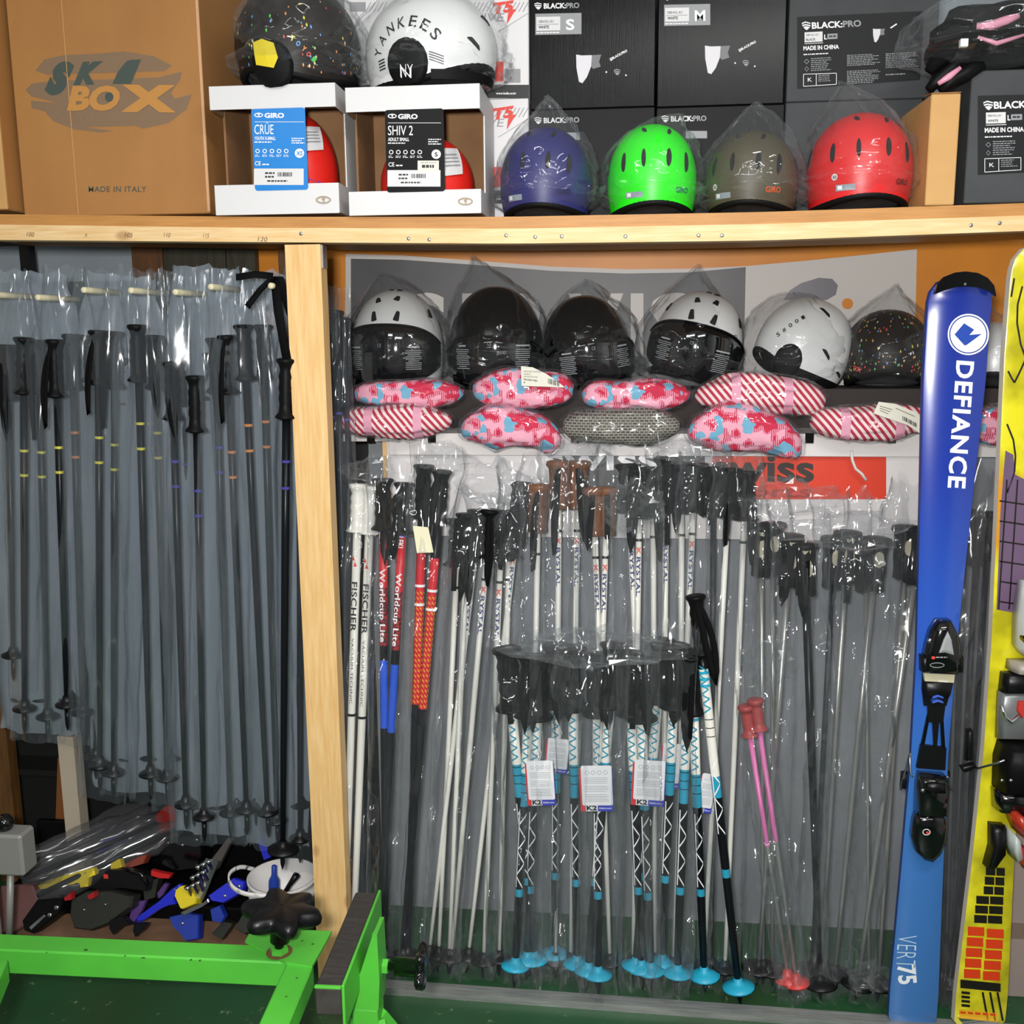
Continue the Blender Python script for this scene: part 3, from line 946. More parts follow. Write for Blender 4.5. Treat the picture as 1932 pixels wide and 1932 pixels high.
tri = lambda t: [([(t, -0.5), (t + 0.012, -0.95), (t + 0.012, -0.05)], PRINT_R), ([(t + 0.014, -0.05), (t + 0.026, -0.5), (t + 0.026, 0.4)], PRINT_R)]
for i, (x0, y0, x1, y1) in enumerate(((677, 912, 648, 1836), (700, 916, 664, 1842))):
    standing(x0, y0, x1, y1, 'white lettered ski pole with white grip, %s' % ('nearest the pine post' if i == 0 else 'second from the pine post'), 0.16, grip=GRIP_WHITE, gl=0.118, gr=0.0185, rs=0.0105,
             segs=[(0, 0.55, SH_WHITE), (0.55, 9, SH_WHITE)], bands=[(0.045, BAND['o'] if i else BAND['y']), (0.555, 'k')], pattern=tri(0.172),
             text=[('FISCHER', 0.235, 0.355, 0.014, PRINT_K, 0.02), ('VACUUM TECHNIC', 0.37, 0.53, 0.006, PRINT_K, -0.005)], seed=i)
for i, (x0, y0, x1, y1) in enumerate(((722, 902, 728, 1838), (764, 910, 712, 1842))):
    standing(x0, y0, x1, y1, 'red and blue ski pole with black flared grip, %s of the pair' % ('left' if i == 0 else 'right'), 0.15, gl=0.125, gr=0.0195, rs=0.0105,
             segs=[(0, 0.26, SH_RED), (0.26, 0.40, mat('shaft_red_speckle', '#a31d28', 0.4, var=('#1a0c10', 160, None, 0.5, 0.54))), (0.40, 0.435, SH_BLACK), (0.435, 0.60, SH_BLUE), (0.60, 9, SH_BLACK)],
             text=[('LEKI', 0.128, 0.155, 0.012, PRINT_W, 0.02), ('Worldcup Lite', 0.215, 0.39, 0.012, PRINT_W, 0.02)], bands=[(0.122, SH_BLUE)], strap=((-1) ** i * 0.05, 0.18))
hatch = []
for q in range(22):
    t0 = 0.30 + q * 0.0125
    for th in (-1.3, -0.5, 0.3, 1.0):
        hatch.append(([(t0, th), (t0 + 0.004, th), (t0 + 0.010, th + 0.5), (t0 + 0.006, th + 0.5)], SH_YEL))
for i, (x0, y0, x1, y1) in enumerate(((800, 876, 768, 1834), (834, 886, 757, 1836))):
    standing(x0, y0, x1, y1, 'red ski pole with yellow hatching and black top, %s of the pair' % ('left' if i == 0 else 'right'), 0.16, gl=0.13, gr=0.019, rs=0.0112,
             segs=[(0, 0.21, SH_BLACK), (0.21, 0.575, SH_RED), (0.575, 9, SH_BLACK)], pattern=hatch, bands=[(0.285, PRINT_W), (0.33, PRINT_W)], strap=(0.03 * (-1) ** i, 0.16))
# cream paper note stuck to the sleeve
q = P(779, 992, 0.085); q2 = P(812, 990, 0.115)
mk('paper_note', prism([(0, 0), (0.036, -0.003), (0.047, -0.062), (0.008, -0.064)], q, V((1, 0, 0)), V((0, 0, 1)), V((0, -1, 0)), 0, 0.0008), mat('cream_paper', '#d8d2b4', 0.8), None, False,
   'blank cream paper note stuck on the sleeve of the red yellow poles', 'note')

KR = [(0, 0.19, SH_WHITE), (0.19, 9, SH_WHITE)]
def krystal(t):
    return [('K', t, t + 0.018, 0.013, PRINT_R, 0.03), ('RYSTAL', t + 0.022, t + 0.115, 0.012, RNAV, 0.03)]
KP = [  # grip px, tip px, grip material, lettered, depth at top
    (884, 968, 846, 1838, BLACK_M, 0, 0.17), (906, 962, 806, 1830, BLACK_M, 1, 0.19), (926, 960, 849, 1838, BLACK_M, 1, 0.16), (948, 966, 911, 1846, BLACK_M, 1, 0.19),
    (962, 962, 941, 1842, BLACK_M, 0, 0.21), (985, 908, 880, 1836, BLACK_M, 1, 0.22), (1016, 912, 1000, 1842, GRIP_BROWN, 0, 0.20), (1055, 868, 1048, 1846, GRIP_BROWN, 1, 0.21),
    (1091, 868, 1076, 1846, GRIP_BROWN, 1, 0.22), (1119, 918, 1152, 1848, GRIP_BROWN, 1, 0.20), (1146, 918, 1118, 1848, GRIP_BROWN, 1, 0.21), (1184, 874, 1226, 1850, BLACK_M, 1, 0.22),
    (1207, 884, 1194, 1850, BLACK_M, 1, 0.2), (1257, 862, 1250, 1852, BLACK_M, 1, 0.22), (1312, 872, 1268, 1854, BLACK_M, 1, 0.21), (1346, 880, 1342, 1858, BLACK_M, 2, 0.23),
    (1377, 882, 1326, 1856, BLACK_M, 0, 0.2), (1408, 888, 1366, 1862, BLACK_M, 0, 0.22), (1232, 880, 1236, 1846, BLACK_M, 0, 0.24), (1286, 876, 1284, 1848, BLACK_M, 0, 0.24), (866, 978, 826, 1834, BLACK_M, 0, 0.21)]
KP.sort()
for i, (x0, y0, x1, y1, gm, k, Y) in enumerate(KP):
    what = {0: 'plain white', 1: 'white navy-lettered', 2: 'all black'}[k]
    lab = '%s pole with %s grip, %s from left in the standing white row' % (what, 'brown' if gm is GRIP_BROWN else 'black', ORD[i])
    standing(x0, y0, x1, y1, lab, Y, gl=0.118, gr=0.024 if gm is GRIP_BROWN else 0.0235, kind='straight' if gm is GRIP_BROWN else 'flare', grip=gm, rs=0.0072,
             shaft=SH_BLACK if k == 2 else SH_WHITE, bands=[(0.165, 'k')] if k < 2 else (), text=krystal(0.185) if k == 1 else None,
             strap=(0.03 * math.sin(i * 2.3), 0.16 + 0.05 * math.sin(i)))
# silver poles at the right
SP = [(1436, 988, 1440, 1858, SH_SILVER, 0.2, 0.005), (1458, 984, 1457, 1862, SH_SILVER, 0.18, 0.005), (1494, 1006, 1428, 1858, SH_SILVER, 0.16, 0.0062), (1517, 1022, 1548, 1888, SH_BLACK, 0.14, 0.0085),
      (1600, 1000, 1546, 1860, SH_SILVER, 0.18, 0.0058), (1656, 1012, 1572, 1868, SH_SILVER, 0.16, 0.0062), (1711, 990, 1655, 1890, SH_SILVER, 0.16, 0.0058), (1738, 1000, 1614, 1888, SH_SILVER, 0.14, 0.006),
      (1575, 1010, 1530, 1862, SH_SLATE, 0.2, 0.006), (1632, 1016, 1640, 1880, SH_SILVER, 0.2, 0.004)]
SP.sort(key=lambda q: q[0])
for i, (x0, y0, x1, y1, sm, Y, rs) in enumerate(SP):
    lab = ('black' if sm is SH_BLACK else 'dark' if sm is SH_SLATE else 'silver') + ' ski pole, %s from left in the row beside the blue ski' % ORD[i]
    standing(x0, y0, x1, y1, lab, Y, gl=0.125, gr=0.025, rs=rs*1.15, shaft=sm, kind='straight', ovals=[(0.018, 0.009, 0.009), (0.058, 0.021, 0.011)] if i in (0, 3, 6, 2, 5) else [(0.05, 0.018, 0.010)],
             br=0.04, bt=0.05, strap=(0.04 * math.sin(i * 1.9), 0.15) if i in (2, 3, 5) else None, strap_w=0.014)
# small teal and white children's poles
def teal_pattern(seed):
    r = random.Random(seed); o = []
    for z in range(5):            # outlined zigzag on the white top, white zigzag on the black foot
        t0 = 0.16 + z * 0.022
        o.append(([(t0, -0.9), (t0 + 0.004, -0.9), (t0 + 0.014, 0.5), (t0 + 0.010, 0.5)], SH_TEAL))
        o.append(([(t0 + 0.010, 0.5), (t0 + 0.014, 0.5), (t0 + 0.024, -0.9), (t0 + 0.020, -0.9)], SH_TEAL))
    for z in range(3):
        t0 = 0.285 + z * 0.02
        o.append(([(t0, -1.0), (t0 + 0.002, -1.0), (t0 + 0.002, 1.0), (t0, 1.0)], PRINT_K))
    for z in range(6):
        t0 = 0.375 + z * 0.03
        s = 1 if z % 2 else -1
        o.append(([(t0, -0.8 * s), (t0 + 0.005, -0.8 * s), (t0 + 0.033, 0.8 * s), (t0 + 0.028, 0.8 * s)], PRINT_W))
    o.append(([(0.375, -0.85), (0.555, -0.95), (0.555, -0.65), (0.375, -0.55)], PRINT_W))
    return o
KID = [(955, 1222, 1012, 1850), (1003, 1236, 970, 1864), (1018, 1238, 993, 1850), (1050, 1216, 1047, 1838), (1079, 1220, 1090, 1858), (1127, 1232, 1128, 1882), (1160, 1214, 1106, 1872),
       (1186, 1230, 1212, 1868), (1206, 1240, 1229, 1872), (1250, 1206, 1196, 1862), (1276, 1216, 1246, 1854), (1300, 1226, 1276, 1878)]
for i, (x0, y0, x1, y1) in enumerate(KID):
    standing(x0, y0, x1, y1, 'short sleeved teal and white ski pole, %s from left of the short row' % ORD[i], 0.09 + 0.02 * (i % 2), group='short teal ski poles', gl=0.15, gr=0.0265, rs=0.0122,
             segs=[(0, 0.28, SH_WHITE), (0.28, 0.36, SH_TEAL), (0.36, 0.56, SH_BLACK), (0.56, 0.578, SH_TEAL), (0.578, 9, SH_BLACK)], pattern=teal_pattern(i),
             basket=BK_TEAL, br=0.034, bt=0.062, bands=[(0.13, BK_TEAL)] if i % 2 else (), strap=(0.05 * math.sin(i * 2.7), 0.16), strap_w=0.013)
A1 = dict(group='short teal ski poles', gl=0.14, gr=0.0175, rs=0.0115, pattern=teal_pattern(3), basket=BK_TEAL, br=0.037, bt=0.052, strap_w=0.014,
          segs=[(0, 0.28, SH_WHITE), (0.28, 0.36, SH_TEAL), (0.36, 0.56, SH_BLACK), (0.56, 0.578, SH_TEAL), (0.578, 9, SH_BLACK)])
ua = standing(1304, 1236, 1330, 1872, 'unsleeved short teal ski pole standing upright, left of the bare pair', 0.06, strap=(-0.03, 0.2), bands=[(0.146, BK_TEAL)], **A1)
A1['segs'] = [(0, 0.17, SH_BLACK), (0.17, 0.42, SH_WHITE), (0.42, 0.47, SH_TEAL), (0.47, 0.64, SH_BLACK), (0.64, 0.66, SH_TEAL), (0.66, 9, SH_BLACK)]
ub = standing(1312, 1122, 1397, 1896, 'unsleeved teal ski pole leaning with its grip above the others', 0.07, strap=(0.035, 0.19), bands=[(0.175, BK_TEAL), (0.19, BK_TEAL), (0.205, BK_TEAL)], **A1)
# pink children's poles
for i, (x0, y0, x1, y1) in enumerate(((1406, 1330, 1492, 1876), (1424, 1318, 1508, 1884))):
    standing(x0, y0, x1, y1, 'small pink and silver ski pole with red basket, %s of the pair' % ('left' if i == 0 else 'right'), 0.09, group='pink ski poles', grip=mat('grip_rose', '#9c3a3a', 0.5), gl=0.075, gr=0.014, rs=0.0062,
             segs=[(0, 0.34, SH_PINK), (0.34, 9, SH_SILVER)], basket=BK_RED, br=0.032, bt=0.048)

# sleeves over the standing poles: (x top, y top, x foot, y foot, width top px, width foot px, depth top)
SL = [(688, 885, 662, 1842, 62, 60, 0.15, 'white-gripped poles'), (742, 872, 722, 1850, 92, 70, 0.14, 'red and blue poles'), (818, 852, 764, 1842, 90, 74, 0.14, 'red and yellow poles'),
      (895, 938, 830, 1846, 100, 76, 0.16, 'first white poles'), (938, 920, 892, 1852, 110, 90, 0.17, 'white poles left of brown grips'), (990, 880, 950, 1850, 90, 80, 0.2, 'lone black-gripped white pole'),
      (1030, 875, 1008, 1850, 96, 80, 0.19, 'first brown-gripped pole'), (1074, 840, 1062, 1852, 110, 90, 0.2, 'pair of brown-gripped poles'), (1132, 890, 1136, 1854, 92, 84, 0.19, 'low brown-gripped pair'),
      (1198, 858, 1210, 1856, 100, 90, 0.19, 'white poles right of brown grips'), (1262, 838, 1258, 1858, 96, 84, 0.2, 'tall white pole'), (1320, 846, 1300, 1862, 96, 84, 0.2, 'poles behind the bare grips'),
      (1392, 862, 1352, 1866, 96, 84, 0.19, 'rightmost white poles'), (1446, 930, 1444, 1866, 100, 96, 0.17, 'first silver poles'), (1508, 950, 1510, 1880, 110, 100, 0.14, 'silver and black poles'),
      (1592, 935, 1548, 1872, 120, 100, 0.16, 'middle silver poles'), (1650, 930, 1600, 1880, 120, 110, 0.15, 'silver poles near the ski'), (1716, 915, 1640, 1896, 110, 100, 0.13, 'silver poles beside the blue ski')]
for i, (x0, y0, x1, y1, w0, w1, Y, lb) in enumerate(SL):
    sleeve(P(x0, y0, Y - 0.005), PZ(x1, y1, 0.002), w0 * mpp(x0, y0, Y), w1 * 1.15e-3, 'clear plastic sleeve over the ' + lb, FILM_SLEEVE, 0.034, 40 + i, 0.045, pleat=1.2, curl=0.03, crum=0.0085, nu=26, nv=100)
SK = [(975, 1195, 985, 1858, 92, 74), (1045, 1190, 1040, 1850, 100, 80), (1085, 1198, 1092, 1868, 92, 70), (1140, 1196, 1124, 1886, 96, 76), (1192, 1194, 1208, 1880, 96, 80), (1268, 1186, 1262, 1890, 100, 84)]
for i, (x0, y0, x1, y1, w0, w1) in enumerate(SK):
    sleeve(P(x0, y0, 0.062), PZ(x1, y1, 0.002), w0 * 1.2e-3, w1 * 1.15e-3, 'clear sleeve over short teal poles, %s from left' % ORD[i], FILM_SLEEVE, 0.036, 90 + i, 0.04, pleat=1.3, nv=64, crum=0.008, group='sleeves over the short teal poles', curl=0.03)
sleeve(P(1412, 1290, 0.08), PZ(1500, 1890, 0.002), 0.07, 0.075, 'crumpled clear sleeve over the pink ski poles', FILM_SLEEVE, 0.03, 131, 0.04, curl=0.03)

# loose crumpled sleeve tops pushed between the grips
def crumple(cx, cy, Y, rx, ry, seed, label, m=FILM_CLEAR, group='crumpled plastic tops'):
    c = P(cx, cy, Y); s = mpp(cx, cy, Y)
    nu, nv = 26, 18
    vs = []
    for j in range(nv):
        ph = -PI / 2 + PI * j / (nv - 1)
        for k in range(nu):
            th = 2 * PI * k / nu
            d = V((math.cos(th) * math.cos(ph), math.sin(th) * math.cos(ph) * 0.4, math.sin(ph)))
            n = noise.noise(d * 1.9 + V((seed * 3.7, 0, 0))) * 0.5 + abs(noise.noise(d * 5 + V((0, seed, 0)))) * 0.55 - 0.1
            r = 1 + n
            vs.append(c + V((d.x * rx * s * r, d.y * rx * s * r, d.z * ry * s * r)))
    return mk('plastic_wrap', (vs, grid_faces(nu, nv, True)), m, None, False, label, 'plastic wrap', group)
for i, (cx, cy, Y, rx, ry, lb) in enumerate(((930, 915, 0.1, 62, 40, 'crumpled clear plastic over the grips left of the brown grips'), (1190, 955, 0.1, 52, 48, 'folded clear plastic flap below the grips right of the brown grips'),
        (1600, 1000, 0.08, 105, 34, 'wide crumpled clear plastic over the silver pole grips'), (1452, 1255, 0.04, 46, 46, 'crumpled clear plastic bag top above the pink poles'),
        (1455, 1680, 0.03, 24, 30, 'silvery bunched plastic knotted round the pink poles'), (1640, 1842, -0.0, 40, 26, 'crumpled clear plastic at the feet of the silver poles'),
        (700, 888, 0.10, 44, 24, 'crumpled clear plastic over the white grips beside the post'), (838, 862, 0.09, 52, 26, 'crumpled clear plastic over the red and yellow pole grips'), (1100, 852, 0.12, 58, 24, 'crumpled clear plastic over the brown grips'),
        (1300, 852, 0.12, 70, 24, 'crumpled clear plastic over the black grips below the camouflage pack'), (1500, 940, 0.10, 80, 34, 'crumpled clear plastic in front of the red sign panel'), (1130, 1222, 0.03, 150, 34, 'long crumpled clear plastic over the short teal pole grips'))):
    crumple(cx, cy, Y, rx, ry, i + 3, lb)

mk('white_cord', tube([P(x, y, 0.27) for x, y in ((1606, 850), (1608, 868), (1614, 884), (1626, 894), (1634, 906))], 0.0035, 7), mat('cord_white', '#cfc9c4', 0.6), sg, True)
# ------------------------------------------------------------------ swing tags on the short poles
TAG_W = mat('tag_card', '#d9d9dc', 0.5); TAG_R = mat('tag_red', '#c92a30', 0.5); TAG_B = mat('tag_blue', '#2c36a8', 0.5)
def tag(cx, cy, w, h, Y, label, rot=0.0, front=True):
    s = mpp(cx, cy, Y); c = P(cx, cy, Y)
    t = thing('swing_tag', label, 'tag', c, 'swing tags on the short poles')
    ca, sa = math.cos(rot), math.sin(rot)
    ux, uz = V((ca, 0, sa)), V((-sa, 0, ca))
    W_, H_ = w * s, h * s
    def rr(x0, x1, y0, y1, r):
        o = []
        for cx_, cy_, a0 in ((x1 - r, y1 - r, 0), (x0 + r, y1 - r, 90), (x0 + r, y0 + r, 180), (x1 - r, y0 + r, 270)):
            for q in range(5):
                an = math.radians(a0 + q * 22.5); o.append((cx_ + r * math.cos(an), cy_ + r * math.sin(an)))
        return o
    n = V((0, -1, 0))
    b = mk('back_card', prism(rr(-W_ * 0.56, W_ * 0.52, -H_ * 0.66, H_ * 0.42, 0.002), c, ux, uz, n, -0.003, -0.002), [TAG_W], t)
    mk('red_panel', prism([(-W_ * 0.56, -H_ * 0.66), (-W_ * 0.40, -H_ * 0.66), (-W_ * 0.40, H_ * 0.42), (-W_ * 0.56, H_ * 0.42)], c, ux, uz, n, -0.0019, -0.0014), TAG_R, t)
    mk('blue_panel', prism([(0.0, -H_ * 0.66), (W_ * 0.52, -H_ * 0.66), (W_ * 0.52, H_ * 0.42), (0.0, H_ * 0.42)], c, ux, uz, n, -0.0019, -0.0014), TAG_B, t)
    tx = Print()
    vs, fs, wd = text2d('K2', 0.04)
    k = W_ * 0.34 / wd
    tx.add([c + ux * (-W_ * 0.37 + a * k) + uz * (-H_ * 0.63 + b_ * H_ * 0.12) + n * -0.0010 for a, b_ in vs], fs, PRINT_K)
    vs, fs, wd = text2d('k2skis.com', 0.01)
    k = W_ * 0.4 / wd
    tx.add([c + ux * (W_ * 0.05 + a * k) + uz * (-H_ * 0.60 + b_ * H_ * 0.045) + n * -0.0010 for a, b_ in vs], fs, PRINT_W)
    # printed lines and little drawings on the white card
    r = random.Random(int(cx))
    for q in range(15):
        if q in (4, 9): continue
        y = H_ * (0.20 - q * 0.042)
        tx.add([c + ux * xx + uz * yy + n * 0.0014 for xx, yy in ((-W_ * 0.40, y), (W_ * (0.40 - 0.2 * r.random()), y), (W_ * 0.38, y - H_ * 0.010), (-W_ * 0.40, y - H_ * 0.010))][:4], [(0, 1, 2, 3)], PRINT_G)
    for q in range(4):
        o = [];  m_ = 12; rr_ = W_ * 0.07; x_ = W_ * (-0.3 + 0.2 * q); y_ = H_ * 0.33
        for z in range(m_):
            an = 2 * PI * z / m_; o.append(c + ux * (x_ + rr_ * math.cos(an)) + uz * (y_ + rr_ * math.sin(an)) + n * 0.0014)
        for z in range(m_):
            an = 2 * PI * z / m_; o.append(c + ux * (x_ + rr_ * 0.8 * math.cos(an)) + uz * (y_ + rr_ * 0.8 * math.sin(an)) + n * 0.0014)
        tx.add(o, [(z, (z + 1) % m_, m_ + (z + 1) % m_, m_ + z) for z in range(m_)], PRINT_G)
    mk('front_card', prism(rr(-W_ / 2, W_ / 2, -H_ / 2, H_ / 2, 0.004), c, ux, uz, n, 0.0, 0.0008), TAG_W, t)
    tx.build(t, 'print')
    mk('string', tube([c + uz * (H_ * 0.45) + n * 0.001, c + uz * (H_ * 0.7) + ux * 0.006 + n * 0.004, c + uz * (H_ * 1.0) - ux * 0.004 + n * -0.01], 0.0006, 5), PRINT_W, t)
    return t
tag(1020, 1472, 50, 78, 0.03, 'red, white and blue swing tag, leftmost of the three large ones', 0.06)
tag(1126, 1482, 58, 80, 0.025, 'red, white and blue swing tag, middle of the three large ones', 0.05)
tag(1225, 1472, 58, 80, 0.03, 'red, white and blue swing tag, rightmost of the three large ones', -0.03)
tag(1052, 1422, 40, 60, 0.08, 'swing tag half hidden behind the short teal poles at the left', -0.08)
tag(1266, 1440, 34, 80, 0.085, 'swing tag half hidden behind the short teal poles at the right', -0.05)
tag(1334, 1492, 26, 70, 0.055, 'narrow swing tag on the unsleeved teal poles', -0.12)
# ================================================================== boxes on the overhead shelf
YN = V((0, -1, 0))
def rot_box(name_root, label, xl, xr, yb, Y, h, d, mats, cat='box', rz=0.0, group=None, top_px=None, zb=None, bev=0.002, body_mat=None, name='cardboard_box'):
    """closed box whose front face runs between two pixels; stands on the shelf (or at zb)"""
    a, b = P(xl, yb, Y), P(xr, yb, Y)
    w = b.x - a.x
    if top_px is not None: h = P((xl + xr) / 2, top_px, Y).z - (zb if zb is not None else zshelf((a.x + b.x) / 2))
    z0 = (zb if zb is not None else max(zshelf(a.x), zshelf(b.x)) + 0.0008)
    t = thing(name, label, cat, ((a.x + b.x) / 2, Y, z0), group)
    M = Matrix.Translation(V((a.x, Y, z0))) @ Matrix.Rotation(rz, 4, 'Z')
    mk('body', xf(box(0, w, 0, d, 0, h, bev), M), body_mat, t)
    return t, M, w, h, d

# --- tan cartons on the left
t, M, w, h, d = rot_box('', 'plain tan carton at the far left of the overhead shelf', -330, 14, 392, 0.03, 0.62, 0.42, None, body_mat=KRAFT_L)
mk('flap', xf(box(w + 0.0005, w + 0.003, 0.0, 0.06, 0.002, h), M), KRAFT, t)
t, M, w, h, d = rot_box('', 'large brown carton with oval logo and MADE IN ITALY print', 45, 396, 396, 0.07, 0.62, 0.45, None, body_mat=KRAFT)
# front panel stands proud on the right edge with pale scuffed corner
q0 = M @ V((0, 0, 0))
mk('corner_wear', xf(box(w - 0.006, w + 0.0006, -0.0012, 0.004, 0.004, h - 0.01, 0.001), M), mat('card_scuff', '#c79a72', 0.8), t)
mk('seam', xf(box(0.128, 0.1295, -0.0012, 0.0003, 0.004, h), M), mat('card_seam', '#bf905a', 0.8), t)
pr = Print(V((0, 0.07, 0)), YN, 0.0006)
LG = mat('carton_print_grey', '#7d644c', 0.7); LT = mat('carton_print_teal', '#3f4a44', 0.7); LO = mat('carton_print_gold', '#b57f3e', 0.7)
pr.poly([(66, 133), (84, 112), (120, 104), (170, 102), (235, 97), (290, 106), (325, 124), (310, 134), (250, 136), (150, 139), (90, 141)], LG)
pr.poly([(48, 170), (60, 158), (100, 152), (200, 150), (300, 146), (343, 135), (340, 150), (322, 176), (330, 186), (362, 178), (352, 206), (318, 232), (270, 243), (255, 237), (160, 240), (215, 247), (190, 250), (140, 244), (100, 228), (84, 210), (60, 204), (58, 190), (110, 194), (60, 182)], LG)
pr.text('S', 84, 172, 140, 172, 52, LT, 0.10, 0.5, 1)
pr.text('K', 138, 157, 196, 155, 38, LT, 0.08, 0.5, 1)
pr.poly([(212, 158), (222, 136), (238, 116), (246, 113), (266, 112), (252, 146), (247, 158)], LT, 2)
pr.text('BO', 126, 206, 226, 206, 44, LO, 0.05, 0.2, 3)
pr.text('X', 228, 207, 332, 208, 46, LO, 0.07, 0.0, 3)
pr.ell(206, 183, 8, 9, LT, 4)
pr.text('ROUCCO RO', 118, 229, 306, 228, 9, mat('carton_print_tan', '#8a6c4c', 0.7), -0.01, 0.0, 2, 1.5)
pr.text('MADE IN ITALY', 167, 362, 276, 362, 11, LT, 0.008, 0, 1, 1.1)
pr.build(t, 'print')

# --- open-fronted white helmet cartons
def helmet_carton(label, front, Y, card, cardmat, bands, title, sub, size, rz, title_w, side_r=True):
    """front: (xl, xr, ytop, ybot); card: (x0, y0, x1, y1); bands: y of lower edge of top band, upper edge of bottom band"""
    xl, xr, yt, yb = front
    a, b = P(xl, yb, Y), P(xr, yb, Y)
    z0 = max(zshelf(a.x), zshelf(b.x)) + 0.0008
    W_ = b.x - a.x; H_ = P(xl, yt, Y).z - a.z; D_ = 0.235
    t = thing('helmet_carton', label, 'box', ((a.x + b.x) / 2, Y, z0), 'open helmet cartons')
    M = Matrix.Translation(V((a.x, Y, z0))) @ Matrix.Rotation(rz, 4, 'Z')
    n = (M.to_3x3() @ YN); p0 = M @ V((0, 0, 0))
    f = lambda px, py: (M.inverted() @ hit(px, py, p0, n))
    zt, zl = f((xl + xr) / 2, bands[0]).z, f((xl + xr) / 2, bands[1]).z
    th = 0.0025
    mk('top_band', xf(box(0, W_, 0, th, zt, H_, 0.0006), M), WHITE_CARD, t)
    mk('bottom_band', xf(box(0, W_, 0, th, 0, zl, 0.0006), M), WHITE_CARD, t)
    mk('base', xf(box(th, W_ - th, th, D_, 0, th), M), KRAFT_D, t)
    mk('lid', xf(box(0, W_, th, D_, H_ - th, H_), M), WHITE_CARD, t)
    mk('back_panel', xf(box(th, W_ - th, D_ - th, D_, th, H_ - th), M), KRAFT_D, t)
    cut = 0.075
    for s, x in ((0, 0.0), (1, W_ - th)):
        # side walls: window cut continues round the corner
        mk('side_wall', xf(join(box(x, x + th, cut, D_, th, H_ - th), box(x, x + th, th, cut, th, zl), box(x, x + th, th, cut, zt, H_ - th)), M), [WHITE_CARD if s else KRAFT_D], t)
        mk('side_lining', xf(box(x + (th + 0.0003 if s == 0 else -0.0018), x + (th + 0.0015 if s == 0 else -0.0003), cut + 0.001, D_ - th - 0.001, th + 0.001, H_ - th - 0.001), M), KRAFT_D, t)
    c0, c1 = f(card[0], card[1]), f(card[2], card[3])
    x0, x1, za, zb_ = c0.x, c1.x, c1.z, c0.z
    mk('centre_strip', xf(box(x0 + 0.001, x1 - 0.001, 0.0003, th, zl, zt), M), WHITE_CARD, t)
    r = 0.006; pl = []
    for cx_, cy_, a0 in ((x1 - r, zb_ - r, 0), (x0 + r, zb_ - r, 90), (x0 + r, za + r, 180), (x1 - r, za + r, 270)):
        for q in range(6):
            an = math.radians(a0 + q * 18); pl.append((cx_ + r * math.cos(an), cy_ + r * math.sin(an)))
    R3 = M.to_3x3()
    mk('sales_card', prism(pl, p0, R3 @ V((1, 0, 0)), V((0, 0, 1)), n, 0.0002, 0.0014), cardmat, t)
    return t, p0, n, card

def giro_logo(pr, x, y, s, m):
    pr.ring(x, y, s * 1.2, s * 0.62, s * 0.26, m, 1)
    pr.poly([(x - s * 0.3, y - s * 0.2), (x + s * 0.35, y - s * 0.55), (x + s * 0.1, y + s * 0.45), (x - s * 0.1, y + s * 0.1)], m, 2)

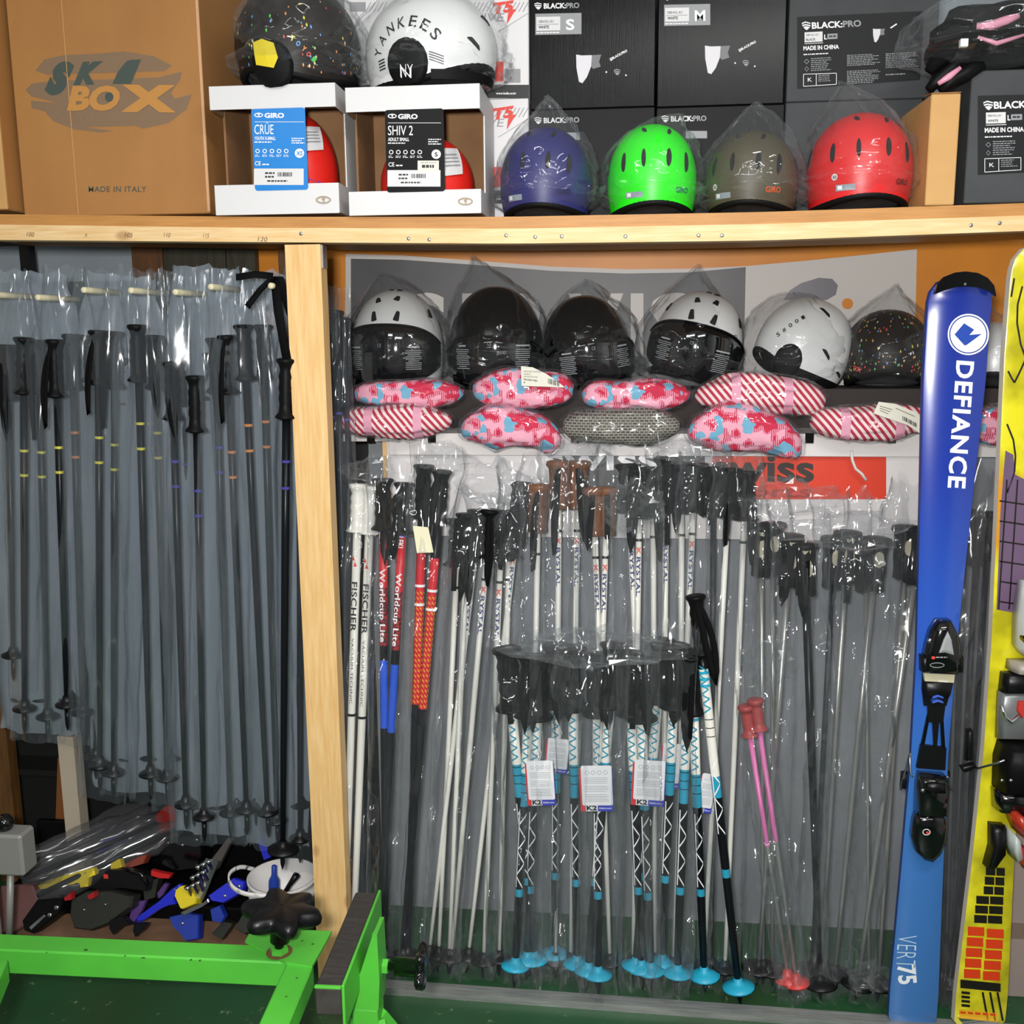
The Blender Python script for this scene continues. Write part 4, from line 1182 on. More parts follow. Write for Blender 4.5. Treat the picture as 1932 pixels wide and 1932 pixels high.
CARD_B = mat('card_blue', '#1479c6', 0.35); CARD_K = mat('card_black', '#0e0e10', 0.35, spec=0.15); INK_T = mat('ink_taupe', '#9b8b78', 0.6)
for (lab, fr, Y, card, cm, bd, ti, su, sz, rz, tw, sl) in (
        ('white open helmet carton with blue sales card', (407, 640, 158, 402), -0.012, (474, 206, 582, 358), CARD_B, (204, 347), 'CRÜE', 'YOUTH X-SMALL', 'XS', 0.01, 517, 0.0),
        ('white open helmet carton with black sales card', (659, 908, 163, 405), -0.012, (726, 208, 840, 361), CARD_K, (208, 359), 'SHIV 2', 'ADULT SMALL', 'S', 0.0, 780, 0.0)):
    t, p0, n, card = helmet_carton(lab, fr, Y, card, cm, bd, ti, su, sz, rz, tw)
    pr = Print(p0, n, 0.0018)
    x0, y0, x1, y1 = card
    giro_logo(pr, x0 + 14, y0 + 11, 7, PRINT_W)
    pr.text('GIRO', x0 + 25, y0 + 16, x0 + 62, y0 + 16, 9, PRINT_W, 0.04)
    pr.rect(x0 + 6, y0 + 23.5, x1 - 8, y0 + 24.3, PRINT_W)
    pr.text(ti, x0 + 6, y0 + 47, tw - 1, y0 + 47, 19, PRINT_W, 0.0)
    pr.text(su, x0 + 6, y0 + 58, x0 + 46, y0 + 58, 6.5, PRINT_W, 0.02)
    pr.lines(x0 + 6, y0 + 61, x0 + 40, y0 + 64, 1, PRINT_W, 0.7)
    pr.lines(x1 - 32, y0 + 54, x1 - 6, y0 + 67, 3, PRINT_W, 0.45, seed=4)
    for k in range(5):
        pr.ring(x0 + 12 + 13.5 * k, y0 + 79, 4.2, 4.2, 1.4, PRINT_W, 0, 14)
        pr.lines(x0 + 7 + 13.5 * k, y0 + 86, x0 + 17 + 13.5 * k, y0 + 91, 2, PRINT_W, 0.4, seed=k)
    pr.ell(x1 - 17, y0 + 83, 8.8, 8.8, PRINT_W)
    pr.text(sz, x1 - (23 if sz == 'XS' else 20), y0 + 87, x1 - (11 if sz == 'XS' else 14), y0 + 87, 8, cm, 0.03, 0, 1)
    pr.text('CE', x0 + 7, y0 + 106, x0 + 18, y0 + 106, 8, PRINT_W, 0.01)
    pr.lines(x0 + 21, y0 + 103, x0 + 34, y0 + 106, 1, PRINT_W, 0.8)
    pr.rect(x0 + 5, y1 - 40, x1 - 9, y1 - 9, WHITE_CARD, 1)
    pr.lines(x0 + 26, y1 - 33, x0 + 46, y1 - 19, 2, PRINT_K, 0.45, layer=2)
    r = random.Random(3); x = x0 + 50
    while x < x0 + 76:
        ww = r.uniform(0.6, 2.2); pr.rect(x, y1 - 33, x + ww, y1 - 25, PRINT_K, 2); x += ww + r.uniform(0.6, 1.6)
    pr.lines(x0 + 30, y1 - 18, x0 + 70, y1 - 14, 1, PRINT_K, 0.7, layer=2)
    if ti != 'CRÜE':
        pr.rect(788, 303, 828, 324, mat('price_sticker', '#d6d2c3', 0.6), 2)
        pr.lines(796, 311, 820, 318, 1, PRINT_K, 0.8, layer=3); pr.lines(794, 306, 826, 308, 1, PRINT_G, 0.8, layer=3)
    giro_logo(pr, fr[1] - 30, fr[3] - 25, 12, INK_T)
    pr.build(t, 'print')

# --- white and red TOP FIVE cartons behind the white helmet
T5W = mat('carton_white', '#d4d2d3', 0.5)
def t5(yb, yt, zb, lab, n):
    t, M, w, h, d = rot_box('', lab, 655, 998, yb, 0.245, 0, 0.3, None, body_mat=T5W, top_px=yt, zb=zb)
    p0 = V((0, 0.245, 0)); pr = Print(p0, YN, 0.0007)
    dy = yb - 186
    HT = mat('halftone_grey', '#8f8f92', 0.6)
    for k in range(40):
        x = 690 + k * 7.6
        pr.line([(x, 22 + dy), (x + 10, 4 + dy)], 1.6, HT)
    pr.rect(660, 4 + dy, 690, 22 + dy, PRINT_G)
    pr.text('TOP FIVE', 832, 41 + dy, 952, 40 + dy, 16, HT, 0.0, 0.15, 1)
    pr.text('T5', 932, 26 + dy, 972, 20 + dy, 20, PRINT_R, 0.05, 0.25, 2)
    pr.poly([(962, 18 + dy), (974, 17 + dy), (968, 26 + dy), (956, 46 + dy), (958, 28 + dy)], PRINT_R, 3)
    pr.rect(928, 116 + dy, 950, 154 + dy, PRINT_R, 1); pr.rect(952, 130 + dy, 982, 156 + dy, HT, 1)
    pr.line([(940, 60 + dy), (998, 24 + dy)], 1, HT, 1)
    pr.rect(655, 160 + dy, 998, 185 + dy, PRINT_K, 1)
    pr.text('www.ludis.co.kr', 936, 178 + dy, 974, 178 + dy, 4.5, PRINT_W, 0.03, 0, 2)
    pr.build(t, 'print')
    return M @ V((0, 0, h))
_z = zshelf(P(830, 300, 0.245).x)
tp = t5(385, 190, _z + 0.0008, 'lower white carton with red logo, mostly hidden behind the helmet cartons', 0)
t5(186, -60, tp.z + 0.001, 'upper white carton with red logo and halftone stripes behind the white helmet', 1)

# --- black and grey BLACK:PRO cartons
BPK = mat('carton_black_gloss', '#0a0b0d', 0.22, spec=0.12, bump=(70, 0.10, (6, 1, 0.15)))
BPK2 = mat('carton_black_matte', '#151416', 0.5, spec=0.15)
BPG = mat('carton_grey', '#46484a', 0.55, spec=0.15, var=('#3d3f41', 5)); BPD = mat('carton_panel_dark', '#212224', 0.5, spec=0.15)
def shield(pr, x, y, s, m):
    pr.poly([(x - s * .5, y - s * .32), (x - s * .1, y - s * .5), (x + s * .5, y - s * .34), (x + s * .5, y - s * .22), (x - s * .1, y - s * .36), (x - s * .5, y - s * .18)], m, 1)
    pr.poly([(x - s * .48, y - s * .08), (x - s * .1, y - s * .2), (x + s * .5, y - s * .08), (x + s * .5, y + s * .06), (x - s * .1, y - s * .05), (x - s * .4, y + s * .06)], m, 1)
    pr.poly([(x - s * .34, y + s * .14), (x, y + s * .05), (x + s * .45, y + s * .16), (x + s * .1, y + s * .5), (x - s * .1, y + s * .42)], m, 1)
def guard(pr, x, y, s):
    GA = mat('product_white', '#cfcdd2', 0.5); GB_ = mat('product_grey', '#6c6b70', 0.5)
    pr.poly([(x, y), (x + .20 * s, y + .03 * s), (x + .55 * s, y + .02 * s), (x + .52 * s, y + .42 * s), (x + .38 * s, y + .78 * s), (x + .22 * s, y + s), (x + .10 * s, y + .95 * s), (x + .01 * s, y + .45 * s)], GA, 1)
    pr.poly([(x + .55 * s, y + .02 * s), (x + .88 * s, y), (x + .80 * s, y + .25 * s), (x + .86 * s, y + .42 * s), (x + .60 * s, y + .50 * s), (x + .52 * s, y + .42 * s)], GB_, 1)
def bp_title(pr, x, y, w, sl, h=10):
    shield(pr, x - 8, y - h * .45, h * 1.35, PRINT_W)
    pr.text('BLACK:', x + 3, y, x + 3 + w * .62, y + sl * w * .62, h, PRINT_W, 0.03, 0, 1)
    pr.text('PRO', x + 3 + w * .63, y + sl * w * .63, x + 3 + w, y + sl * w, h, PRINT_G, 0.03, 0, 1)
def bp_black(lab, xl, xr, yb, yt, zb, size, tx, ty, full, m):
    t, M, w, h, d = rot_box('', lab, xl, xr, yb, 0.264, 0, 0.3, None, body_mat=m, top_px=yt, zb=zb)
    pr = Print(V((0, 0.264, 0)), YN, 0.0007)
    bp_title(pr, tx + 13, ty, 67, -0.02)
    if full:
        pr.rect(tx, ty + 10, tx + 87, ty + 50, PRINT_G, 0, -0.02)
        pr.rect(tx + 2, ty + 16, tx + 47, ty + 42, WHITE_CARD, 1, -0.02)
        pr.text('SBHG-01', tx + 6, ty + 27, tx + 34, ty + 26.5, 5, PRINT_K, 0.0, 0, 2); pr.text('WHITE', tx + 6, ty + 38, tx + 26, ty + 37.5, 5.5, PRINT_K, 0.03, 0, 2)
        pr.rect(tx + 4, ty + 30, tx + 44, ty + 30.6, PRINT_K, 2, -0.02)
        pr.lines(tx + 2, ty + 45, tx + 48, ty + 47.5, 1, PRINT_W, 0.8, -0.02, layer=1)
        pr.text(size, tx + 58, ty + 40, tx + 58 + (16 if size == 'S' else 20), ty + 39.5, 20, PRINT_W, 0.025, 0, 1)
        guard(pr, tx + 77, ty + 87, 54)
        pr.text('BLACK:PRO', tx + 146, ty + 96, tx + 174, ty + 81, 4.5, PRINT_W, 0.03, 0, 1)
        shield(pr, tx + 143, ty + 96, 6, PRINT_W); shield(pr, tx + 154, ty + 120, 12, PRINT_G)
        pr.ell(tx + 134, ty + 120, 1.6, 1.6, PRINT_W, 1, 8); pr.ell(tx + 171, ty + 126, 1.6, 1.6, PRINT_W, 1, 8)
    else:
        pr.rect(tx + 44, ty + 18, tx + 84, ty + 32, PRINT_G, 0)
    pr.build(t, 'print')
    return (M @ V((0, 0, h))).z
z_ = zshelf(P(1200, 300, 0.264).x)
za = bp_black('lower black carton directly behind the indigo blue helmet', 1001, 1233, 390, 205, z_ + 0.0008, '', 1010, 232, False, BPK2)
zb_ = bp_black('lower black carton directly behind the green helmet', 1236, 1474, 385, 200, z_ + 0.0008, '', 1250, 229, False, BPK2)
bp_black('upper glossy black carton marked size S', 1001, 1235, 203, -60, za + 0.001, 'S', 1010, 16, True, BPK)
bp_black('upper glossy black carton marked size M', 1239, 1478, 199, -60, zb_ + 0.001, 'M', 1253, -1, True, BPK)

def bp_grey(lab, xl, xr, yb, yt, Y, zb, tx, ty, colour, sl, d=0.3, wrap=True, panel=None):
    t, M, w, h, dd = rot_box('', lab, xl, xr, yb, Y, 0, d, None, body_mat=BPG, top_px=yt, zb=zb)
    if tx is not None:
        pr = Print(V((0, Y, 0)), YN, 0.0007)
        k = panel or 1.0
        X = lambda v: tx + v * k
        Yy = lambda v: ty + v * k
        pr.poly([(X(-12), Yy(-14)), (min(X(228), xr - 3), Yy(-14) + sl * 228), (min(X(220), xr - 3), Yy(116) + sl * 225), (X(-12), Yy(122))], BPD)
        bp_title(pr, X(13), Yy(8), 93 * k, sl, 12 * k)
        pr.rect(X(2), Yy(15), X(36), Yy(34), WHITE_CARD, 1, sl)
        pr.text('SBHG-01', X(5), Yy(22), X(28), Yy(22) + sl * 20, 4, PRINT_K, 0, 0, 2); pr.text(colour, X(5), Yy(31), X(23), Yy(31) + sl * 20, 4.5, PRINT_K, 0.02, 0, 2)
        pr.rect(X(2), Yy(36), X(37), Yy(37), PRINT_W, 1, sl)
        pr.text('L', X(39), Yy(28), X(44), Yy(28), 9 * k, PRINT_W, 0.03, 0, 1)
        pr.rect(X(45), Yy(18), X(64), Yy(28), PRINT_G, 1, sl); pr.lines(X(48), Yy(21), X(62), Yy(25), 1, PRINT_K, 0.8, sl, layer=2)
        pr.text('MADE IN CHINA', X(0), Yy(49), X(67), Yy(49) + sl * 67, 8 * k, PRINT_W, 0.03, 0, 1)
        pr.lines(X(0), Yy(56), X(70), Yy(60), 1, PRINT_W, 0.5, sl, 2, 1)
        pr.lines(X(14), Yy(64), X(56), Yy(90), 7, PRINT_G, 0.4, sl, 3, 1)
        pr.ring(X(6), Yy(70), 5, 5, 1.2, PRINT_G, 1, 4); pr.ring(X(6), Yy(84), 4, 5, 1, PRINT_G, 1, 4)
        pr.line([(X(0), Yy(94)), (X(62), Yy(92)), (X(62), Yy(113)), (X(0), Yy(117)), (X(0), Yy(94))], 1, PRINT_W, 1)
        pr.line([(X(24), Yy(93)), (X(24), Yy(115))], 1, PRINT_W, 1)
        pr.text('K', X(8), Yy(108), X(16), Yy(108), 8, PRINT_W, 0.0, 0, 1)
        pr.lines(X(28), Yy(96), X(56), Yy(110), 4, PRINT_G, 0.4, sl, 5, 1)
        pr.lines(X(82), Yy(58), X(148), Yy(80), 7, PRINT_G, 0.45, sl, 6, 1); pr.lines(X(82), Yy(88), X(148), Yy(114), 8, PRINT_G, 0.45, sl, 7, 1)
        if xr > X(228):
            pr.lines(X(155), Yy(55), X(218), Yy(84), 9, PRINT_G, 0.45, sl, 8, 1); pr.lines(X(155), Yy(94), X(200), Yy(98), 1, PRINT_G, 0.5, sl, 9, 1)
            guard(pr, X(131), Yy(8), 26)
            pr.line([(X(164), Yy(7)), (X(176), Yy(-1))], 2.4, PRINT_W, 1)
        pr.build(t, 'print')
    return (M @ V((0, 0, h))).z
z_ = zshelf(P(1600, 300, 0.275).x)
zg = bp_grey('plain dark grey carton behind the red helmet', 1476, 1730, 378, 190, 0.275, z_ + 0.0008, None, 0, '', 0)
bp_grey('printed dark grey carton above the red helmet', 1483, 1762, 189, -70, 0.275, zg + 0.001, 1516, 46, 'BLACK', -0.05)
zr = bp_grey('printed dark grey carton at the far right of the overhead shelf', 1818, 2110, 383, 132, 0.02, None, 1858, 196, 'WHITE', -0.03, 0.3, panel=1.1)
# narrow kraft carton standing on end
t, M, w, h, d = rot_box('', 'narrow plain kraft carton standing on end right of the red helmet', 1745, 1800, 388, 0.0, 0, 0.22, None, body_mat=KRAFT_L, top_px=178)
mk('lid_flap', xf(([(0, 0, h + 0.0005), (w, 0, h + 0.0005), (w, 0.05, h + 0.012), (0, 0.05, h + 0.006), (0, 0, h + 0.002), (w, 0, h + 0.002), (w, 0.05, h + 0.0135), (0, 0.05, h + 0.0075)],
                       [(3, 2, 1, 0), (4, 5, 6, 7), (0, 1, 5, 4), (1, 2, 6, 5), (2, 3, 7, 6), (3, 0, 4, 7)]), M), KRAFT, t)
ZR_TOP = zr
# ================================================================== helmets in clear bags
H_PURP = mat('helmet_indigo', '#262564', 0.45); H_GREEN = mat('helmet_green', '#22e018', 0.4); H_OLIVE = mat('helmet_olive', '#4a4433', 0.5); H_RED = mat('helmet_red', '#cf2326', 0.4)
H_WHITE = mat('helmet_white', '#dfe0df', 0.3); H_BLK = mat('helmet_black', '#070708', 0.2, spec=0.3); H_DOT = mat('helmet_charcoal', '#1e1a18', 0.45, spec=0.2)
VISOR = mat('visor_smoke', '#121416', 0.06, 0.0, 0.8, coat=1.0)
VENT = mat('vent_painted_shade', '#07070a', 0.8); PAD = mat('pad_black', '#0b0b0c', 0.6, spec=0.15)  # near-black vent colour stands in for shade inside the openings
DOTC = [mat('dot_' + n, c, 0.5) for n, c in (('yellow', '#d6cf45'), ('green', '#4fbf52'), ('red', '#d0453f'), ('blue', '#5d9ad6'), ('cream', '#d8d2a0'), ('orange', '#d98a45'))]

class Helmet:
    def __init__(s, label, M, W_, D_, H_, shell, group, name='ski_helmet', brow=0.45):
        s.M, s.a, s.b, s.H = M, W_ / 2, D_ / 2, H_
        s.z0 = 0.40 * H_; s.c = H_ - s.z0; s.brow = brow
        s.t = thing(name, label, 'helmet', M @ V((0, 0, 0)), group)
        nu, nv = 56, 26
        vs, fs = [], []
        for j in range(nv):
            for k in range(nu):
                az = 2 * PI * k / nu
                v0 = s.vmin(az); v = v0 + (0.999 - v0) * (j / (nv - 1)) ** 1.0
                vs.append(s.pt(az, v))
        fs = grid_faces(nu, nv, True) + [tuple(range((nv - 1) * nu, nv * nu))]
        mk('shell', (vs, fs), shell, s.t, True)
        vi = []
        for j in range(10):
            for k in range(nu):
                az = 2 * PI * k / nu
                v0 = s.vmin(az); v = v0 + (0.98 - v0) * j / 9
                vi.append(s.pt(az, v, -0.018))
        mk('liner', (vi, [f[::-1] for f in grid_faces(nu, 10, True)]), PAD, s.t, True)
        s.edge = mk('edge_trim', tube([s.pt(2 * PI * k / 48, s.vmin(2 * PI * k / 48), -0.006) for k in range(48)], 0.008, 8, True), PAD, s.t, True)
    def vmin(s, az):
        f = math.cos(az)
        return -(s.brow + (0.95 - s.brow) * (1 - max(0, f) ** 2))
    def loc(s, az, v):
        if v >= 0:
            el = v * PI / 2
            e = math.cos(el) ** 0.92
            return V((s.a * math.sin(az) * e, -s.b * math.cos(az) * e, s.z0 + s.c * math.sin(el)))
        r = 1 - 0.10 * v * v
        return V((s.a * math.sin(az) * r, -s.b * math.cos(az) * r, s.z0 * (1 + v) - 0.004 * v))
    def nrm(s, az, v):
        e = 1e-3
        d1 = s.loc(az + e, v) - s.loc(az - e, v)
        d2 = s.loc(az, min(v + e, 0.9995)) - s.loc(az, v - e)
        n = d1.cross(d2)
        return n.normalized() if n.length > 1e-14 else V((0, 0, 1))
    def pt(s, az, v, off=0.0):
        q = s.loc(az, v)
        if off:
            q = q + s.nrm(az, min(v, 0.99)) * off
        return s.M @ q
    def patch(s, az0, v0, x, y, off=0.0008):
        el = max(0, v0) * PI / 2
        r = (s.a + s.b) / 2 * max(0.25, math.cos(el))
        h0 = v0 * s.z0 if v0 < 0 else v0 * s.c * 1.4      # height along the shell from its widest line
        h1 = h0 + y
        v = h1 / s.z0 if h1 < 0 else h1 / (s.c * 1.4)
        return s.pt(az0 + x / r, max(-1.02, min(0.99, v)), off)
    def prints(s, name='print'):
        return Print()
    def poly(s, pr, az0, v0, pts, m, off=0.0010):
        # fan from the centre so the piece hugs the dome
        if len(pts) < 10:
            pts = [(a[0] + (b[0] - a[0]) * q / 4, a[1] + (b[1] - a[1]) * q / 4) for a, b in zip(pts, pts[1:] + pts[:1]) for q in range(4)]
        n = len(pts)
        cx, cy = sum(p[0] for p in pts) / n, sum(p[1] for p in pts) / n
        o = [s.patch(az0, v0, cx, cy, off)] + [s.patch(az0, v0, x, y, off) for x, y in pts]
        pr.add(o, [(0, 1 + k, 1 + (k + 1) % n) for k in range(n)], m)
    def vent(s, az, v, ln, wd, tilt=0.0, kind='lens'):
        pts = []
        n = 14
        for k in range(n):
            th = 2 * PI * k / n
            if kind == 'lens': x, y = wd * math.cos(th), ln * math.sin(th)
            else:
                x = wd * math.copysign(abs(math.cos(th)) ** 0.35, math.cos(th)); y = ln * math.copysign(abs(math.sin(th)) ** 0.35, math.sin(th)); x *= 1 - 0.25 * (y / ln)
            pts.append((x * math.cos(tilt) - y * math.sin(tilt), x * math.sin(tilt) + y * math.cos(tilt)))
        pr = Print(); s.poly(pr, az, v, pts, VENT, 0.0018)
        # skirt from the raised dark patch down to the shell
        o = [s.patch(az, v, x, y, 0.0019) for x, y in pts] + [s.patch(az, v, x * 1.12, y * 1.06, -0.0004) for x, y in pts]
        pr.add(o, [(k, (k + 1) % n, n + (k + 1) % n, n + k) for k in range(n)], VENT)
        pr.build(s.t, 'vent')
    def text(s, pr, t, az0, v0, x0, y0, w, h, m, ang=0.0, bold=0.02, off=0.0014):
        vs, fs, wd = text2d(t, bold)
        ca, sa = math.cos(ang), math.sin(ang)
        o = []
        for x, y in vs:
            X, Y = x / wd * w, y * h
            o.append(s.patch(az0, v0, x0 + X * ca - Y * sa, y0 + X * sa + Y * ca, off))
        pr.add(o, fs, m)
    def visor(s, A=1.25, hi=0.22, lo=-0.78, off=0.010):
        nu, nv = 40, 14
        def ring(o):
            vs = []
            for j in range(nv):
                for k in range(nu):
                    u = -1 + 2 * k / (nu - 1)
                    az = A * u
                    top = hi - 0.10 * u ** 4 - 0.10 * u * u
                    bot = lo + 0.42 * abs(u) ** 2.6
                    if abs(u) < 0.16: bot += 0.16 * (1 - abs(u) / 0.16)
                    vs.append(s.pt(az, bot + (top - bot) * j / (nv - 1), o))
            return vs
        A_, B_ = ring(off), ring(off - 0.003)
        n = len(A_)
        f = grid_faces(nu, nv)
        fs = f + [tuple(i + n for i in q[::-1]) for q in f]
        bd = list(range(nu)) + [j * nu + nu - 1 for j in range(1, nv)] + [(nv - 1) * nu + k for k in range(nu - 2, -1, -1)] + [j * nu for j in range(nv - 2, 0, -1)]
        for i in range(len(bd)):
            p, q = bd[i], bd[(i + 1) % len(bd)]
            fs.append((q, p, n + p, n + q))
        v = mk('visor', (A_ + B_, fs), VISOR, s.t, True)
        mk('visor_seal', tube([V(A_[(nv - 1) * nu + k]) for k in range(nu)], 0.0022, 6), PAD, v, True)
        pr = Print(); r = random.Random(int(s.a * 1e5))
        for side in (-1, 1):
            for q in range(11):
                v0 = 0.02 - q * 0.05
                w = 0.036 * (1 - 0.5 * r.random() * (q % 3 == 0))
                a0 = side * 0.62
                o = [s.pt(a0 + dx / s.a, v0 + dy, off + 0.0012) for dx, dy in ((-w / 2 - 0.004, 0), (0, 0), (w / 2, 0), (w / 2, 0.015), (0, 0.015), (-w / 2 - 0.004, 0.015))]
                pr.add(o, [(0, 1, 4, 5), (1, 2, 3, 4)], mat('visor_print', '#a9adb0', 0.6))
        vs, fs2, wd = text2d('CE', 0.0)
        pr.add([s.pt((x / wd * 0.009 - 0.012) / s.a, 0.03 + y * 0.035, off + 0.0006) for x, y in vs], fs2, PRINT_G)
        pr.build(v, 'print')
        return v
    def dots(s, n, seed, lo=-0.8):
        r = random.Random(seed); pr = Print()
        for _ in range(n):
            az = r.uniform(-PI, PI); v = r.uniform(lo, 0.95)
            if v < s.vmin(az) + 0.06: continue
            q = r.uniform(0.0018, 0.0034)
            s.poly(pr, az, v, [(-q * .7, 0), (0, -q * 1.3), (q * .7, 0), (0, q * 1.3)], r.choice(DOTC))
        pr.build(s.t, 'confetti_print')
    def ear(s, az, w=0.034, h=0.05, m=PAD):
        pts = [(w * math.cos(2 * PI * k / 20), h * math.sin(2 * PI * k / 20)) for k in range(20)]
        o = []
        for off, kk in ((0.0, 1.0), (0.010, 0.95), (0.012, 0.75)):
            o += [s.patch(az, -0.55, x * kk, y * kk, off) for x, y in pts]
        f = grid_faces(20, 3, True) + [tuple(range(40, 60))]
        return mk('ear_pad', (o, f), m, s.t, True)

def bag(M, W_, D_, H_, tip, seed, label, m=FILM_CLEAR, group='clear bags on the helmets', puff=0.016, skirt=0.02):
    nu, nv = 84, 64
    vs = []
    r = random.Random(seed); o = V((r.random() * 50, r.random() * 50, r.random() * 50))
    R = M.to_3x3(); c = M @ V((0, 0, 0))
    zc = H_ * 0.42
    T = V((tip[0], tip[2] if len(tip) > 2 else 0, tip[1]))
    for j in range(nv):
        ph = -PI / 2 + PI * j / (nv - 1)
        for k in range(nu):
            th = 2 * PI * k / nu
            d = V((math.cos(th) * math.cos(ph), math.sin(th) * math.cos(ph), math.sin(ph)))
            n1 = noise.noise(d * 1.6 + o); n2 = 0.5 - abs(noise.noise(d * 3.6 + o)) * 1.8; n3 = 0.5 - abs(noise.noise(d * 7.5 + o)) * 1.8; n4 = 0.5 - abs(noise.noise(d * 17 + o)) * 1.8
            ex = puff * (1.1 + 0.9 * n1) + 0.010 * n2 + 0.007 * n3 + 0.0026 * n4
            cp = max(0.0, math.cos(ph)) ** 0.85
            p = V((d.x / max(1e-6, math.cos(ph)) * cp * (W_ / 2 + ex) if math.cos(ph) > 1e-6 else 0, d.y / max(1e-6, math.cos(ph)) * cp * (D_ / 2 + ex) if math.cos(ph) > 1e-6 else 0,
                   zc + (d.z * (H_ - zc + ex) if d.z > 0 else d.z * zc)))
            if d.z > 0.25:
                g = ((d.z - 0.25) / 0.75)
                g2 = g ** 2.4
                p = p * (1 - g2 * 0.9) + V((T.x, T.y, H_ + T.z)) * (g2 * 0.9)
                p += V((n2, n3, n1)) * (0.012 * g)
            if d.z < -0.2:
                q = (-0.2 - d.z) / 0.8
                p.x += d.x * skirt * (1 + 1.5 * n2) * (1 - abs(q - 0.45)); p.y += d.y * skirt * 0.7 * (1 + n2) * (1 - q)
                p.z = max(p.z, 0.0015 + 0.004 * abs(n3))
            vs.append(c + R @ p)
    return mk('plastic_bag', (vs, grid_faces(nu, nv, True)), m, None, True, label, 'plastic bag', group)

def place(cx, xl, xr, yt, Y, zbot):
    W_ = P(xr, (yt + 400) / 2, Y).x - P(xl, (yt + 400) / 2, Y).x
    c = P(cx, 400, Y)
    H_ = P(cx, yt, Y).z - zbot
    x = P(cx, yt + 80, Y).x
    return V((x, Y, zbot)), W_, H_

RZ_ = lambda d: Matrix.Rotation(math.radians(d), 4, 'Z')
RX_ = lambda d: Matrix.Rotation(math.radians(d), 4, 'X')
RY_ = lambda d: Matrix.Rotation(math.radians(d), 4, 'Y')
TR = Matrix.Translation

# ---------------- front row on the overhead shelf
GT = 'coloured helmets on the overhead shelf'
def four_vents(h, yaw=0):
    for az, v, l, w, t in ((-0.30, 0.20, 0.017, 0.0045, 0.05), (0.28, 0.20, 0.017, 0.0055, -0.12), (-0.80, 0.17, 0.018, 0.005, 0.12), (0.76, 0.16, 0.019, 0.0055, -0.22), (-1.5, 0.17, 0.018, 0.005, 0.2), (1.45, 0.17, 0.018, 0.005, -0.2),
                          (-0.42, 0.62, 0.009, 0.004, 0.6), (0.5, 0.58, 0.010, 0.004, -0.5), (2.6, 0.3, 0.02, 0.006, 0), (-2.6, 0.3, 0.02, 0.006, 0)):
        h.vent(az, v, l, w, t)
FRONT = [('blue violet', 1030, 945, 1116, 242, H_PURP, (0.0, 0.07), -8, 'indigo blue helmet in a clear bag, left of the green helmet'),
         ('green', 1230, 1146, 1314, 236, H_GREEN, (0.07, 0.02), 4, 'bright green helmet in a clear bag on the overhead shelf'),
         ('olive', 1418, 1332, 1506, 248, H_OLIVE, (0.0, 0.06), -14, 'olive brown helmet in a clear bag, between the green and red ones'),
         ('red', 1622, 1524, 1722, 215, H_RED, (-0.055, 0.08), 2, 'red helmet with XS sticker in a clear bag on the overhead shelf')]
for i, (nm, cx, xl, xr, yt, m, tip, yaw, lab) in enumerate(FRONT):
    Y = 0.125
    x = P(cx, 330, Y).x
    c, W_, H_ = place(cx, xl, xr, yt, Y, zshelf(x) + 0.002)
    M = TR(c) @ RZ_(yaw)
    h = Helmet(lab, M, W_, W_ * 1.12, H_, m, GT, brow=0.72)
    four_vents(h)
    pr = Print()
    az_s = -0.55
    pts = [(0.007 * math.cos(2 * PI * k / 16), 0.007 * math.sin(2 * PI * k / 16)) for k in range(16)]
    if nm in ('red', 'olive'):
        h.poly(pr, -0.72, -0.22, pts, WHITE_CARD); h.text(pr, 'XS', -0.72, -0.22, -0.0045, -0.003, 0.009, 0.006, PRINT_K, 0, 0.03)
    h.text(pr, 'GIRO', 0.62, -0.38, -0.018, -0.006, 0.036, 0.012, {'green': mat('ink_slate', '#1c4a5c', 0.5), 'olive': mat('ink_orange', '#d2541e', 0.5), 'red': PRINT_K}.get(nm, mat('ink_dark', '#15143a', 0.5)), 0, 0.02)
    h.poly(pr, -0.5, -0.50, [(-0.022, -0.007), (0.02, -0.006), (0.02, 0.006), (-0.022, 0.006)], mat('clear_sticker', '#8e97a0', 0.4))
    h.poly(pr, -0.5, -0.50, [(-0.018, -0.004), (-0.008, -0.004), (-0.008, 0.004), (-0.018, 0.004)], PRINT_W, 0.0013)
    pr.build(h.t, 'stickers')
    bag(TR(c), W_, W_ * 1.12, H_, tip, 20 + i, 'clear bag over the %s helmet' % nm, puff=0.010, skirt=0.016)
bagtips = None

# ---------------- two helmets on top of the helmet cartons
c1 = P(520, 158, -0.012); z1 = zshelf(c1.x) + P(420, 158, -0.012).z - P(420, 402, -0.012).z + 0.006
c, W_, H_ = place(568, 468, 676, -28, 0.11, z1 + 0.004)
M = TR(c) @ RZ_(-38) @ RX_(6)
h = Helmet('charcoal helmet with confetti dots and yellow sticker on the blue-carded carton', M, W_, W_ * 1.12, H_, H_DOT, 'helmets on the helmet cartons', brow=0.55)
h.dots(360, 3)
h.ear(0.55, 0.045, 0.05)
pr = Print()
h.poly(pr, 0.5, -0.28, [(-0.024, -0.02), (0.012, -0.03), (0.024, -0.012), (0.020, 0.016), (-0.002, 0.026), (-0.022, 0.022)], mat('sticker_yellow', '#d8c32c', 0.35), 0.0135)
for (s, x, y, a, k) in (('T', 0.050, 0.022, -0.5, 0), ('O', 0.060, 0.012, -0.6, 3), ('Y', 0.070, 0.002, -0.7, 5), ('O', 0.078, -0.008, -0.8, 2), ('I', 0.088, -0.018, -0.8, 1)):
    h.text(pr, s, 0.5, -0.28, x, y, 0.008, 0.010, DOTC[k], a, 0.05)
pr.build(h.t, 'stickers')
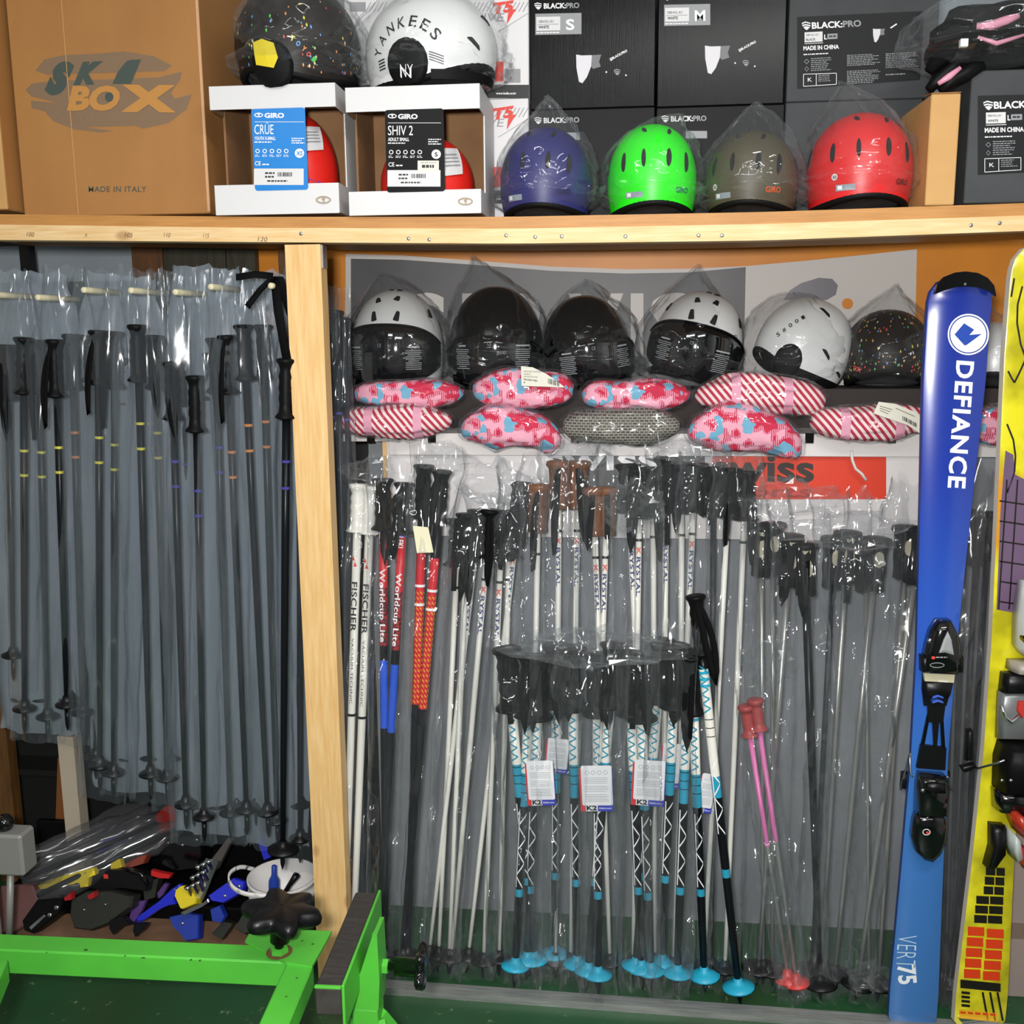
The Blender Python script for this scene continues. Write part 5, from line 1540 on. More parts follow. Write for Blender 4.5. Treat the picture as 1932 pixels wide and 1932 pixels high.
bag(TR(c), W_, W_ * 1.15, H_, (-0.01, 0.04), 41, 'clear bag over the confetti helmet on the blue-carded carton', puff=0.014)

z2 = zshelf(P(780, 400, 0).x) + P(700, 163, -0.012).z - P(700, 405, -0.012).z + 0.006
c, W_, H_ = place(812, 690, 934, -12, 0.12, z2 + 0.003)
M = TR(c) @ RZ_(68) @ RX_(0)
h = Helmet('white helmet with arched black lettering and ear pad on the black-carded carton', M, W_ * 0.9, W_ * 1.02, H_, H_WHITE, 'helmets on the helmet cartons', brow=0.5)
AZ = -1.42
e = h.ear(AZ, 0.043, 0.052, PAD)
pr = Print()
n = 7
for k, ch in enumerate('YANKEES'):
    an = math.radians(158 - k * 19.5)
    h.text(pr, ch, AZ, -0.50, 0.068 * math.cos(an) - 0.008 * math.sin(an), 0.066 * math.sin(an) + 0.008 * math.cos(an), 0.016, 0.022, PRINT_K, an - PI / 2, 0.01)
h.text(pr, 'NY', AZ, -0.72, -0.013, -0.010, 0.026, 0.026, PRINT_W, -0.1, -0.012, 0.0135)
h.text(pr, 'N', AZ, -0.72, -0.012, -0.012, 0.022, 0.024, PRINT_W, -0.1, -0.018, 0.0137)
for k in range(4):
    h.poly(pr, AZ, -0.5, [(0.045, 0.018 - k * 0.005), (0.075, 0.008 - k * 0.005), (0.075, 0.006 - k * 0.005), (0.045, 0.016 - k * 0.005)], PRINT_K)
    h.poly(pr, AZ, -0.5, [(-0.075, 0.012 - k * 0.006), (-0.055, 0.014 - k * 0.006), (-0.055, 0.011 - k * 0.006), (-0.075, 0.009 - k * 0.006)], PRINT_K)
rr_ = [(0.009 * math.cos(2 * PI * k / 16), 0.007 * math.sin(2 * PI * k / 16)) for k in range(16)]
pts = [h.patch(AZ + 0.18, 0.52, x, y, 0.0012) for x, y in rr_] + [h.patch(AZ + 0.18, 0.52, x * .7, y * .7, 0.0012) for x, y in rr_]
pr.add(pts, [(k, (k + 1) % 16, 16 + (k + 1) % 16, 16 + k) for k in range(16)], PRINT_K)
pr.build(h.t, 'lettering')
h.vent(AZ + 1.05, -0.02, 0.004, 0.016, -0.6, 'slot'); h.vent(AZ + 1.5, 0.3, 0.004, 0.014, -0.4, 'slot')
mk('lower_shell', ([h.pt(AZ + 0.35 + 0.045 * k, v, 0.0015) for v in (-0.93, -0.70) for k in range(38)], grid_faces(38, 2)), PAD, h.t, True)
bag(TR(c), W_, W_ * 1.0, H_, (0.05, 0.02), 47, 'clear bag over the white helmet with arched black lettering', puff=0.02)
wg = [V(P(x, y, 0.02)) for x, y in ((925, 40), (1012, 98), (1000, 120), (938, 185), (915, 130))]

# red helmets inside the two cartons
for (cx, xl, xr, yt, lab, nm, zc) in ((598, 520, 668, 214, 'red helmet inside the blue-carded white carton', 0, 0), (812, 700, 915, 258, 'red helmet inside the black-carded white carton', 1, 0)):
    Y = 0.118
    x = P(cx, 330, Y).x
    c, W_, H_ = place(cx, xl, xr, yt, Y, zshelf(x) + 0.006)
    W_ = min(W_, 0.205)
    if nm == 0: c.x = P(562, 330, Y).x
    else: c.x = P(806, 330, Y).x
    M = TR(c) @ RZ_(20)
    h = Helmet(lab, M, W_, min(0.19, W_), H_, mat('helmet_bright_red', '#d8241c', 0.35), 'red helmets inside the cartons', brow=0.5)
    pr = Print()
    a0 = 0.42 if nm == 0 else 0.45
    h.poly(pr, a0, 0.35 if nm == 0 else 0.25, [(-0.03, -0.03), (0.016, -0.022), (0.026, 0.03), (-0.02, 0.026)], WHITE_CARD, 0.007)
    for q in range(4):
        h.poly(pr, a0, 0.35 if nm == 0 else 0.25, [(-0.022, -0.012 + q * .007), (0.012, -0.008 + q * .007), (0.012, -0.0055 + q * .007), (-0.022, -0.0095 + q * .007)], PRINT_G, 0.0085)
    if nm == 0: h.text(pr, 'GIRO', a0, -0.25, -0.028, -0.006, 0.06, 0.018, mat('ink_violet', '#5b3f9c', 0.5), -0.15, -0.01, 0.002)
    else: h.text(pr, 'SNOW HELMET', a0, -0.5, -0.03, -0.006, 0.06, 0.007, PRINT_K, 0, 0.0, 0.002)
    pr.build(h.t, 'stickers')

# ---------------- the row on the white shelf
GM = 'helmets on the white shelf'
ZRISE = P(900, 736, 0.47).z + 0.0008
YR = 0.545
def row(cx, xl, xr, yt, zoff=0.0):
    W_ = P(xr, 650, YR).x - P(xl, 650, YR).x
    H_ = P(cx, yt, YR).z - ZRISE
    return V((P(cx, 650, YR).x, YR, ZRISE + zoff)), W_, H_
def front_vents(h):
    for az, v, l, w, t in ((-0.30, 0.37, 0.013, 0.006, 0.28), (0.30, 0.37, 0.013, 0.006, -0.28), (-0.36, 0.60, 0.009, 0.006, 0.45), (0.34, 0.63, 0.009, 0.006, -0.45), (-0.1, 0.88, 0.005, 0.006, 0), (0.6, 0.85, 0.005, 0.006, 0), (-1.3, 0.4, 0.012, 0.006, 0.3), (1.3, 0.4, 0.012, 0.006, -0.3)):
        h.vent(az, v, l, w, t, 'slot')
c, W_, H_ = row(750, 666, 836, 546)
M = TR(c) @ RZ_(-4)
h = Helmet('white helmet with dark visor and black vents, first from the post', M, W_, W_ * 1.05, H_, H_WHITE, GM); front_vents(h); h.visor(1.3, 0.26, -0.85)
bag(TR(c), W_, W_ * 1.1, H_, (-0.055, 0.05), 61, 'clear bag over the first white visor helmet beside the post', puff=0.012)
c, W_, H_ = row(936, 850, 1024, 540)
M = TR(c) @ RZ_(3)
h = Helmet('glossy black helmet with dark visor, second from the post', M, W_, W_ * 1.05, H_, H_BLK, GM); h.visor(1.3, 0.12, -0.85)
bag(TR(c), W_, W_ * 1.1, H_, (-0.07, 0.085), 62, 'clear bag over the second helmet, the glossy black one', puff=0.014)
c, W_, H_ = row(1116, 1034, 1198, 556)
M = TR(c) @ RZ_(14) @ RY_(-8)
h = Helmet('black helmet turned right with dark visor, third from the post', M, W_, W_ * 1.05, H_, H_BLK, GM); h.visor(1.3, 0.16, -0.85)
bag(TR(c), W_, W_ * 1.1, H_, (-0.02, 0.035), 63, 'clear bag over the third helmet, the turned black one', puff=0.014)
c, W_, H_ = row(1296, 1212, 1382, 556)
M = TR(c + V((0, 0, 0.012))) @ RZ_(-6) @ RY_(14)
h = Helmet('tilted white helmet with dark visor, fourth from the post', M, W_, W_ * 1.05, H_, H_WHITE, GM); front_vents(h); h.visor(1.35, 0.26, -0.85)
pr = Print()
for q in range(3): h.text(pr, ('S01', 'XL', 'LU')[q], 0.95, 0.2 - q * 0.14, -0.005, 0, 0.014, 0.009, PRINT_K, 0.1, 0.02)
pr.build(h.t, 'lettering')
bag(TR(c), W_, W_ * 1.1, H_, (0.03, 0.085), 64, 'clear bag with twisted top over the tilted white helmet', puff=0.012)
c, W_, H_ = row(1492, 1404, 1582, 562)
M = TR(c + V((0, 0, 0.018))) @ RY_(22) @ RZ_(-66)
h = Helmet('white helmet seen from its side with short black slots, fifth from the post', M, W_ * 0.9, W_ * 1.05, H_ * 0.95, H_WHITE, GM, brow=0.5)
h.ear(0.85, 0.034, 0.045)
for az, v, t in ((1.55, 0.02, -0.6), (2.15, -0.35, -0.3), (1.2, 0.55, -0.6)): h.vent(az, v, 0.0035, 0.014, t, 'slot')
mk('lower_shell', ([h.pt(0.5 + 0.05 * k, v, 0.0015) for v in (-0.94, -0.62) for k in range(40)], grid_faces(40, 2)), PAD, h.t, True)
pr = Print()
for q, ch in enumerate('S#001'): h.text(pr, ch, 0.62, 0.16, -0.02 + q * 0.009, -0.03 + q * 0.014, 0.008, 0.011, PRINT_K, 1.0, 0.02)
pr.build(h.t, 'lettering')
bag(TR(c), W_, W_ * 1.1, H_, (0.0, 0.015), 65, 'clear bag over the fifth helmet, the white one seen from its side', puff=0.012)
c, W_, H_ = row(1674, 1590, 1758, 584)
M = TR(c) @ RZ_(-10)
h = Helmet('charcoal helmet with confetti dots beside the blue ski', M, W_, W_ * 1.05, H_, H_DOT, GM); h.dots(420, 9)
pr = Print()
h.text(pr, 'TOY', -0.7, -0.4, -0.02, 0, 0.03, 0.011, DOTC[2], -0.3, 0.05); pr.build(h.t, 'lettering')
bag(TR(c), W_, W_ * 1.1, H_, (0.015, 0.07), 66, 'clear bag with pointed top over the confetti helmet beside the ski', puff=0.012)
c, W_, H_ = row(1866, 1784, 1950, 606)
M = TR(c) @ RZ_(10) @ RY_(12)
h = Helmet('white helmet half hidden between the blue and yellow skis', M, W_, W_ * 1.05, H_, H_WHITE, GM, brow=0.5)
for az, v, t in ((0.1, 0.05, -0.4), (0.5, -0.3, -0.4), (0.2, 0.5, -0.5)): h.vent(az, v, 0.0035, 0.014, t, 'slot')
bag(TR(c), W_, W_ * 1.1, H_, (0.0, 0.03), 67, 'clear bag over the white helmet between the two skis', puff=0.012)

# ================================================================== soft padded packs in clear wrap
def camo():
    m, nt, b = base_mat('camo_pink')
    f1, _ = noise_fac(nt, 26, detail=1.5, lo=0, hi=1)
    tc = node(nt, 'ShaderNodeTexCoord'); mp = node(nt, 'ShaderNodeMapping'); mp.inputs['Location'].default_value = (3, 5, 1)
    nt.links.new(tc.outputs['Object'], mp.inputs[0])
    n2 = node(nt, 'ShaderNodeTexNoise'); n2.inputs['Scale'].default_value = 30; n2.inputs['Detail'].default_value = 1.5
    nt.links.new(mp.outputs[0], n2.inputs['Vector'])
    def step(src, at):
        g = node(nt, 'ShaderNodeMath', operation='GREATER_THAN'); nt.links.new(src, g.inputs[0]); g.inputs[1].default_value = at; return g.outputs[0]
    wv = node(nt, 'ShaderNodeTexWave'); wv.inputs['Scale'].default_value = 70; wv.inputs['Distortion'].default_value = 3.0
    nt.links.new(tc.outputs['Object'], wv.inputs['Vector'])
    hat = mixcol(nt, step(wv.outputs['Fac'], 0.5), '#e79ab0', '#c2274b')
    c = mixcol(nt, step(f1, 0.56), '#e9a5b8', '#c81f45')
    mid = node(nt, 'ShaderNodeMath', operation='MULTIPLY'); nt.links.new(step(f1, 0.48), mid.inputs[0])
    lt = node(nt, 'ShaderNodeMath', operation='LESS_THAN'); nt.links.new(f1, lt.inputs[0]); lt.inputs[1].default_value = 0.56
    nt.links.new(lt.outputs[0], mid.inputs[1])
    c = mixcol(nt, mid.outputs[0], c, hat)
    c = mixcol(nt, step(n2.outputs['Fac'], 0.585), c, '#6fa9c6')
    nt.links.new(c, b.inputs['Base Color']); b.inputs['Roughness'].default_value = 0.8
    return m
def stripes():
    m, nt, b = base_mat('stripe_pink')
    tc = node(nt, 'ShaderNodeTexCoord')
    wv = node(nt, 'ShaderNodeTexWave'); wv.inputs['Scale'].default_value = 24; wv.bands_direction = 'X'
    mp = node(nt, 'ShaderNodeMapping'); mp.inputs['Rotation'].default_value = (0, math.radians(40), 0)
    nt.links.new(tc.outputs['Object'], mp.inputs[0]); nt.links.new(mp.outputs[0], wv.inputs['Vector'])
    g = node(nt, 'ShaderNodeMath', operation='GREATER_THAN'); nt.links.new(wv.outputs['Fac'], g.inputs[0]); g.inputs[1].default_value = 0.5
    c = mixcol(nt, g.outputs[0], '#ead6d6', '#b3243f')
    w2 = node(nt, 'ShaderNodeTexWave'); w2.inputs['Scale'].default_value = 2.6; w2.bands_direction = 'X'
    nt.links.new(tc.outputs['Object'], w2.inputs['Vector'])
    g2 = node(nt, 'ShaderNodeMath', operation='GREATER_THAN'); nt.links.new(w2.outputs['Fac'], g2.inputs[0]); g2.inputs[1].default_value = 0.93
    c = mixcol(nt, g2.outputs[0], c, '#e2a0b6')
    nt.links.new(c, b.inputs['Base Color']); b.inputs['Roughness'].default_value = 0.8
    return m
def check():
    m, nt, b = base_mat('check_grey')
    tc = node(nt, 'ShaderNodeTexCoord')
    mp = node(nt, 'ShaderNodeMapping'); mp.inputs['Rotation'].default_value = (math.radians(90), 0, 0)
    nt.links.new(tc.outputs['Object'], mp.inputs[0])
    bk = node(nt, 'ShaderNodeTexBrick'); bk.inputs['Scale'].default_value = 46; bk.inputs['Mortar Size'].default_value = 0.06
    bk.inputs['Color1'].default_value = lin('#3a3632'); bk.inputs['Color2'].default_value = lin('#5a564f'); bk.inputs['Mortar'].default_value = lin('#8f8b82')
    bk.inputs['Row Height'].default_value = 0.3
    nt.links.new(mp.outputs[0], bk.inputs['Vector'])
    nt.links.new(bk.outputs[0], b.inputs['Base Color']); b.inputs['Roughness'].default_value = 0.85
    return m
CAMO, STRIPE, CHECK = camo(), stripes(), check()
PACKS = [  # x0, x1, ytop, ybot, material, depth, droop, label
    (638, 858, 764, 826, STRIPE, 0.255, 0.0, 'red striped pink pack at the left end of the lower layer'),
    (864, 1064, 768, 842, CAMO, 0.25, -0.02, 'pink camouflage pack drooping right, in the lower layer'),
    (1056, 1288, 770, 838, CHECK, 0.25, 0.0, 'grey checked pack among the pink ones'),
    (1292, 1520, 764, 850, CAMO, 0.25, -0.03, 'pink and blue camouflage pack, rightmost camouflage one of the lower layer'),
    (1522, 1758, 766, 832, STRIPE, 0.255, 0.01, 'red striped pink pack with white label beside the blue ski'),
    (1800, 1990, 770, 835, CAMO, 0.255, 0.0, 'pink pack half hidden between the two skis'),
    (664, 880, 716, 770, CAMO, 0.30, 0.0, 'pink camouflage pack on top of the left striped pack'),
    (886, 1088, 698, 772, CAMO, 0.295, 0.0, 'pink camouflage pack with a white label, upper layer'),
    (1092, 1308, 716, 776, CAMO, 0.295, 0.0, 'pink camouflage pack lying on the grey checked pack'),
    (1306, 1564, 706, 782, STRIPE, 0.295, -0.012, 'red striped pink pack in the upper layer below the white helmets')]
for i, (x0, x1, yt, yb, m, Y, dr, lab) in enumerate(PACKS):
    a, b = P(x0, (yt + yb) / 2, Y), P(x1, (yt + yb) / 2, Y)
    c = (a + b) / 2; W_ = (b.x - a.x); H_ = P((x0 + x1) / 2, yt, Y).z - P((x0 + x1) / 2, yb, Y).z
    zc = (P((x0 + x1) / 2, yt, Y).z + P((x0 + x1) / 2, yb, Y).z) / 2
    D_ = 0.11
    t = thing('padded_pack', lab, 'padded pack', V((c.x, Y, zc)), 'padded packs on the white shelf')
    def surf(grow, nu, nv, amp, seed):
        vs = []
        for j in range(nv):
            ph = -PI / 2 + PI * j / (nv - 1)
            for k in range(nu):
                th = 2 * PI * k / nu
                sx = math.copysign(abs(math.cos(ph)) ** 0.6, 1) ; zz = math.copysign(abs(math.sin(ph)) ** 0.7, math.sin(ph))
                x = math.copysign(abs(math.cos(th)) ** 0.75, math.cos(th)) * sx; y = math.copysign(abs(math.sin(th)) ** 0.75, math.sin(th)) * sx
                n = nz(x * 2.5 + seed, y * 2, zz * 2); n2 = 0.5 - abs(nz(x * 6 + seed, y * 5, zz * 5)) * 1.7
                X = x * (W_ / 2 + grow); 
                Z = zz * (H_ / 2 * (1.06 + 0.1 * math.sin(x * 5 + seed)) + grow * 0.5) * (1 - 0.25 * abs(x) ** 3) + dr * (x * x + 0.6 * x) * (1 if dr < 0 else 1)
                q = 1 + amp * n
                vs.append((c.x + X * (1 + amp * 0.25 * n2), Y + y * (D_ / 2 + grow) * q + amp * 0.03 * n2, zc + Z * q + amp * 0.03 * n2))
        return vs, grid_faces(nu, nv, True)
    mk('padding', surf(-0.008, 40, 22, 0.16, i * 3.1), m, t, True)
    mk('clear_wrap', surf(0.0, 44, 24, 0.26, i * 3.1), FILM_PACK, t, True)
LBL = mat('paper_label', '#d5d2c4', 0.7)
def paper(pts, Y, label, lines):
    p0 = V((0, Y, 0))
    cs = [hit(x, y, p0, YN) for x, y in pts]
    t = thing('paper_label', label, 'label', cs[0], 'paper labels on the packs')
    n = len(cs)
    mk('card', (cs + [q + V((0, 0.001, 0)) for q in cs], [tuple(range(n)), tuple(range(2 * n - 1, n - 1, -1))] + [(i, n + i, n + (i + 1) % n, (i + 1) % n) for i in range(n)]), LBL, t)
    pr = Print(p0, YN, 0.0008)
    lines(pr); pr.build(t, 'print')
def l1(pr):
    for k, (s, w) in enumerate((('SHINSUNGI STANDARD', 34), ('SAFETY', 14), ('HIP PROTECTOR', 26))): pr.text(s, 988, 700 + k * 5 + 2, 988 + w, 702 + k * 5 + 1, 3, PRINT_K, 0.0)
    pr.text('PINK MULTI MIX', 988, 717, 1014, 720, 3, PRINT_K, 0.03); pr.text('S', 988, 723, 991, 723, 3, PRINT_K, 0.03)
    for k in range(9): pr.rect(1034 + k * 2.4, 714 + k * 0.6, 1035 + k * 2.4 + (k % 3) * 0.4, 724 + k * 0.6, PRINT_K)
def l2(pr):
    for k in range(3): pr.line([(1660, 766 + k * 4), (1684 - k * 4, 773 + k * 4)], 1, PRINT_K)
    pr.line([(1690, 770), (1726, 786)], 1, PRINT_K)
    for k in range(10): pr.rect(1703 + k * 2.8, 785 + k * 1.5, 1704.2 + k * 2.8 + (k % 3) * 0.5, 793 + k * 1.5, PRINT_K)
paper([(983, 691), (1005, 693), (1030, 705), (1052, 720), (1066, 731), (984, 728)], 0.228, 'white paper label with barcode on the upper pink camouflage pack', l1)
paper([(1658, 758), (1690, 762), (1728, 778), (1748, 802), (1736, 818), (1712, 802), (1648, 780)], 0.185, 'white paper label with barcode on the striped pack beside the ski', l2)
# ================================================================== skis
class SkiFrame:
    def __init__(s, top_px, Yt, bot_px, zb=0.004, roll=0.0):
        s.T = P(top_px[0], top_px[1], Yt); s.B = PZ(bot_px[0], bot_px[1], zb)
        s.a = (s.B - s.T).normalized(); s.L = (s.B - s.T).length
        u = V((1, 0, 0)); u = (u - s.a * s.a.dot(u)).normalized()
        n = s.a.cross(u)
        if n.y > 0: n = -n
        s.u = u; s.n = n
        if roll:
            R = Matrix.Rotation(roll, 3, s.a); s.u = R @ s.u; s.n = R @ s.n
    def px(s, x, y, off=0.0):
        return hit(x, y, s.T + s.n * off, s.n)
    def prism(s, pts, d0, d1):
        A = [s.px(x, y) for x, y in pts]
        N = len(A)
        vs = [q + s.n * d0 for q in A] + [q + s.n * d1 for q in A]
        fs = [tuple(range(N))[::-1], tuple(range(N, 2 * N))] + [(i, (i + 1) % N, N + (i + 1) % N, N + i) for i in range(N)]
        return vs, fs
    def dome(s, pts, d0, d1, k=0.75):
        """prism whose top is drawn in towards its middle (moulded plastic look)"""
        A = [s.px(x, y) for x, y in pts]; N = len(A)
        c = sum(A, V((0, 0, 0))) / N
        rings = [(1.0, d0), (1.0, d0 + (d1 - d0) * 0.45), (0.93, d0 + (d1 - d0) * 0.82), (k, d1)]
        vs = []
        for q, d in rings: vs += [c + (p - c) * q + s.n * d for p in A]
        fs = []
        for r in range(len(rings) - 1): fs += [(r * N + i, r * N + (i + 1) % N, (r + 1) * N + (i + 1) % N, (r + 1) * N + i) for i in range(N)]
        fs += [tuple(range(N))[::-1], tuple(range((len(rings) - 1) * N, len(rings) * N))]
        return vs, fs
    def pr(s, off=0.0006):
        return Print(s.T, s.n, off)
    def board(s, prof, th=0.011, tipup=0.03):
        """prof [(s 0..1, half width m)]; returns top sheet, sidewall+base geometry"""
        N = len(prof)
        top, base = [], []
        for t, hw in prof:
            c = s.T + s.a * (t * s.L)
            bend = tipup * max(0, (0.055 - t) / 0.055) ** 2
            for q in (-1, -0.97, 0, 0.97, 1):
                d = -0.0016 if abs(q) == 1 else 0.0
                top.append(c + s.u * (q * hw) + s.n * (d - bend * 0.0 + bend))
            for q in (-1, 1):
                base.append(c + s.u * (q * (hw + 0.0015)) + s.n * (-th + bend))
        f = grid_faces(5, N)
        n0 = len(top)
        sd = []
        for i in range(N - 1):
            sd.append((n0 + 2 * i, i * 5, (i + 1) * 5, n0 + 2 * i + 2))
            sd.append((i * 5 + 4, n0 + 2 * i + 1, n0 + 2 * i + 3, (i + 1) * 5 + 4))
            sd.append((n0 + 2 * i + 1, n0 + 2 * i, n0 + 2 * i + 2, n0 + 2 * i + 3))
        e = (N - 1) * 5
        sd += [(0, 1, 2, 3, 4, n0 + 1, n0), (e + 4, e + 3, e + 2, e + 1, e, n0 + 2 * N - 2, n0 + 2 * N - 1)]
        return top, f, base, sd

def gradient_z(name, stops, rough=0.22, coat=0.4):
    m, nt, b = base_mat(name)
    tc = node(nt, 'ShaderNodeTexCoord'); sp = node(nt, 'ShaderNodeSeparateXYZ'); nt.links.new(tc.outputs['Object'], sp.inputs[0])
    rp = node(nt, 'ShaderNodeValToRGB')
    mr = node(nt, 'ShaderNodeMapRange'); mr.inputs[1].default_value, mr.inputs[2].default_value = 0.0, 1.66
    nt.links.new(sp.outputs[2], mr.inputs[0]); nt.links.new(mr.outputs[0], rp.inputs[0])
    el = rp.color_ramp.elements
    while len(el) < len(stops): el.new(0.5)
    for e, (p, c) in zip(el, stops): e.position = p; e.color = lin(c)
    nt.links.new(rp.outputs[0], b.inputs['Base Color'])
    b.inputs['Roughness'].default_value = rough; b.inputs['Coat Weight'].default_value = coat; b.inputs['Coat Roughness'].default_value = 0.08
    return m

def ski_prof(tab, n=60, Lpx=1415, s=1.08e-3, round_top=0.032, round_bot=0.012):
    o = []
    for i in range(n + 1):
        t = i / n
        t = t * t * (3 - 2 * t) * 0.35 + t * 0.65
        hw = lerp_tab(tab, t) * s
        if t < round_top: hw *= max(0.05, math.sqrt(max(0, 1 - ((round_top - t) / round_top) ** 2.2)))
        if t > 1 - round_bot: hw *= max(0.55, math.sqrt(max(0, 1 - ((t - 1 + round_bot) / round_bot) ** 2) ) * 0.3 + 0.7)
        o.append((t, hw))
    return o

# ------------------------------------------------------------------ blue ski
F = SkiFrame((1814, 515), 0.0, (1721, 1938))
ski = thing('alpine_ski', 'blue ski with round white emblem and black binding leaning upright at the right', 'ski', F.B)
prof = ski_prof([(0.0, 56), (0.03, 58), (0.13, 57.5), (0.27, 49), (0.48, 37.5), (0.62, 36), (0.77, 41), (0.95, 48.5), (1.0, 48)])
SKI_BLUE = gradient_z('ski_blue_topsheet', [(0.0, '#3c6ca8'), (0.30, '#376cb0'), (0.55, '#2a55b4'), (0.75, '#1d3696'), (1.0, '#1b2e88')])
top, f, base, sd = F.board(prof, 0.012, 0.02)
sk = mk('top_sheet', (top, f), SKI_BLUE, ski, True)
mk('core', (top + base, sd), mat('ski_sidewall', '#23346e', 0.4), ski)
cap = [(1757, 556), (1762, 538), (1775, 524), (1795, 516), (1815, 514), (1838, 517), (1856, 526), (1868, 540), (1872, 560), (1860, 551), (1838, 544), (1815, 542), (1792, 544), (1770, 551)]
mk('tip_guard', F.prism(cap, 0.012, 0.0235), BLACK_G, ski)
mk('rivet', lathe(F.px(1821, 536, 0.0235), F.n, [(0, 0.003), (0.001, 0.002)], 10), STEEL, ski)
pr = F.pr(0.0010)
SKW = mat('ski_white', '#dfe2e6', 0.3)
pr.ring(1827, 631, 39, 39, 3, SKW, 0, 40); pr.ell(1827, 631, 34, 34, SKW, 0, 36)
SKB = mat('ski_emblem_blue', '#23459f', 0.3)
pr.poly([(1801, 631), (1819, 610), (1838, 622), (1829, 632), (1852, 630), (1825, 650), (1820, 652)], SKB, 1)
pr.text('DEFIANCE', 1806, 680, 1789, 920, 33, SKW, 0.03, 0, 1, 1.12)
SKC = mat('ski_text_pale', '#b9d0e0', 0.4)
pr.text('VERT', 1693, 1764, 1690, 1825, 40, SKC, -0.018, 0, 1)
pr.text('75', 1694, 1822, 1697, 1858, 34, SKW, 0.03, 0, 1)
pr.build(sk, 'lettering')
# binding
bd = mk('binding_plate', F.prism([(1740, 1255), (1798, 1255), (1790, 1310), (1784, 1330), (1742, 1330), (1738, 1300)], 0.0002, 0.006), BLACK, ski)
toe = mk('toe_piece', F.dome([(1762, 1165), (1788, 1165), (1799, 1186), (1804, 1212), (1806, 1250), (1797, 1266), (1744, 1264), (1735, 1246), (1742, 1212), (1749, 1186)], 0.001, 0.042, 0.7), BLACK_G, ski, True)
mk('toe_lever', F.dome([(1776, 1180), (1783, 1196), (1788, 1226), (1771, 1221), (1759, 1222), (1768, 1196)], 0.030, 0.048, 0.6), mat('lever_silver', '#d3d5d8', 0.18, 0.6), toe)
for x, y in ((1754, 1208), (1793, 1211)):
    mk('screw', lathe(F.px(x, y, 0.026), F.n, [(0, 0.006), (0.008, 0.006), (0.009, 0.003)], 12), STEEL, toe, True)
for x in (1739, 1803): mk('toe_wing', F.dome([(x - 7, 1232), (x + 7, 1232), (x + 6, 1262), (x - 6, 1262)], 0.004, 0.034, 0.7), BLACK, toe, True)
pr = F.pr(0.0432); pr.ring(1768, 1255, 14, 5, 1.4, PRINT_G, 0, 20); pr.ell(1761, 1241, 4, 3, PRINT_R, 0, 12); pr.lines(1766, 1239, 1788, 1242, 1, PRINT_G, 0.8); pr.build(toe, 'logo')
mk('glide_pad', F.prism([(1739, 1266), (1797, 1269), (1795, 1284), (1741, 1281)], 0.006, 0.016), mat('pad_sand', '#b9b394', 0.6), ski)
h2 = mk('toe_housing', F.dome([(1741, 1282), (1795, 1284), (1791, 1304), (1786, 1314), (1744, 1312), (1741, 1300)], 0.006, 0.020, 0.85), BLACK, ski, True)
pr = F.pr(0.0206); pr.text('FASTRAK', 1771, 1287, 1789, 1288, 3.5, PRINT_W, 0.01); pr.build(h2, 'logo')
for y in (1308, 1317): mk('height_mark', F.prism([(1754, y), (1764, y - 3), (1774, y + 1), (1774, y + 4), (1764, y + 1), (1754, y + 4)], 0.006, 0.0215), mat('mark_blue', '#3c5cba', 0.4), ski)
br = mk('connector', F.prism([(1748, 1326), (1782, 1328), (1778, 1360), (1770, 1362), (1766, 1408), (1760, 1408), (1758, 1362), (1750, 1360)], 0.0008, 0.007), BLACK, ski)
for pts in ([(1749, 1342), (1754, 1344), (1742, 1408), (1735, 1408)], [(1772, 1344), (1778, 1344), (1782, 1412), (1775, 1412)]):
    mk('connector_arm', F.prism(pts, 0.0008, 0.006), BLACK_G, ski)
mk('heel_track', F.prism([(1735, 1402), (1783, 1408), (1781, 1450), (1727, 1446)], 0.0008, 0.010), BLACK, ski)
hb = mk('heel_base', F.dome([(1728, 1452), (1778, 1456), (1782, 1468), (1778, 1502), (1776, 1530), (1722, 1528), (1724, 1476)], 0.002, 0.045, 0.85), BLACK_G, ski, True)
mk('heel_cup', F.dome([(1736, 1460), (1772, 1462), (1772, 1480), (1735, 1478)], 0.040, 0.052, 0.9), BLACK, hb, True)
for x, y in ((1741, 1491), (1761, 1493)): mk('screw', lathe(F.px(x, y, 0.043), F.n, [(0, 0.0045), (0.003, 0.004), (0.004, 0.002)], 12), STEEL, hb, True)
hl = mk('heel_lever', F.dome([(1724, 1522), (1774, 1524), (1780, 1545), (1776, 1580), (1768, 1600), (1752, 1616), (1736, 1612), (1720, 1596), (1714, 1570), (1718, 1540)], 0.003, 0.040, 0.7), BLACK_G, ski, True)
pr = F.pr(0.0408); pr.ring(1748, 1570, 7.5, 6, 1.3, PRINT_W, 0, 20); pr.ell(1750, 1571, 3, 2.4, PRINT_R, 0, 10); pr.build(hl, 'logo')
for sx in (-1, 1):
    x = 1722 if sx < 0 else 1786
    q = [F.px(x, 1466, 0.012), F.px(x + sx * 6, 1464, 0.012), F.px(x + sx * 5, 1420 if sx < 0 else 1480, 0.0), F.px(x + sx * 9 - (14 if sx < 0 else 0), 1490, -0.02)]
    b_ = mk('brake_arm', tube(bez(q[0], q[1], q[2], 6) + bez(q[2], q[2] * 0.5 + q[3] * 0.5, q[3], 4)[1:], 0.0022, 7), STEEL, ski, True)
    mk('brake_foot', F.dome([(x + sx * 8 - 8, 1465), (x + sx * 8 + 3, 1462), (x + sx * 8 + 1, 1496), (x + sx * 8 - 10, 1494)], -0.03, -0.012, 0.8), BLACK, b_, True)

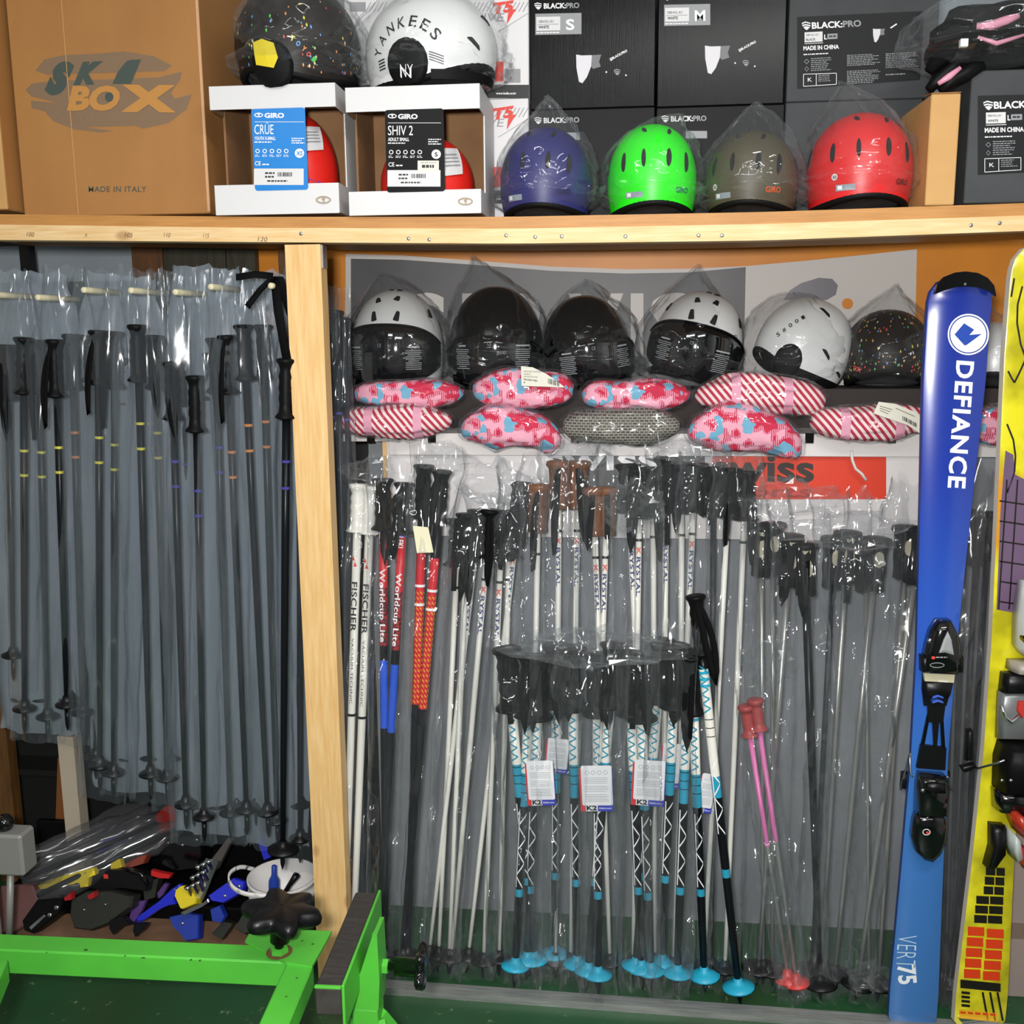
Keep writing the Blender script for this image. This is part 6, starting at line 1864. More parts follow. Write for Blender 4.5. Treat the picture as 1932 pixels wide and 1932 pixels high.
# ------------------------------------------------------------------ yellow ski, cut by the right edge of the photo
def ski_yellow():
    m, nt, b = base_mat('ski_yellow_topsheet')
    f1, _ = noise_fac(nt, 9, detail=3, lo=0.40, hi=0.62)
    c = mixcol(nt, f1, '#d9cf22', '#a8a018')
    f2, _ = noise_fac(nt, 3, detail=1, lo=0.52, hi=0.60)
    c = mixcol(nt, f2, c, '#c98a1c')
    nt.links.new(c, b.inputs['Base Color']); b.inputs['Roughness'].default_value = 0.2; b.inputs['Coat Weight'].default_value = 0.5
    return m
G = SkiFrame((1972, 452), 0.0, (1848, 1942), roll=math.radians(-7))
ys = thing('alpine_ski', 'yellow ski with red and black graphics and binding, cut by the right photo edge', 'ski', G.B)
prof = ski_prof([(0.0, 56), (0.03, 60), (0.13, 60), (0.27, 52), (0.48, 40), (0.62, 38), (0.77, 44), (0.95, 55), (1.0, 54)], s=1.06e-3)
top, f, base, sd = G.board(prof, 0.015, 0.02)
yt = mk('top_sheet', (top, f), ski_yellow(), ys, True)
mk('core', (top + base, sd), mat('ski_sidewall_pale', '#b4aca4', 0.4), ys)
pr = G.pr(0.0010)
YK, YR_, YP, YO = mat('ski_ink_black', '#17120f', 0.4), mat('ski_ink_red', '#cf3a14', 0.4), mat('ski_ink_plum', '#66506b', 0.4), mat('ski_ink_orange', '#d9a51e', 0.4)
for pts in ([(1929, 540), (1920, 575), (1919, 610), (1926, 650), (1934, 672)], [(1902, 700), (1908, 712), (1914, 722), (1922, 706), (1934, 680)], [(1900, 800), (1912, 830), (1916, 860), (1914, 890), (1900, 930)], [(1926, 480), (1916, 510), (1908, 560)]):
    pr.line(pts, 3.5, YK)
pr.poly([(1897, 850), (1912, 858), (1915, 895), (1934, 905), (1934, 1160), (1880, 1150), (1888, 960)], YP)
for k in range(6): pr.line([(1886, 945 + k * 38), (1934, 952 + k * 38)], 3, YK, 1)
for x in (1896, 1916): pr.line([(x + 4, 905), (x - 12, 1150)], 3, YK, 1)
for k in range(6):     # black bricks
    y = 1636 + k * 18
    x0 = 1860 - (12 if k > 2 else 0) - k * 2
    pr.rect(x0, y, x0 + 18 + (6 if k > 2 else 0), y + 15, YK, 1, 0.05); pr.rect(x0 + 20 + (6 if k > 2 else 0), y + 1, 1896 - k, y + 16, YK, 1, 0.05)
for k in range(5):     # red bricks
    y = 1748 + k * 20
    x0 = 1826 - k * 1.8
    pr.rect(x0, y, x0 + 31, y + 17, YR_, 1, 0.05); pr.rect(x0 + 36, y + 4, x0 + 68, y + 21, YR_, 1, 0.05)
pr.rect(1812, 1848, 1888, 1864, YK, 1, 0.1)
for k in range(4): pr.rect(1814, 1870 + k * 8, 1830, 1875 + k * 8, YK, 1, 0.1)
for x in (1854, 1868, 1882): pr.line([(x, 1872), (x + 10, 1926)], 4, YK, 1)
pr.rect(1810, 1904, 1882, 1924, YO, 1, 0.1)
for k in range(5): pr.rect(1812 + k * 14, 1908 + k, 1822 + k * 14, 1912 + k, YR_, 2, 0.1)
pr.build(yt, 'graphics')
mk('tail_protector', G.prism([(1806, 1918), (1884, 1926), (1870, 1940), (1820, 1936)], 0.0002, 0.006), CHROME, ys)
toe = mk('toe_piece', G.dome([(1916, 1090), (1960, 1090), (1966, 1150), (1958, 1226), (1914, 1228), (1903, 1212), (1905, 1160), (1910, 1120)], 0.01, 0.075, 0.75), mat('binding_white', '#cfd0d0', 0.25), ys, True)
mk('toe_flash', G.dome([(1912, 1170), (1932, 1140), (1940, 1158), (1920, 1196)], 0.060, 0.078, 0.8), mat('binding_orange', '#d84a22', 0.3), toe)
mk('toe_flash', G.dome([(1903, 1190), (1914, 1168), (1922, 1182), (1908, 1214)], 0.045, 0.072, 0.8), BLACK_G, toe)
mk('binding_body', G.dome([(1896, 1240), (1962, 1240), (1960, 1262), (1893, 1258)], 0.006, 0.060, 0.85), mat('binding_stone', '#9d948a', 0.4), ys, True)
mk('binding_body', G.dome([(1884, 1264), (1964, 1262), (1960, 1300), (1880, 1300)], 0.006, 0.040, 0.85), BLACK, ys, True)
c_ = mk('centre_unit', G.dome([(1878, 1300), (1958, 1300), (1954, 1390), (1874, 1388)], 0.006, 0.034, 0.85), mat('binding_grey', '#77797a', 0.3, 0.4), ys, True)
mk('centre_badge', G.dome([(1904, 1312), (1918, 1312), (1920, 1330), (1911, 1344), (1902, 1330)], 0.030, 0.042, 0.8), mat('badge_red', '#b9322c', 0.3), c_)
mk('centre_arm', tube([G.px(1889, 1330, 0.036), G.px(1896, 1352, 0.040), G.px(1908, 1362, 0.042), G.px(1922, 1350, 0.040)], 0.004, 8), CHROME, c_, True)
hb = mk('heel_base', G.dome([(1878, 1392), (1954, 1394), (1952, 1440), (1944, 1480), (1868, 1478), (1870, 1420)], 0.006, 0.075, 0.85), BLACK_M, ys, True)
mk('heel_plate', G.dome([(1866, 1480), (1944, 1482), (1940, 1520), (1868, 1518)], 0.006, 0.050, 0.85), BLACK_G, ys, True)
for x in (1890, 1907): mk('screw', lathe(G.px(x, 1472, 0.076), G.n, [(0, 0.004), (0.003, 0.003)], 10), STEEL, hb, True)
hr = mk('heel_lever', G.dome([(1884, 1512), (1896, 1510), (1908, 1530), (1934, 1520), (1940, 1546), (1922, 1560), (1902, 1556)], 0.010, 0.080, 0.8), mat('binding_red', '#a8301f', 0.25), ys, True)
mk('lever_grip', G.dome([(1908, 1582), (1914, 1580), (1922, 1590), (1924, 1612), (1914, 1622), (1906, 1608)], 0.030, 0.080, 0.6), mat('binding_scarlet', '#d3303a', 0.3), hr, True)
mk('lever_wing', G.dome([(1890, 1550), (1900, 1560), (1906, 1600), (1896, 1606), (1890, 1585)], 0.01, 0.06, 0.8), mat('binding_pale', '#a9b1ac', 0.35), hr, True)
mk('brake_pad', G.dome([(1862, 1548), (1888, 1550), (1886, 1600), (1864, 1630), (1852, 1628), (1862, 1590)], 0.002, 0.035, 0.8), BLACK, ys, True)
b_ = mk('brake_arm', tube([G.px(1896, 1434, 0.06), G.px(1880, 1440, 0.05), G.px(1858, 1446, 0.02), G.px(1838, 1452, -0.01)], 0.0024, 7), STEEL, ys, True)
mk('brake_foot', G.dome([(1816, 1450), (1844, 1444), (1848, 1450), (1822, 1460)], -0.02, -0.004, 0.8), BLACK, b_, True)
mk('brake_foot', G.dome([(1833, 1384), (1842, 1382), (1842, 1440), (1830, 1442)], -0.03, -0.012, 0.8), BLACK, b_, True)

# ------------------------------------------------------------------ dark poles in sleeves between the skis, pale panel at the right edge
for i, (x0, y0, x1, y1, Y) in enumerate(((1800, 968, 1776, 1880, 0.12), (1822, 960, 1788, 1888, 0.10), (1846, 975, 1796, 1890, 0.12), (1868, 965, 1804, 1892, 0.14))):
    pole(P(x0, y0, Y), PZ(x1, y1, 0.003), 'dark ski pole between the blue and yellow skis, %s from the left' % ORD[i], 'dark poles between the skis', SH_SLATE, gl=0.11, gr=0.017, rs=0.0075)
FILM_DARK = film('smoky_sleeve_film', tint='#6d6d70', haze=0.16, gloss=0.04, edge=0.5, rough=0.12, bstr=0)
for i, (x, x2, Y) in enumerate(((1812, 1782, 0.085), (1856, 1800, 0.10))):
    sleeve(P(x, 890, Y), PZ(x2, 1896, 0.002), 0.10, 0.08, 'smoky clear sleeve between the skis, %s one' % ('left' if i == 0 else 'right'), FILM_DARK, 0.03, 200 + i, 0.05, group='sleeves between the skis', curl=0.03)
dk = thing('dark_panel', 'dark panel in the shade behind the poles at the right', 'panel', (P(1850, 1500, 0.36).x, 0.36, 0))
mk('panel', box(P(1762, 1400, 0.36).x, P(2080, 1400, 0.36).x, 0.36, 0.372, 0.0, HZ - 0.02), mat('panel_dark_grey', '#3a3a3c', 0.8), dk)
pp = thing('pale_carton', 'pale beige carton on the floor at the right photo edge', 'box', (P(1960, 1900, 0.1).x, 0.1, 0))
_x = P(1902, 1700, 0.08).x
mk('body', box(_x, _x + 0.3, 0.08, 0.30, 0.0, P(1920, 1560, 0.08).z, 0.002), mat('pale_card', '#8f827c', 0.7), pp)
mk('tape', box(_x + 0.0, _x + 0.3, 0.0792, 0.0799, 0.15, 0.19), mat('tape_brown', '#76665c', 0.4), pp)

# gear in a crumpled bag, top right
gz = ZR_TOP + 0.002
gc = P(1862, 100, 0.1); gc.z = gz
gear = thing('sports_gear', 'black and pink sports gloves bundled in a clear bag on the right grey carton', 'gloves', gc)
PINKT = mat('trim_pink', '#d38fa6', 0.35)
def blob(c, r, seed, n=18):
    vs = []
    for j in range(n):
        ph = -PI / 2 + PI * j / (n - 1)
        for k in range(n):
            th = 2 * PI * k / n
            d = V((math.cos(th) * math.cos(ph), math.sin(th) * math.cos(ph), math.sin(ph)))
            q = 1 + 0.22 * noise.noise(d * 1.8 + V((seed, 0, 0)))
            vs.append(V(c) + V((d.x * r[0] * q, d.y * r[1] * q, d.z * r[2] * q)))
    return vs, grid_faces(n, n, True)
GY = 0.06
mk('cuff', blob(P(1868, 62, GY), (0.11, 0.07, 0.055), 2), BLACK_F, gear, True)
mk('palm', blob(P(1800, 105, GY), (0.055, 0.05, 0.05), 5), BLACK_M, gear, True)
for i, pts in enumerate(([(1830, 95), (1795, 130), (1768, 152), (1752, 170)], [(1815, 80), (1785, 105), (1762, 120), (1752, 135)], [(1850, 118), (1820, 140), (1795, 152), (1775, 172)], [(1830, 50), (1800, 55), (1775, 62), (1760, 78)])):
    mk('finger', tube([P(x, y, GY - 0.03 - 0.008 * i) for x, y in pts], [0.016, 0.015, 0.014, 0.009], 10), BLACK_F if i % 2 else BLACK_M, gear, True)
for pts, r in (([(1842, 50), (1870, 48), (1900, 38), (1922, 30)], 0.009), ([(1770, 158), (1790, 145), (1812, 128)], 0.007), ([(1845, 70), (1880, 82), (1932, 66)], 0.005)):
    mk('trim', tube([P(x, y, GY - 0.065) for x, y in pts], [r * 0.6] + [r] * (len(pts) - 2) + [r * 0.6], 8), PINKT, gear, True)
mk('buckle', pbox(1812, 72, 1828, 88, GY - 0.08, 0.012), PRINT_W, gear)
mk('second_glove', blob(P(1915, 110, GY + 0.02), (0.085, 0.07, 0.05), 9), BLACK_F, gear, True)
bag(TR(V((P(1872, 100, 0.08).x, 0.08, gz))), 0.30, 0.24, P(1860, -10, 0.08).z - gz, (0.02, 0.03), 301, 'large crumpled clear bag around the black and pink gloves', puff=0.02, group='bags of gear')
# ================================================================== green work stand in front
GREEN = mat('stand_green', '#52b63a', 0.42, var=('#4aa636', 5), bump=(40, 0.05))
GREEN_CHIP = mat('paint_chip', '#2a3a22', 0.7)
ZB = 0.43
st = thing('work_stand', 'bright green steel ski tuning stand with black knobs and padded clamp', 'work stand', PZ(690, 1800, 0.0))
def edge_box(p, q, w, z0, z1, ext0=0.0, ext1=0.0, b=0.003):
    """square tube from p to q (plan), centred, width w"""
    p, q = V((p.x, p.y, 0)), V((q.x, q.y, 0)); d = (q - p); L = d.length; d.normalize()
    p = p - d * ext0
    M = frame(p, d, V((-d.y, d.x, 0)), V((0, 0, 1)))
    return xf(box(0, L + ext0 + ext1, -w / 2, w / 2, z0, z1, b), M)
A_, B_ = PZ(0, 1776, ZB), PZ(556, 1801, ZB)
mk('cross_bar', edge_box(A_, B_, 0.05, ZB - 0.05, ZB, 0.25, 0.0), GREEN, st)
# welded corner plate
pl = [PZ(x, y, ZB) for x, y in ((463, 1780), (477, 1756), (626, 1762), (613, 1786), (589, 1828), (540, 1821))]
mk('corner_plate', ([V((q.x, q.y, ZB + 0.0008)) for q in pl] + [V((q.x, q.y, ZB + 0.006)) for q in pl],
                    [tuple(range(6))[::-1], tuple(range(6, 12))] + [(i, (i + 1) % 6, 6 + (i + 1) % 6, 6 + i) for i in range(6)]), GREEN, st)
C_, D_ = PZ(566, 1818, ZB), PZ(516, 1932, ZB)
mk('side_arm', edge_box(C_, D_, 0.05, ZB - 0.045, ZB + 0.0005, 0.0, 0.28), GREEN, st)
e = D_ + (D_ - C_).normalized() * 0.25
mk('leg', box(e.x - 0.024, e.x + 0.024, e.y - 0.024, e.y + 0.024, 0.0, ZB - 0.0455), GREEN, st)
C2, D2 = PZ(-8, 1800, ZB), PZ(-66, 1932, ZB)
mk('side_arm', edge_box(C2, D2, 0.05, ZB - 0.046, ZB - 0.0008, -0.02, 0.28), GREEN, st)
e = D2 + (D2 - C2).normalized() * 0.25
mk('leg', box(e.x - 0.024, e.x + 0.024, e.y - 0.024, e.y + 0.024, 0.0, ZB - 0.047), GREEN, st)
# chips in the paint
r = random.Random(4)
pr = Print(V((0, A_.y, 0)), V((0, 0, 1)))
ch = Print()
for px, py, w, h in ((162, 1792, 9, 3), (236, 1803, 4, 2), (270, 1807, 9, 2), (360, 1811, 4, 3), (377, 1812, 4, 3), (88, 1797, 3, 2), (570, 1775, 5, 2), (590, 1781, 6, 2), (560, 1845, 5, 2), (540, 1880, 4, 2)):
    q = PZ(px, py, ZB + (0.0072 if px > 480 and py < 1800 else 0.0012))
    ch.add([q + V((w * 1e-3 * math.cos(k * PI / 3) * 0.5, h * 1.6e-3 * math.sin(k * PI / 3) * 0.6, 0)) for k in range(6)], [tuple(range(6))], GREEN_CHIP)
ch.build(st, 'paint_chips')
# star knob on its stem
q = PZ(527, 1796, ZB + 0.006); q.z = ZB + 0.006
mk('nut', lathe(q, (0, 0, 1), [(0, 0.017), (0.009, 0.017), (0.010, 0.012)], 6), GREEN, st)
mk('rust_ring', lathe(q + V((0, 0, 0.0002)), (0, 0, 1), [(0, 0.024), (0.0006, 0.024)], 20), mat('rust', '#5d4422', 0.9), st)
def star_knob(o, axis, r, th, lobes=6, stem=0.03, sr=0.015, u=None):
    a, bu, bw = basis(axis)
    g = lathe(o, a, [(0, sr * 0.5), (0.012, sr * 0.5), (0.012, sr), (stem, sr * 1.05), (stem + 0.004, sr * 1.3)], 16)
    n = 60; vs = []
    prof = [(stem + 0.0, 0.3), (stem + 0.002, 0.80), (stem + th * 0.3, 0.98), (stem + th * 0.6, 1.0), (stem + th * 0.9, 0.92), (stem + th, 0.75), (stem + th, 0.02)]
    for t, k in prof:
        for i in range(n):
            th_ = 2 * PI * i / n
            rr = r * k * (0.84 + 0.16 * math.cos(lobes * th_)) if k > 0.5 else r * k
            vs.append(V(o) + a * t + bu * (rr * math.cos(th_)) + bw * (rr * math.sin(th_)))
    return join(g, (vs, grid_faces(n, len(prof), True)))
mk('clamp_knob', star_knob(q + V((0, 0, 0.010)), V((0.10, 0.04, 1)), 0.076, 0.034, 6, 0.048, 0.017), BLACK, st, True)
# padded clamp jaw
zp = 0.448
cs = [PZ(x, y, zp) for x, y in ((670, 1683), (714, 1683), (642, 1867), (595, 1862))]
ce = [PZ(x, y, zp) for x, y in ((692, 1683), (618, 1865))]
mk('rubber_pad', edge_box(ce[0], ce[1], 0.046, zp - 0.052, zp, 0, 0, 0.003), mat('pad_rubber', '#2b2725', 0.75, var=('#3a3633', 20, (1, 8, 1)), bump=(25, 0.3, (12, 0.6, 1))), st)
d = V((ce[1].x - ce[0].x, ce[1].y - ce[0].y, 0)).normalized(); sd_ = V((-d.y, d.x, 0))
if sd_.x < 0: sd_ = -sd_
p, q2 = ce[0] + sd_ * 0.0265, ce[1] + sd_ * 0.0265
mk('jaw_plate', edge_box(p, q2, 0.005, zp - 0.075, zp + 0.006, 0.0, 0.0, 0.0008), GREEN, st)
mk('jaw_plate', edge_box(ce[1] - d * 0.006, ce[1] + d * 0.0005, 0.046, zp - 0.001, zp + 0.003, 0, 0, 0.0005), GREEN, st)
# bracket and column
cm = ce[0] * 0.55 + ce[1] * 0.45 + sd_ * 0.057
Yc = P(690, 1900, 0).y
col0 = PZ(688, 1905, 0.33)
Mx = col0.x
mk('column', box(Mx - 0.024, Mx + 0.024, col0.y, col0.y + 0.048, 0.0, 0.329, 0.002), GREEN, st)
bp_ = [hit(x, y, col0 - V((0, 0.002, 0)), V((0, -1, 0))) for x, y in ((658, 1904), (714, 1906), (716, 1850), (711, 1764), (703, 1764), (680, 1835), (659, 1876))]
mk('bracket', ([V(q_) for q_ in bp_] + [V((q_.x, q_.y + 0.058, q_.z)) for q_ in bp_], [tuple(range(7)), tuple(range(13, 6, -1))] + [(i, 7 + i, 7 + (i + 1) % 7, (i + 1) % 7) for i in range(7)]), GREEN, st)
tp_ = [hit(x, y, col0 + V((0, 0.058, 0)), V((0, -1, 0))) for x, y in ((702, 1762), (722, 1733), (722, 1800), (706, 1810))]
mk('bracket_fin', ([V(q_) for q_ in tp_] + [V((q_.x, q_.y + 0.005, q_.z)) for q_ in tp_], [(0, 1, 2, 3), (7, 6, 5, 4)] + [(i, 4 + i, 4 + (i + 1) % 4, (i + 1) % 4) for i in range(4)]), GREEN, st)
for sx, fy in ((1, -0.12), (1, 0.16), (-1, -0.12), (-1, 0.16)):
    mk('foot', tube([(Mx + sx * 0.02, col0.y + 0.024 + (0.01 if fy > 0 else -0.01), 0.30), (Mx + sx * 0.12, col0.y + 0.024 + fy, 0.012)], 0.014, 4), GREEN, st)
kp = hit(722, 1822, col0 + V((0, 0.03, 0)), V((0, -1, 0)))
mk('nut', lathe(kp + V((0.001, 0, 0)), (1, 0, 0), [(0, 0.014), (0.010, 0.014)], 6), GREEN, st)
mk('clamp_knob', star_knob(kp + V((0.011, 0, 0)), V((1, 0.05, -0.02)), 0.046, 0.020, 5, 0.05, 0.0165), BLACK_G, st, True)

# grey vice at the left edge
vz = thing('bench_vice', 'grey steel vice with black ball knob at the left photo edge', 'vice', PZ(12, 1760, 0.2))
VY = -0.12
q0, q1 = P(-70, 1650, VY), P(38, 1578, VY)
GREYM = mat('vice_grey', '#8b8a86', 0.45, 0.2)
mk('jaw', box(q0.x, q1.x, VY, VY + 0.06, q0.z, q1.z, 0.006), GREYM, vz)
mk('shank', tube([P(20, 1645, VY + 0.03), P(17, 1780, VY + 0.03)], 0.008, 10), GREYM, vz, True)
mk('stand', box(q0.x, q0.x + 0.05, VY, VY + 0.05, 0.0, q0.z - 0.001, 0.003), GREYM, vz)
q = P(8, 1553, VY + 0.03)
mk('ball_knob', lathe(q - V((0, 0, 0.022)), (0, 0, 1), [(0.022 - 0.022 * math.cos(PI * k / 10), max(0.0005, 0.022 * math.sin(PI * k / 10))) for k in range(11)], 18), BLACK_G, vz, True)
mk('knob_stem', tube([q - V((0, 0, 0.05)), q - V((0, 0, 0.015))], 0.006, 8), STEEL, vz, True)

# ================================================================== bucket
bc = P(533, 1652, 0.13); rz_ = bc.z
bk = thing('plastic_bucket', 'white plastic bucket with its handle folded out to the left', 'bucket', (bc.x, 0.13, 0))
BW = mat('bucket_white', '#d6d2cf', 0.4)
r0 = 62 * mpp(533, 1652, 0.13)
mk('pail', lathe((bc.x, 0.13, 0.001), (0, 0, 1), [(0, r0 * 0.80), (rz_ - 0.05, r0 * 0.95), (rz_ - 0.048, r0 * 1.0), (rz_ - 0.03, r0 * 1.01), (rz_ - 0.029, r0 * 0.965), (rz_ - 0.012, r0 * 0.975), (rz_ - 0.010, r0 * 1.02),
   (rz_, r0 * 1.03), (rz_, r0 * 0.97), (0.02, r0 * 0.78), (0.004, r0 * 0.76)], 40), BW, bk, True)
hp = [P(x, y, Y_) for x, y, Y_ in ((478, 1640, 0.16), (455, 1634, 0.13), (437, 1642, 0.10), (429, 1656, 0.07), (437, 1674, 0.04), (460, 1687, 0.03), (500, 1691, 0.035), (545, 1688, 0.055))]
pts = []
for a, b, c in zip([hp[0]] + hp[:-1], hp, hp[1:] + [hp[-1]]): pts += bez((a + b) / 2, b, (b + c) / 2, 4)
mk('handle', ribbon(pts, V((0, 0.3, 1)), 0.010, 0.004), BW, bk, True)
bb = thing('spray_bottle', 'small blue bottle standing inside the white bucket', 'bottle', (bc.x - 0.03, 0.14, rz_ - 0.08))
mk('body', lathe((bc.x - 0.03, 0.14, rz_ - 0.09), (0.05, 0, 1), [(0, 0.014), (0.07, 0.014), (0.085, 0.007), (0.11, 0.0065), (0.112, 0.004)], 14), mat('bottle_blue', '#1f3e9c', 0.3), bb, True)
bt_ = thing('hand_tool', 'dark hand tool leaning inside the white bucket', 'tool', (bc.x + 0.03, 0.12, rz_ - 0.08))
mk('handle', tube([(bc.x - 0.01, 0.13, rz_ - 0.07), (bc.x + 0.02, 0.12, rz_ - 0.02), (bc.x + 0.042, 0.115, rz_ + 0.012)], [0.006, 0.006, 0.009], 8), BLACK, bt_, True)
br_ = thing('screw_top', 'small red cap lying inside the white bucket', 'cap', (bc.x - 0.008, 0.12, rz_ - 0.07))
mk('cap', lathe((bc.x - 0.008, 0.12, rz_ - 0.09), (0.2, -0.1, 1), [(0, 0.016), (0.04, 0.016), (0.05, 0.01)], 12), mat('cap_red', '#c0282a', 0.4), br_, True)

# ================================================================== heap of bindings and tools under the hanging poles
card = thing('cardboard_sheet', 'flattened brown cardboard under the heap of bindings', 'cardboard', PZ(280, 1745, 0.0))
a, b = PZ(60, 1765, 0.0), PZ(600, 1640, 0.0)
mk('sheet', box(a.x - 0.05, P(590, 1700, 0.25).x, -0.02, 0.42, 0.001, 0.006), mat('floor_card', '#8b6a52', 0.85, var=('#74563f', 6)), card)
hm = thing('black_crate', 'low black tray the heap of bindings is piled in', 'tray', (P(280, 1640, 0.36).x, 0.36, 0))
xa, xb = P(60, 1640, 0.36).x, P(560, 1640, 0.36).x
mk('base', box(xa, xb, 0.2, 0.42, 0.007, 0.05, 0.004), BLACK_M, hm)
mk('rear_wall', box(xa, xb, 0.40, 0.42, 0.0505, 0.17, 0.003), BLACK_M, hm)
GH = 'heap of bindings and tools'
def piece(name, label, cat, pts, Y, th, m, tilt=0.25, extra=None):
    """traced outline given its own distance, thickness and lean"""
    n = V((0, -math.cos(tilt), math.sin(tilt)))
    cx = sum(p[0] for p in pts) / len(pts); cy = sum(p[1] for p in pts) / len(pts)
    o = P(cx, cy, Y)
    A = [hit(x, y, o, n) for x, y in pts]; N = len(A)
    c = sum(A, V((0, 0, 0))) / N
    vs = [q - n * th for q in A] + [q - n * th * 0.15 for q in A] + [c + (q - c) * 0.93 + n * 0.0 for q in A]
    fs = [tuple(range(N))[::-1], tuple(range(2 * N, 3 * N))]
    for r_ in (0, 1): fs += [(r_ * N + i, r_ * N + (i + 1) % N, (r_ + 1) * N + (i + 1) % N, (r_ + 1) * N + i) for i in range(N)]
    t = thing(name, label, cat, c, GH)
    mk('body', (vs, fs), m, t)
    H = lambda x, y, d=0.0: hit(x, y, o + n * d, n)
    if extra: extra(t, H, n)
    return t
k5 = lambda pts: [(x / 4.4725, 1500 + y / 4.4725) for x, y in pts]
YEL = mat('lever_yellow', '#d2bd20', 0.4); BLU = mat('lever_blue', '#1a25b8', 0.4); BLU2 = mat('plastic_blue', '#16308f', 0.45); RED2 = mat('plastic_red', '#9c1a1c', 0.4); PUR = mat('plastic_purple', '#4d2f6e', 0.5)
OLV = mat('dark_olive_plastic', '#1f211b', 0.5)
def bolts(lst, r=0.004):
    def f(t, H, n):
        for x, y in lst: mk('bolt', lathe(H(x, y, -0.001), n, [(0, r), (0.005, r), (0.006, r * 0.6)], 10), STEEL, t, True)
    return f
piece('binding_lever', 'long yellow plastic lever with hooked end on the heap', 'lever', k5([(315, 770), (345, 742), (560, 670), (760, 615), (790, 620), (797, 678), (745, 702), (735, 775), (685, 785), (672, 745), (642, 742), (630, 752), (330, 800)]), 0.10, 0.025, YEL, 0.3, bolts([(162, 1646)], 0.002))
def logo(t, H, n):
    mk('red_badge', prism([(-.006, -.007), (.006, -.007), (.006, .007), (-.006, .007)], H(200, 1654, 0.0006), V((1, 0, 0)), V((0, 0, 1)), n, 0, 0.0012), PRINT_R, t)
    mk('toe_wing', tube([H(240, 1640, 0.002), H(265, 1648, 0.01), H(280, 1668, 0.002)], 0.006, 8), BLACK_G, t, True)
piece('ski_binding', 'black ski binding with red badge in the middle of the heap', 'binding', [(168, 1650), (185, 1642), (232, 1640), (262, 1645), (280, 1664), (276, 1682), (230, 1676), (190, 1682), (166, 1676)], 0.12, 0.05, BLACK, 0.35, logo)
piece('binding_lever', 'long blue plastic lever sloping beside the yellow clamp', 'lever', [(255, 1734), (264, 1726), (300, 1700), (325, 1676), (338, 1668), (342, 1680), (328, 1694), (332, 1706), (318, 1708), (300, 1716), (268, 1738), (258, 1740)], 0.10, 0.022, BLU, 0.4, bolts([(331, 1678)], 0.002))
def springs(t, H, n):
    for k in range(9):
        x, y = 362 + (k % 3) * 10 + (k // 3) * 10, 1684 - (k // 3) * 20 - (k % 3) * 5
        mk('pin', lathe(H(x, y + 6, -0.006), V((-0.35, -0.2, 1)), [(0, 0.005), (0.003, 0.006), (0.022, 0.006), (0.024, 0.0075), (0.030, 0.0075)], 10), CHROME, t, True)
    mk('tray', prism([(-.03, -.045), (.01, -.05), (.05, .05), (.015, .055)], H(378, 1660, -0.012), V((1, 0, 0)), V((0, 0.2, 1)), n, 0, 0.004), STEEL, t)
piece('edge_clamp', 'yellow clamp block with a row of chrome pins', 'clamp', k5([(1470, 850), (1478, 800), (1520, 765), (1590, 758), (1660, 870), (1650, 920), (1540, 965), (1520, 960)]), 0.09, 0.04, YEL, 0.5, springs)
piece('blue_bracket', 'dark blue plastic bracket low on the cardboard right of centre', 'bracket', [(318, 1730), (352, 1722), (375, 1726), (374, 1772), (350, 1776), (336, 1758), (326, 1750)], 0.07, 0.03, BLU2, 0.5, bolts([(345, 1742)]))
piece('blue_bracket', 'bright blue plastic piece beside the bucket handle', 'bracket', [(392, 1690), (440, 1656), (462, 1664), (455, 1684), (420, 1704), (398, 1700)], 0.09, 0.03, BLU, 0.5, bolts([(452, 1672), (425, 1690)]))
piece('blue_bracket', 'blue plastic piece just left of the bucket base', 'bracket', [(396, 1716), (414, 1708), (424, 1730), (416, 1742), (400, 1738)], 0.08, 0.025, BLU2, 0.4)
piece('steel_brake', 'bent steel ski brake lying below the yellow clamp', 'brake', [(340, 1722), (385, 1702), (392, 1696), (394, 1702), (380, 1712), (345, 1728)], 0.06, 0.008, STEEL, 0.4)
piece('steel_brake', 'thin steel bar lying at the left of the heap', 'brake', [(54, 1750), (82, 1726), (86, 1729), (58, 1755)], 0.05, 0.008, STEEL, 0.4)
piece('ski_binding', 'black binding part with two chrome bolts at the left of the heap', 'binding', [(40, 1738), (70, 1696), (100, 1680), (122, 1690), (112, 1722), (88, 1742), (60, 1762), (44, 1756)], 0.06, 0.04, BLACK_M, 0.4, bolts([(108, 1712), (95, 1726)], 0.006))
piece('ski_binding', 'large dark binding base below the yellow lever', 'binding', [(132, 1698), (160, 1682), (210, 1680), (250, 1690), (246, 1712), (206, 1742), (170, 1756), (138, 1752), (130, 1726)], 0.07, 0.05, OLV, 0.45, bolts([(160, 1716), (200, 1706)], 0.003))
piece('red_bracket', 'small dark red bracket on the big dark binding base', 'bracket', [(120, 1694), (134, 1684), (134, 1698), (122, 1700)], 0.06, 0.02, RED2, 0.3)
piece('red_bracket', 'small red tab at the top of the dark binding base', 'bracket', [(164, 1690), (178, 1682), (178, 1694), (168, 1698)], 0.06, 0.02, RED2, 0.3)
piece('red_bracket', 'bright red strip beside the black binding', 'bracket', [(284, 1642), (300, 1646), (322, 1650), (318, 1658), (300, 1657), (284, 1652)], 0.10, 0.02, mat('strip_red', '#b81c1c', 0.4), 0.3)
piece('purple_plate', 'purple plastic plate standing behind the blue lever', 'plate', [(242, 1738), (248, 1712), (262, 1700), (276, 1698), (268, 1716), (254, 1738), (246, 1744)], 0.11, 0.015, PUR, 0.4)
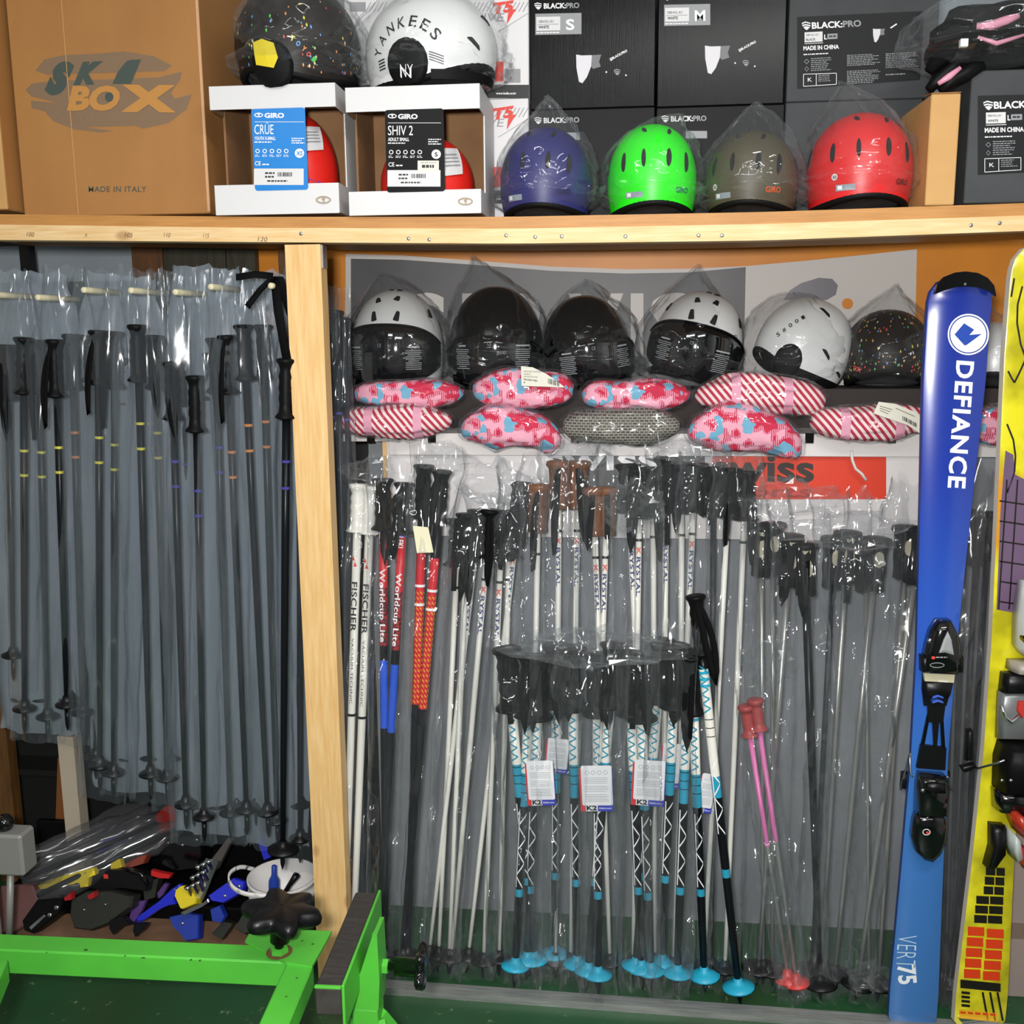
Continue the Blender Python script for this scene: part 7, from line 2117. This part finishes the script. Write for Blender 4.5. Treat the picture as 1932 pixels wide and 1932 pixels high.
piece('purple_plate', 'purple plastic plate behind the black binding', 'plate', [(296, 1686), (310, 1666), (318, 1668), (306, 1690), (298, 1696)], 0.14, 0.015, PUR, 0.4)
piece('yellow_block', 'small yellow plastic block above the black binding', 'block', [(208, 1624), (226, 1620), (230, 1636), (208, 1644)], 0.15, 0.02, YEL, 0.4)
piece('red_box', 'rust red plastic case half buried right of the yellow block', 'case', [(228, 1634), (260, 1616), (278, 1612), (270, 1630), (236, 1640)], 0.17, 0.03, mat('rust_red', '#7a3524', 0.5), 0.4)
piece('ski_boot_shell', 'black rounded boot shell at the back of the heap', 'boot shell', [(300, 1606), (312, 1588), (335, 1578), (362, 1576), (380, 1590), (382, 1616), (370, 1640), (330, 1645), (304, 1632)], 0.22, 0.06, BLACK_G, 0.3, bolts([(318, 1590), (345, 1594), (372, 1584)], 0.004))
piece('red_bag', 'dark red plastic wrapper under the hanging poles at the back of the heap', 'wrapper', [(290, 1540), (310, 1520), (335, 1520), (342, 1560), (322, 1580), (300, 1572)], 0.27, 0.05, mat('wrapper_red', '#7d1713', 0.35), 0.3)
piece('blue_bracket', 'dark blue piece half buried behind the yellow block', 'bracket', [(176, 1606), (196, 1584), (236, 1574), (240, 1586), (212, 1600), (184, 1612)], 0.22, 0.03, BLU2, 0.4)
piece('blue_bracket', 'narrow blue strip under the bag ends above the bucket', 'bracket', [(484, 1584), (498, 1576), (510, 1618), (498, 1624)], 0.2, 0.02, BLU, 0.3)
piece('ski_binding', 'black binding plate right of the big dark base', 'binding', [(206, 1736), (232, 1728), (246, 1744), (228, 1748), (212, 1764), (205, 1752)], 0.05, 0.02, BLACK, 0.4)
piece('ski_binding', 'black wedge piece under the blue lever', 'binding', [(252, 1742), (276, 1742), (268, 1756), (254, 1768), (250, 1756)], 0.05, 0.02, BLACK, 0.4)
piece('ski_binding', 'dark grey plate leaning up beside the chrome pins', 'binding', [(384, 1640), (430, 1580), (438, 1584), (410, 1640), (396, 1652)], 0.2, 0.02, mat('plate_grey', '#4b4644', 0.5), 0.3)
for i, pts in enumerate(([(442, 1752), (470, 1702), (482, 1708), (480, 1746), (462, 1764)], [(398, 1762), (420, 1738), (440, 1742), (418, 1774)], [(268, 1668), (300, 1655), (292, 1694), (272, 1700)])):
    piece('ski_binding', ('dark binding block beside the bucket foot', 'dark binding block near the front edge of the cardboard', 'dark olive binding block behind the blue lever')[i], 'binding', pts, 0.08 + 0.03 * i, 0.03, OLV, 0.4)
# long sleeved poles lying across the back of the heap
for i, (x0, y0, x1, y1, Y0, Y1) in enumerate(((330, 1540, 40, 1660, 0.30, 0.06), (300, 1532, 58, 1640, 0.34, 0.10), (350, 1556, 70, 1690, 0.26, 0.05), (280, 1520, 30, 1640, 0.36, 0.12))):
    a, b = P(x0, y0, Y0), P(x1, y1, Y1)
    t = thing('lying_pole', 'dark pole in a dusty sleeve lying across the heap, %s from the top' % ORD[3 - i], 'ski pole', b, 'sleeved poles lying on the heap')
    mk('shaft', tube([a, b], 0.007, 8), SH_SLATE, t, True)
    L = (b - a); n_ = 14; vs = []
    ax, u_, w_ = basis(L)
    for j in range(n_):
        for k in range(14):
            th_ = 2 * PI * k / 14; s_ = j / (n_ - 1)
            rr = 0.024 + 0.010 * nz(math.cos(th_) + i, math.sin(th_), s_ * 6)
            rr *= min(1, 0.3 + s_ * 6, 0.3 + (1 - s_) * 6)
            vs.append(a + L * s_ + u_ * (rr * 1.5 * math.cos(th_)) + w_ * (rr * 0.8 * math.sin(th_)))
    mk('clear_sleeve', (vs, grid_faces(14, n_, True)), FILM_DARK, t, True)
wr = [(0, 1672), (60, 1668), (72, 1700), (60, 1740), (20, 1762), (-10, 1760)]
piece('red_bag', 'pinkish crumpled wrapper at the left edge behind the vice', 'wrapper', wr, 0.10, 0.03, mat('wrapper_rose', '#6d4a48', 0.4), 0.4)
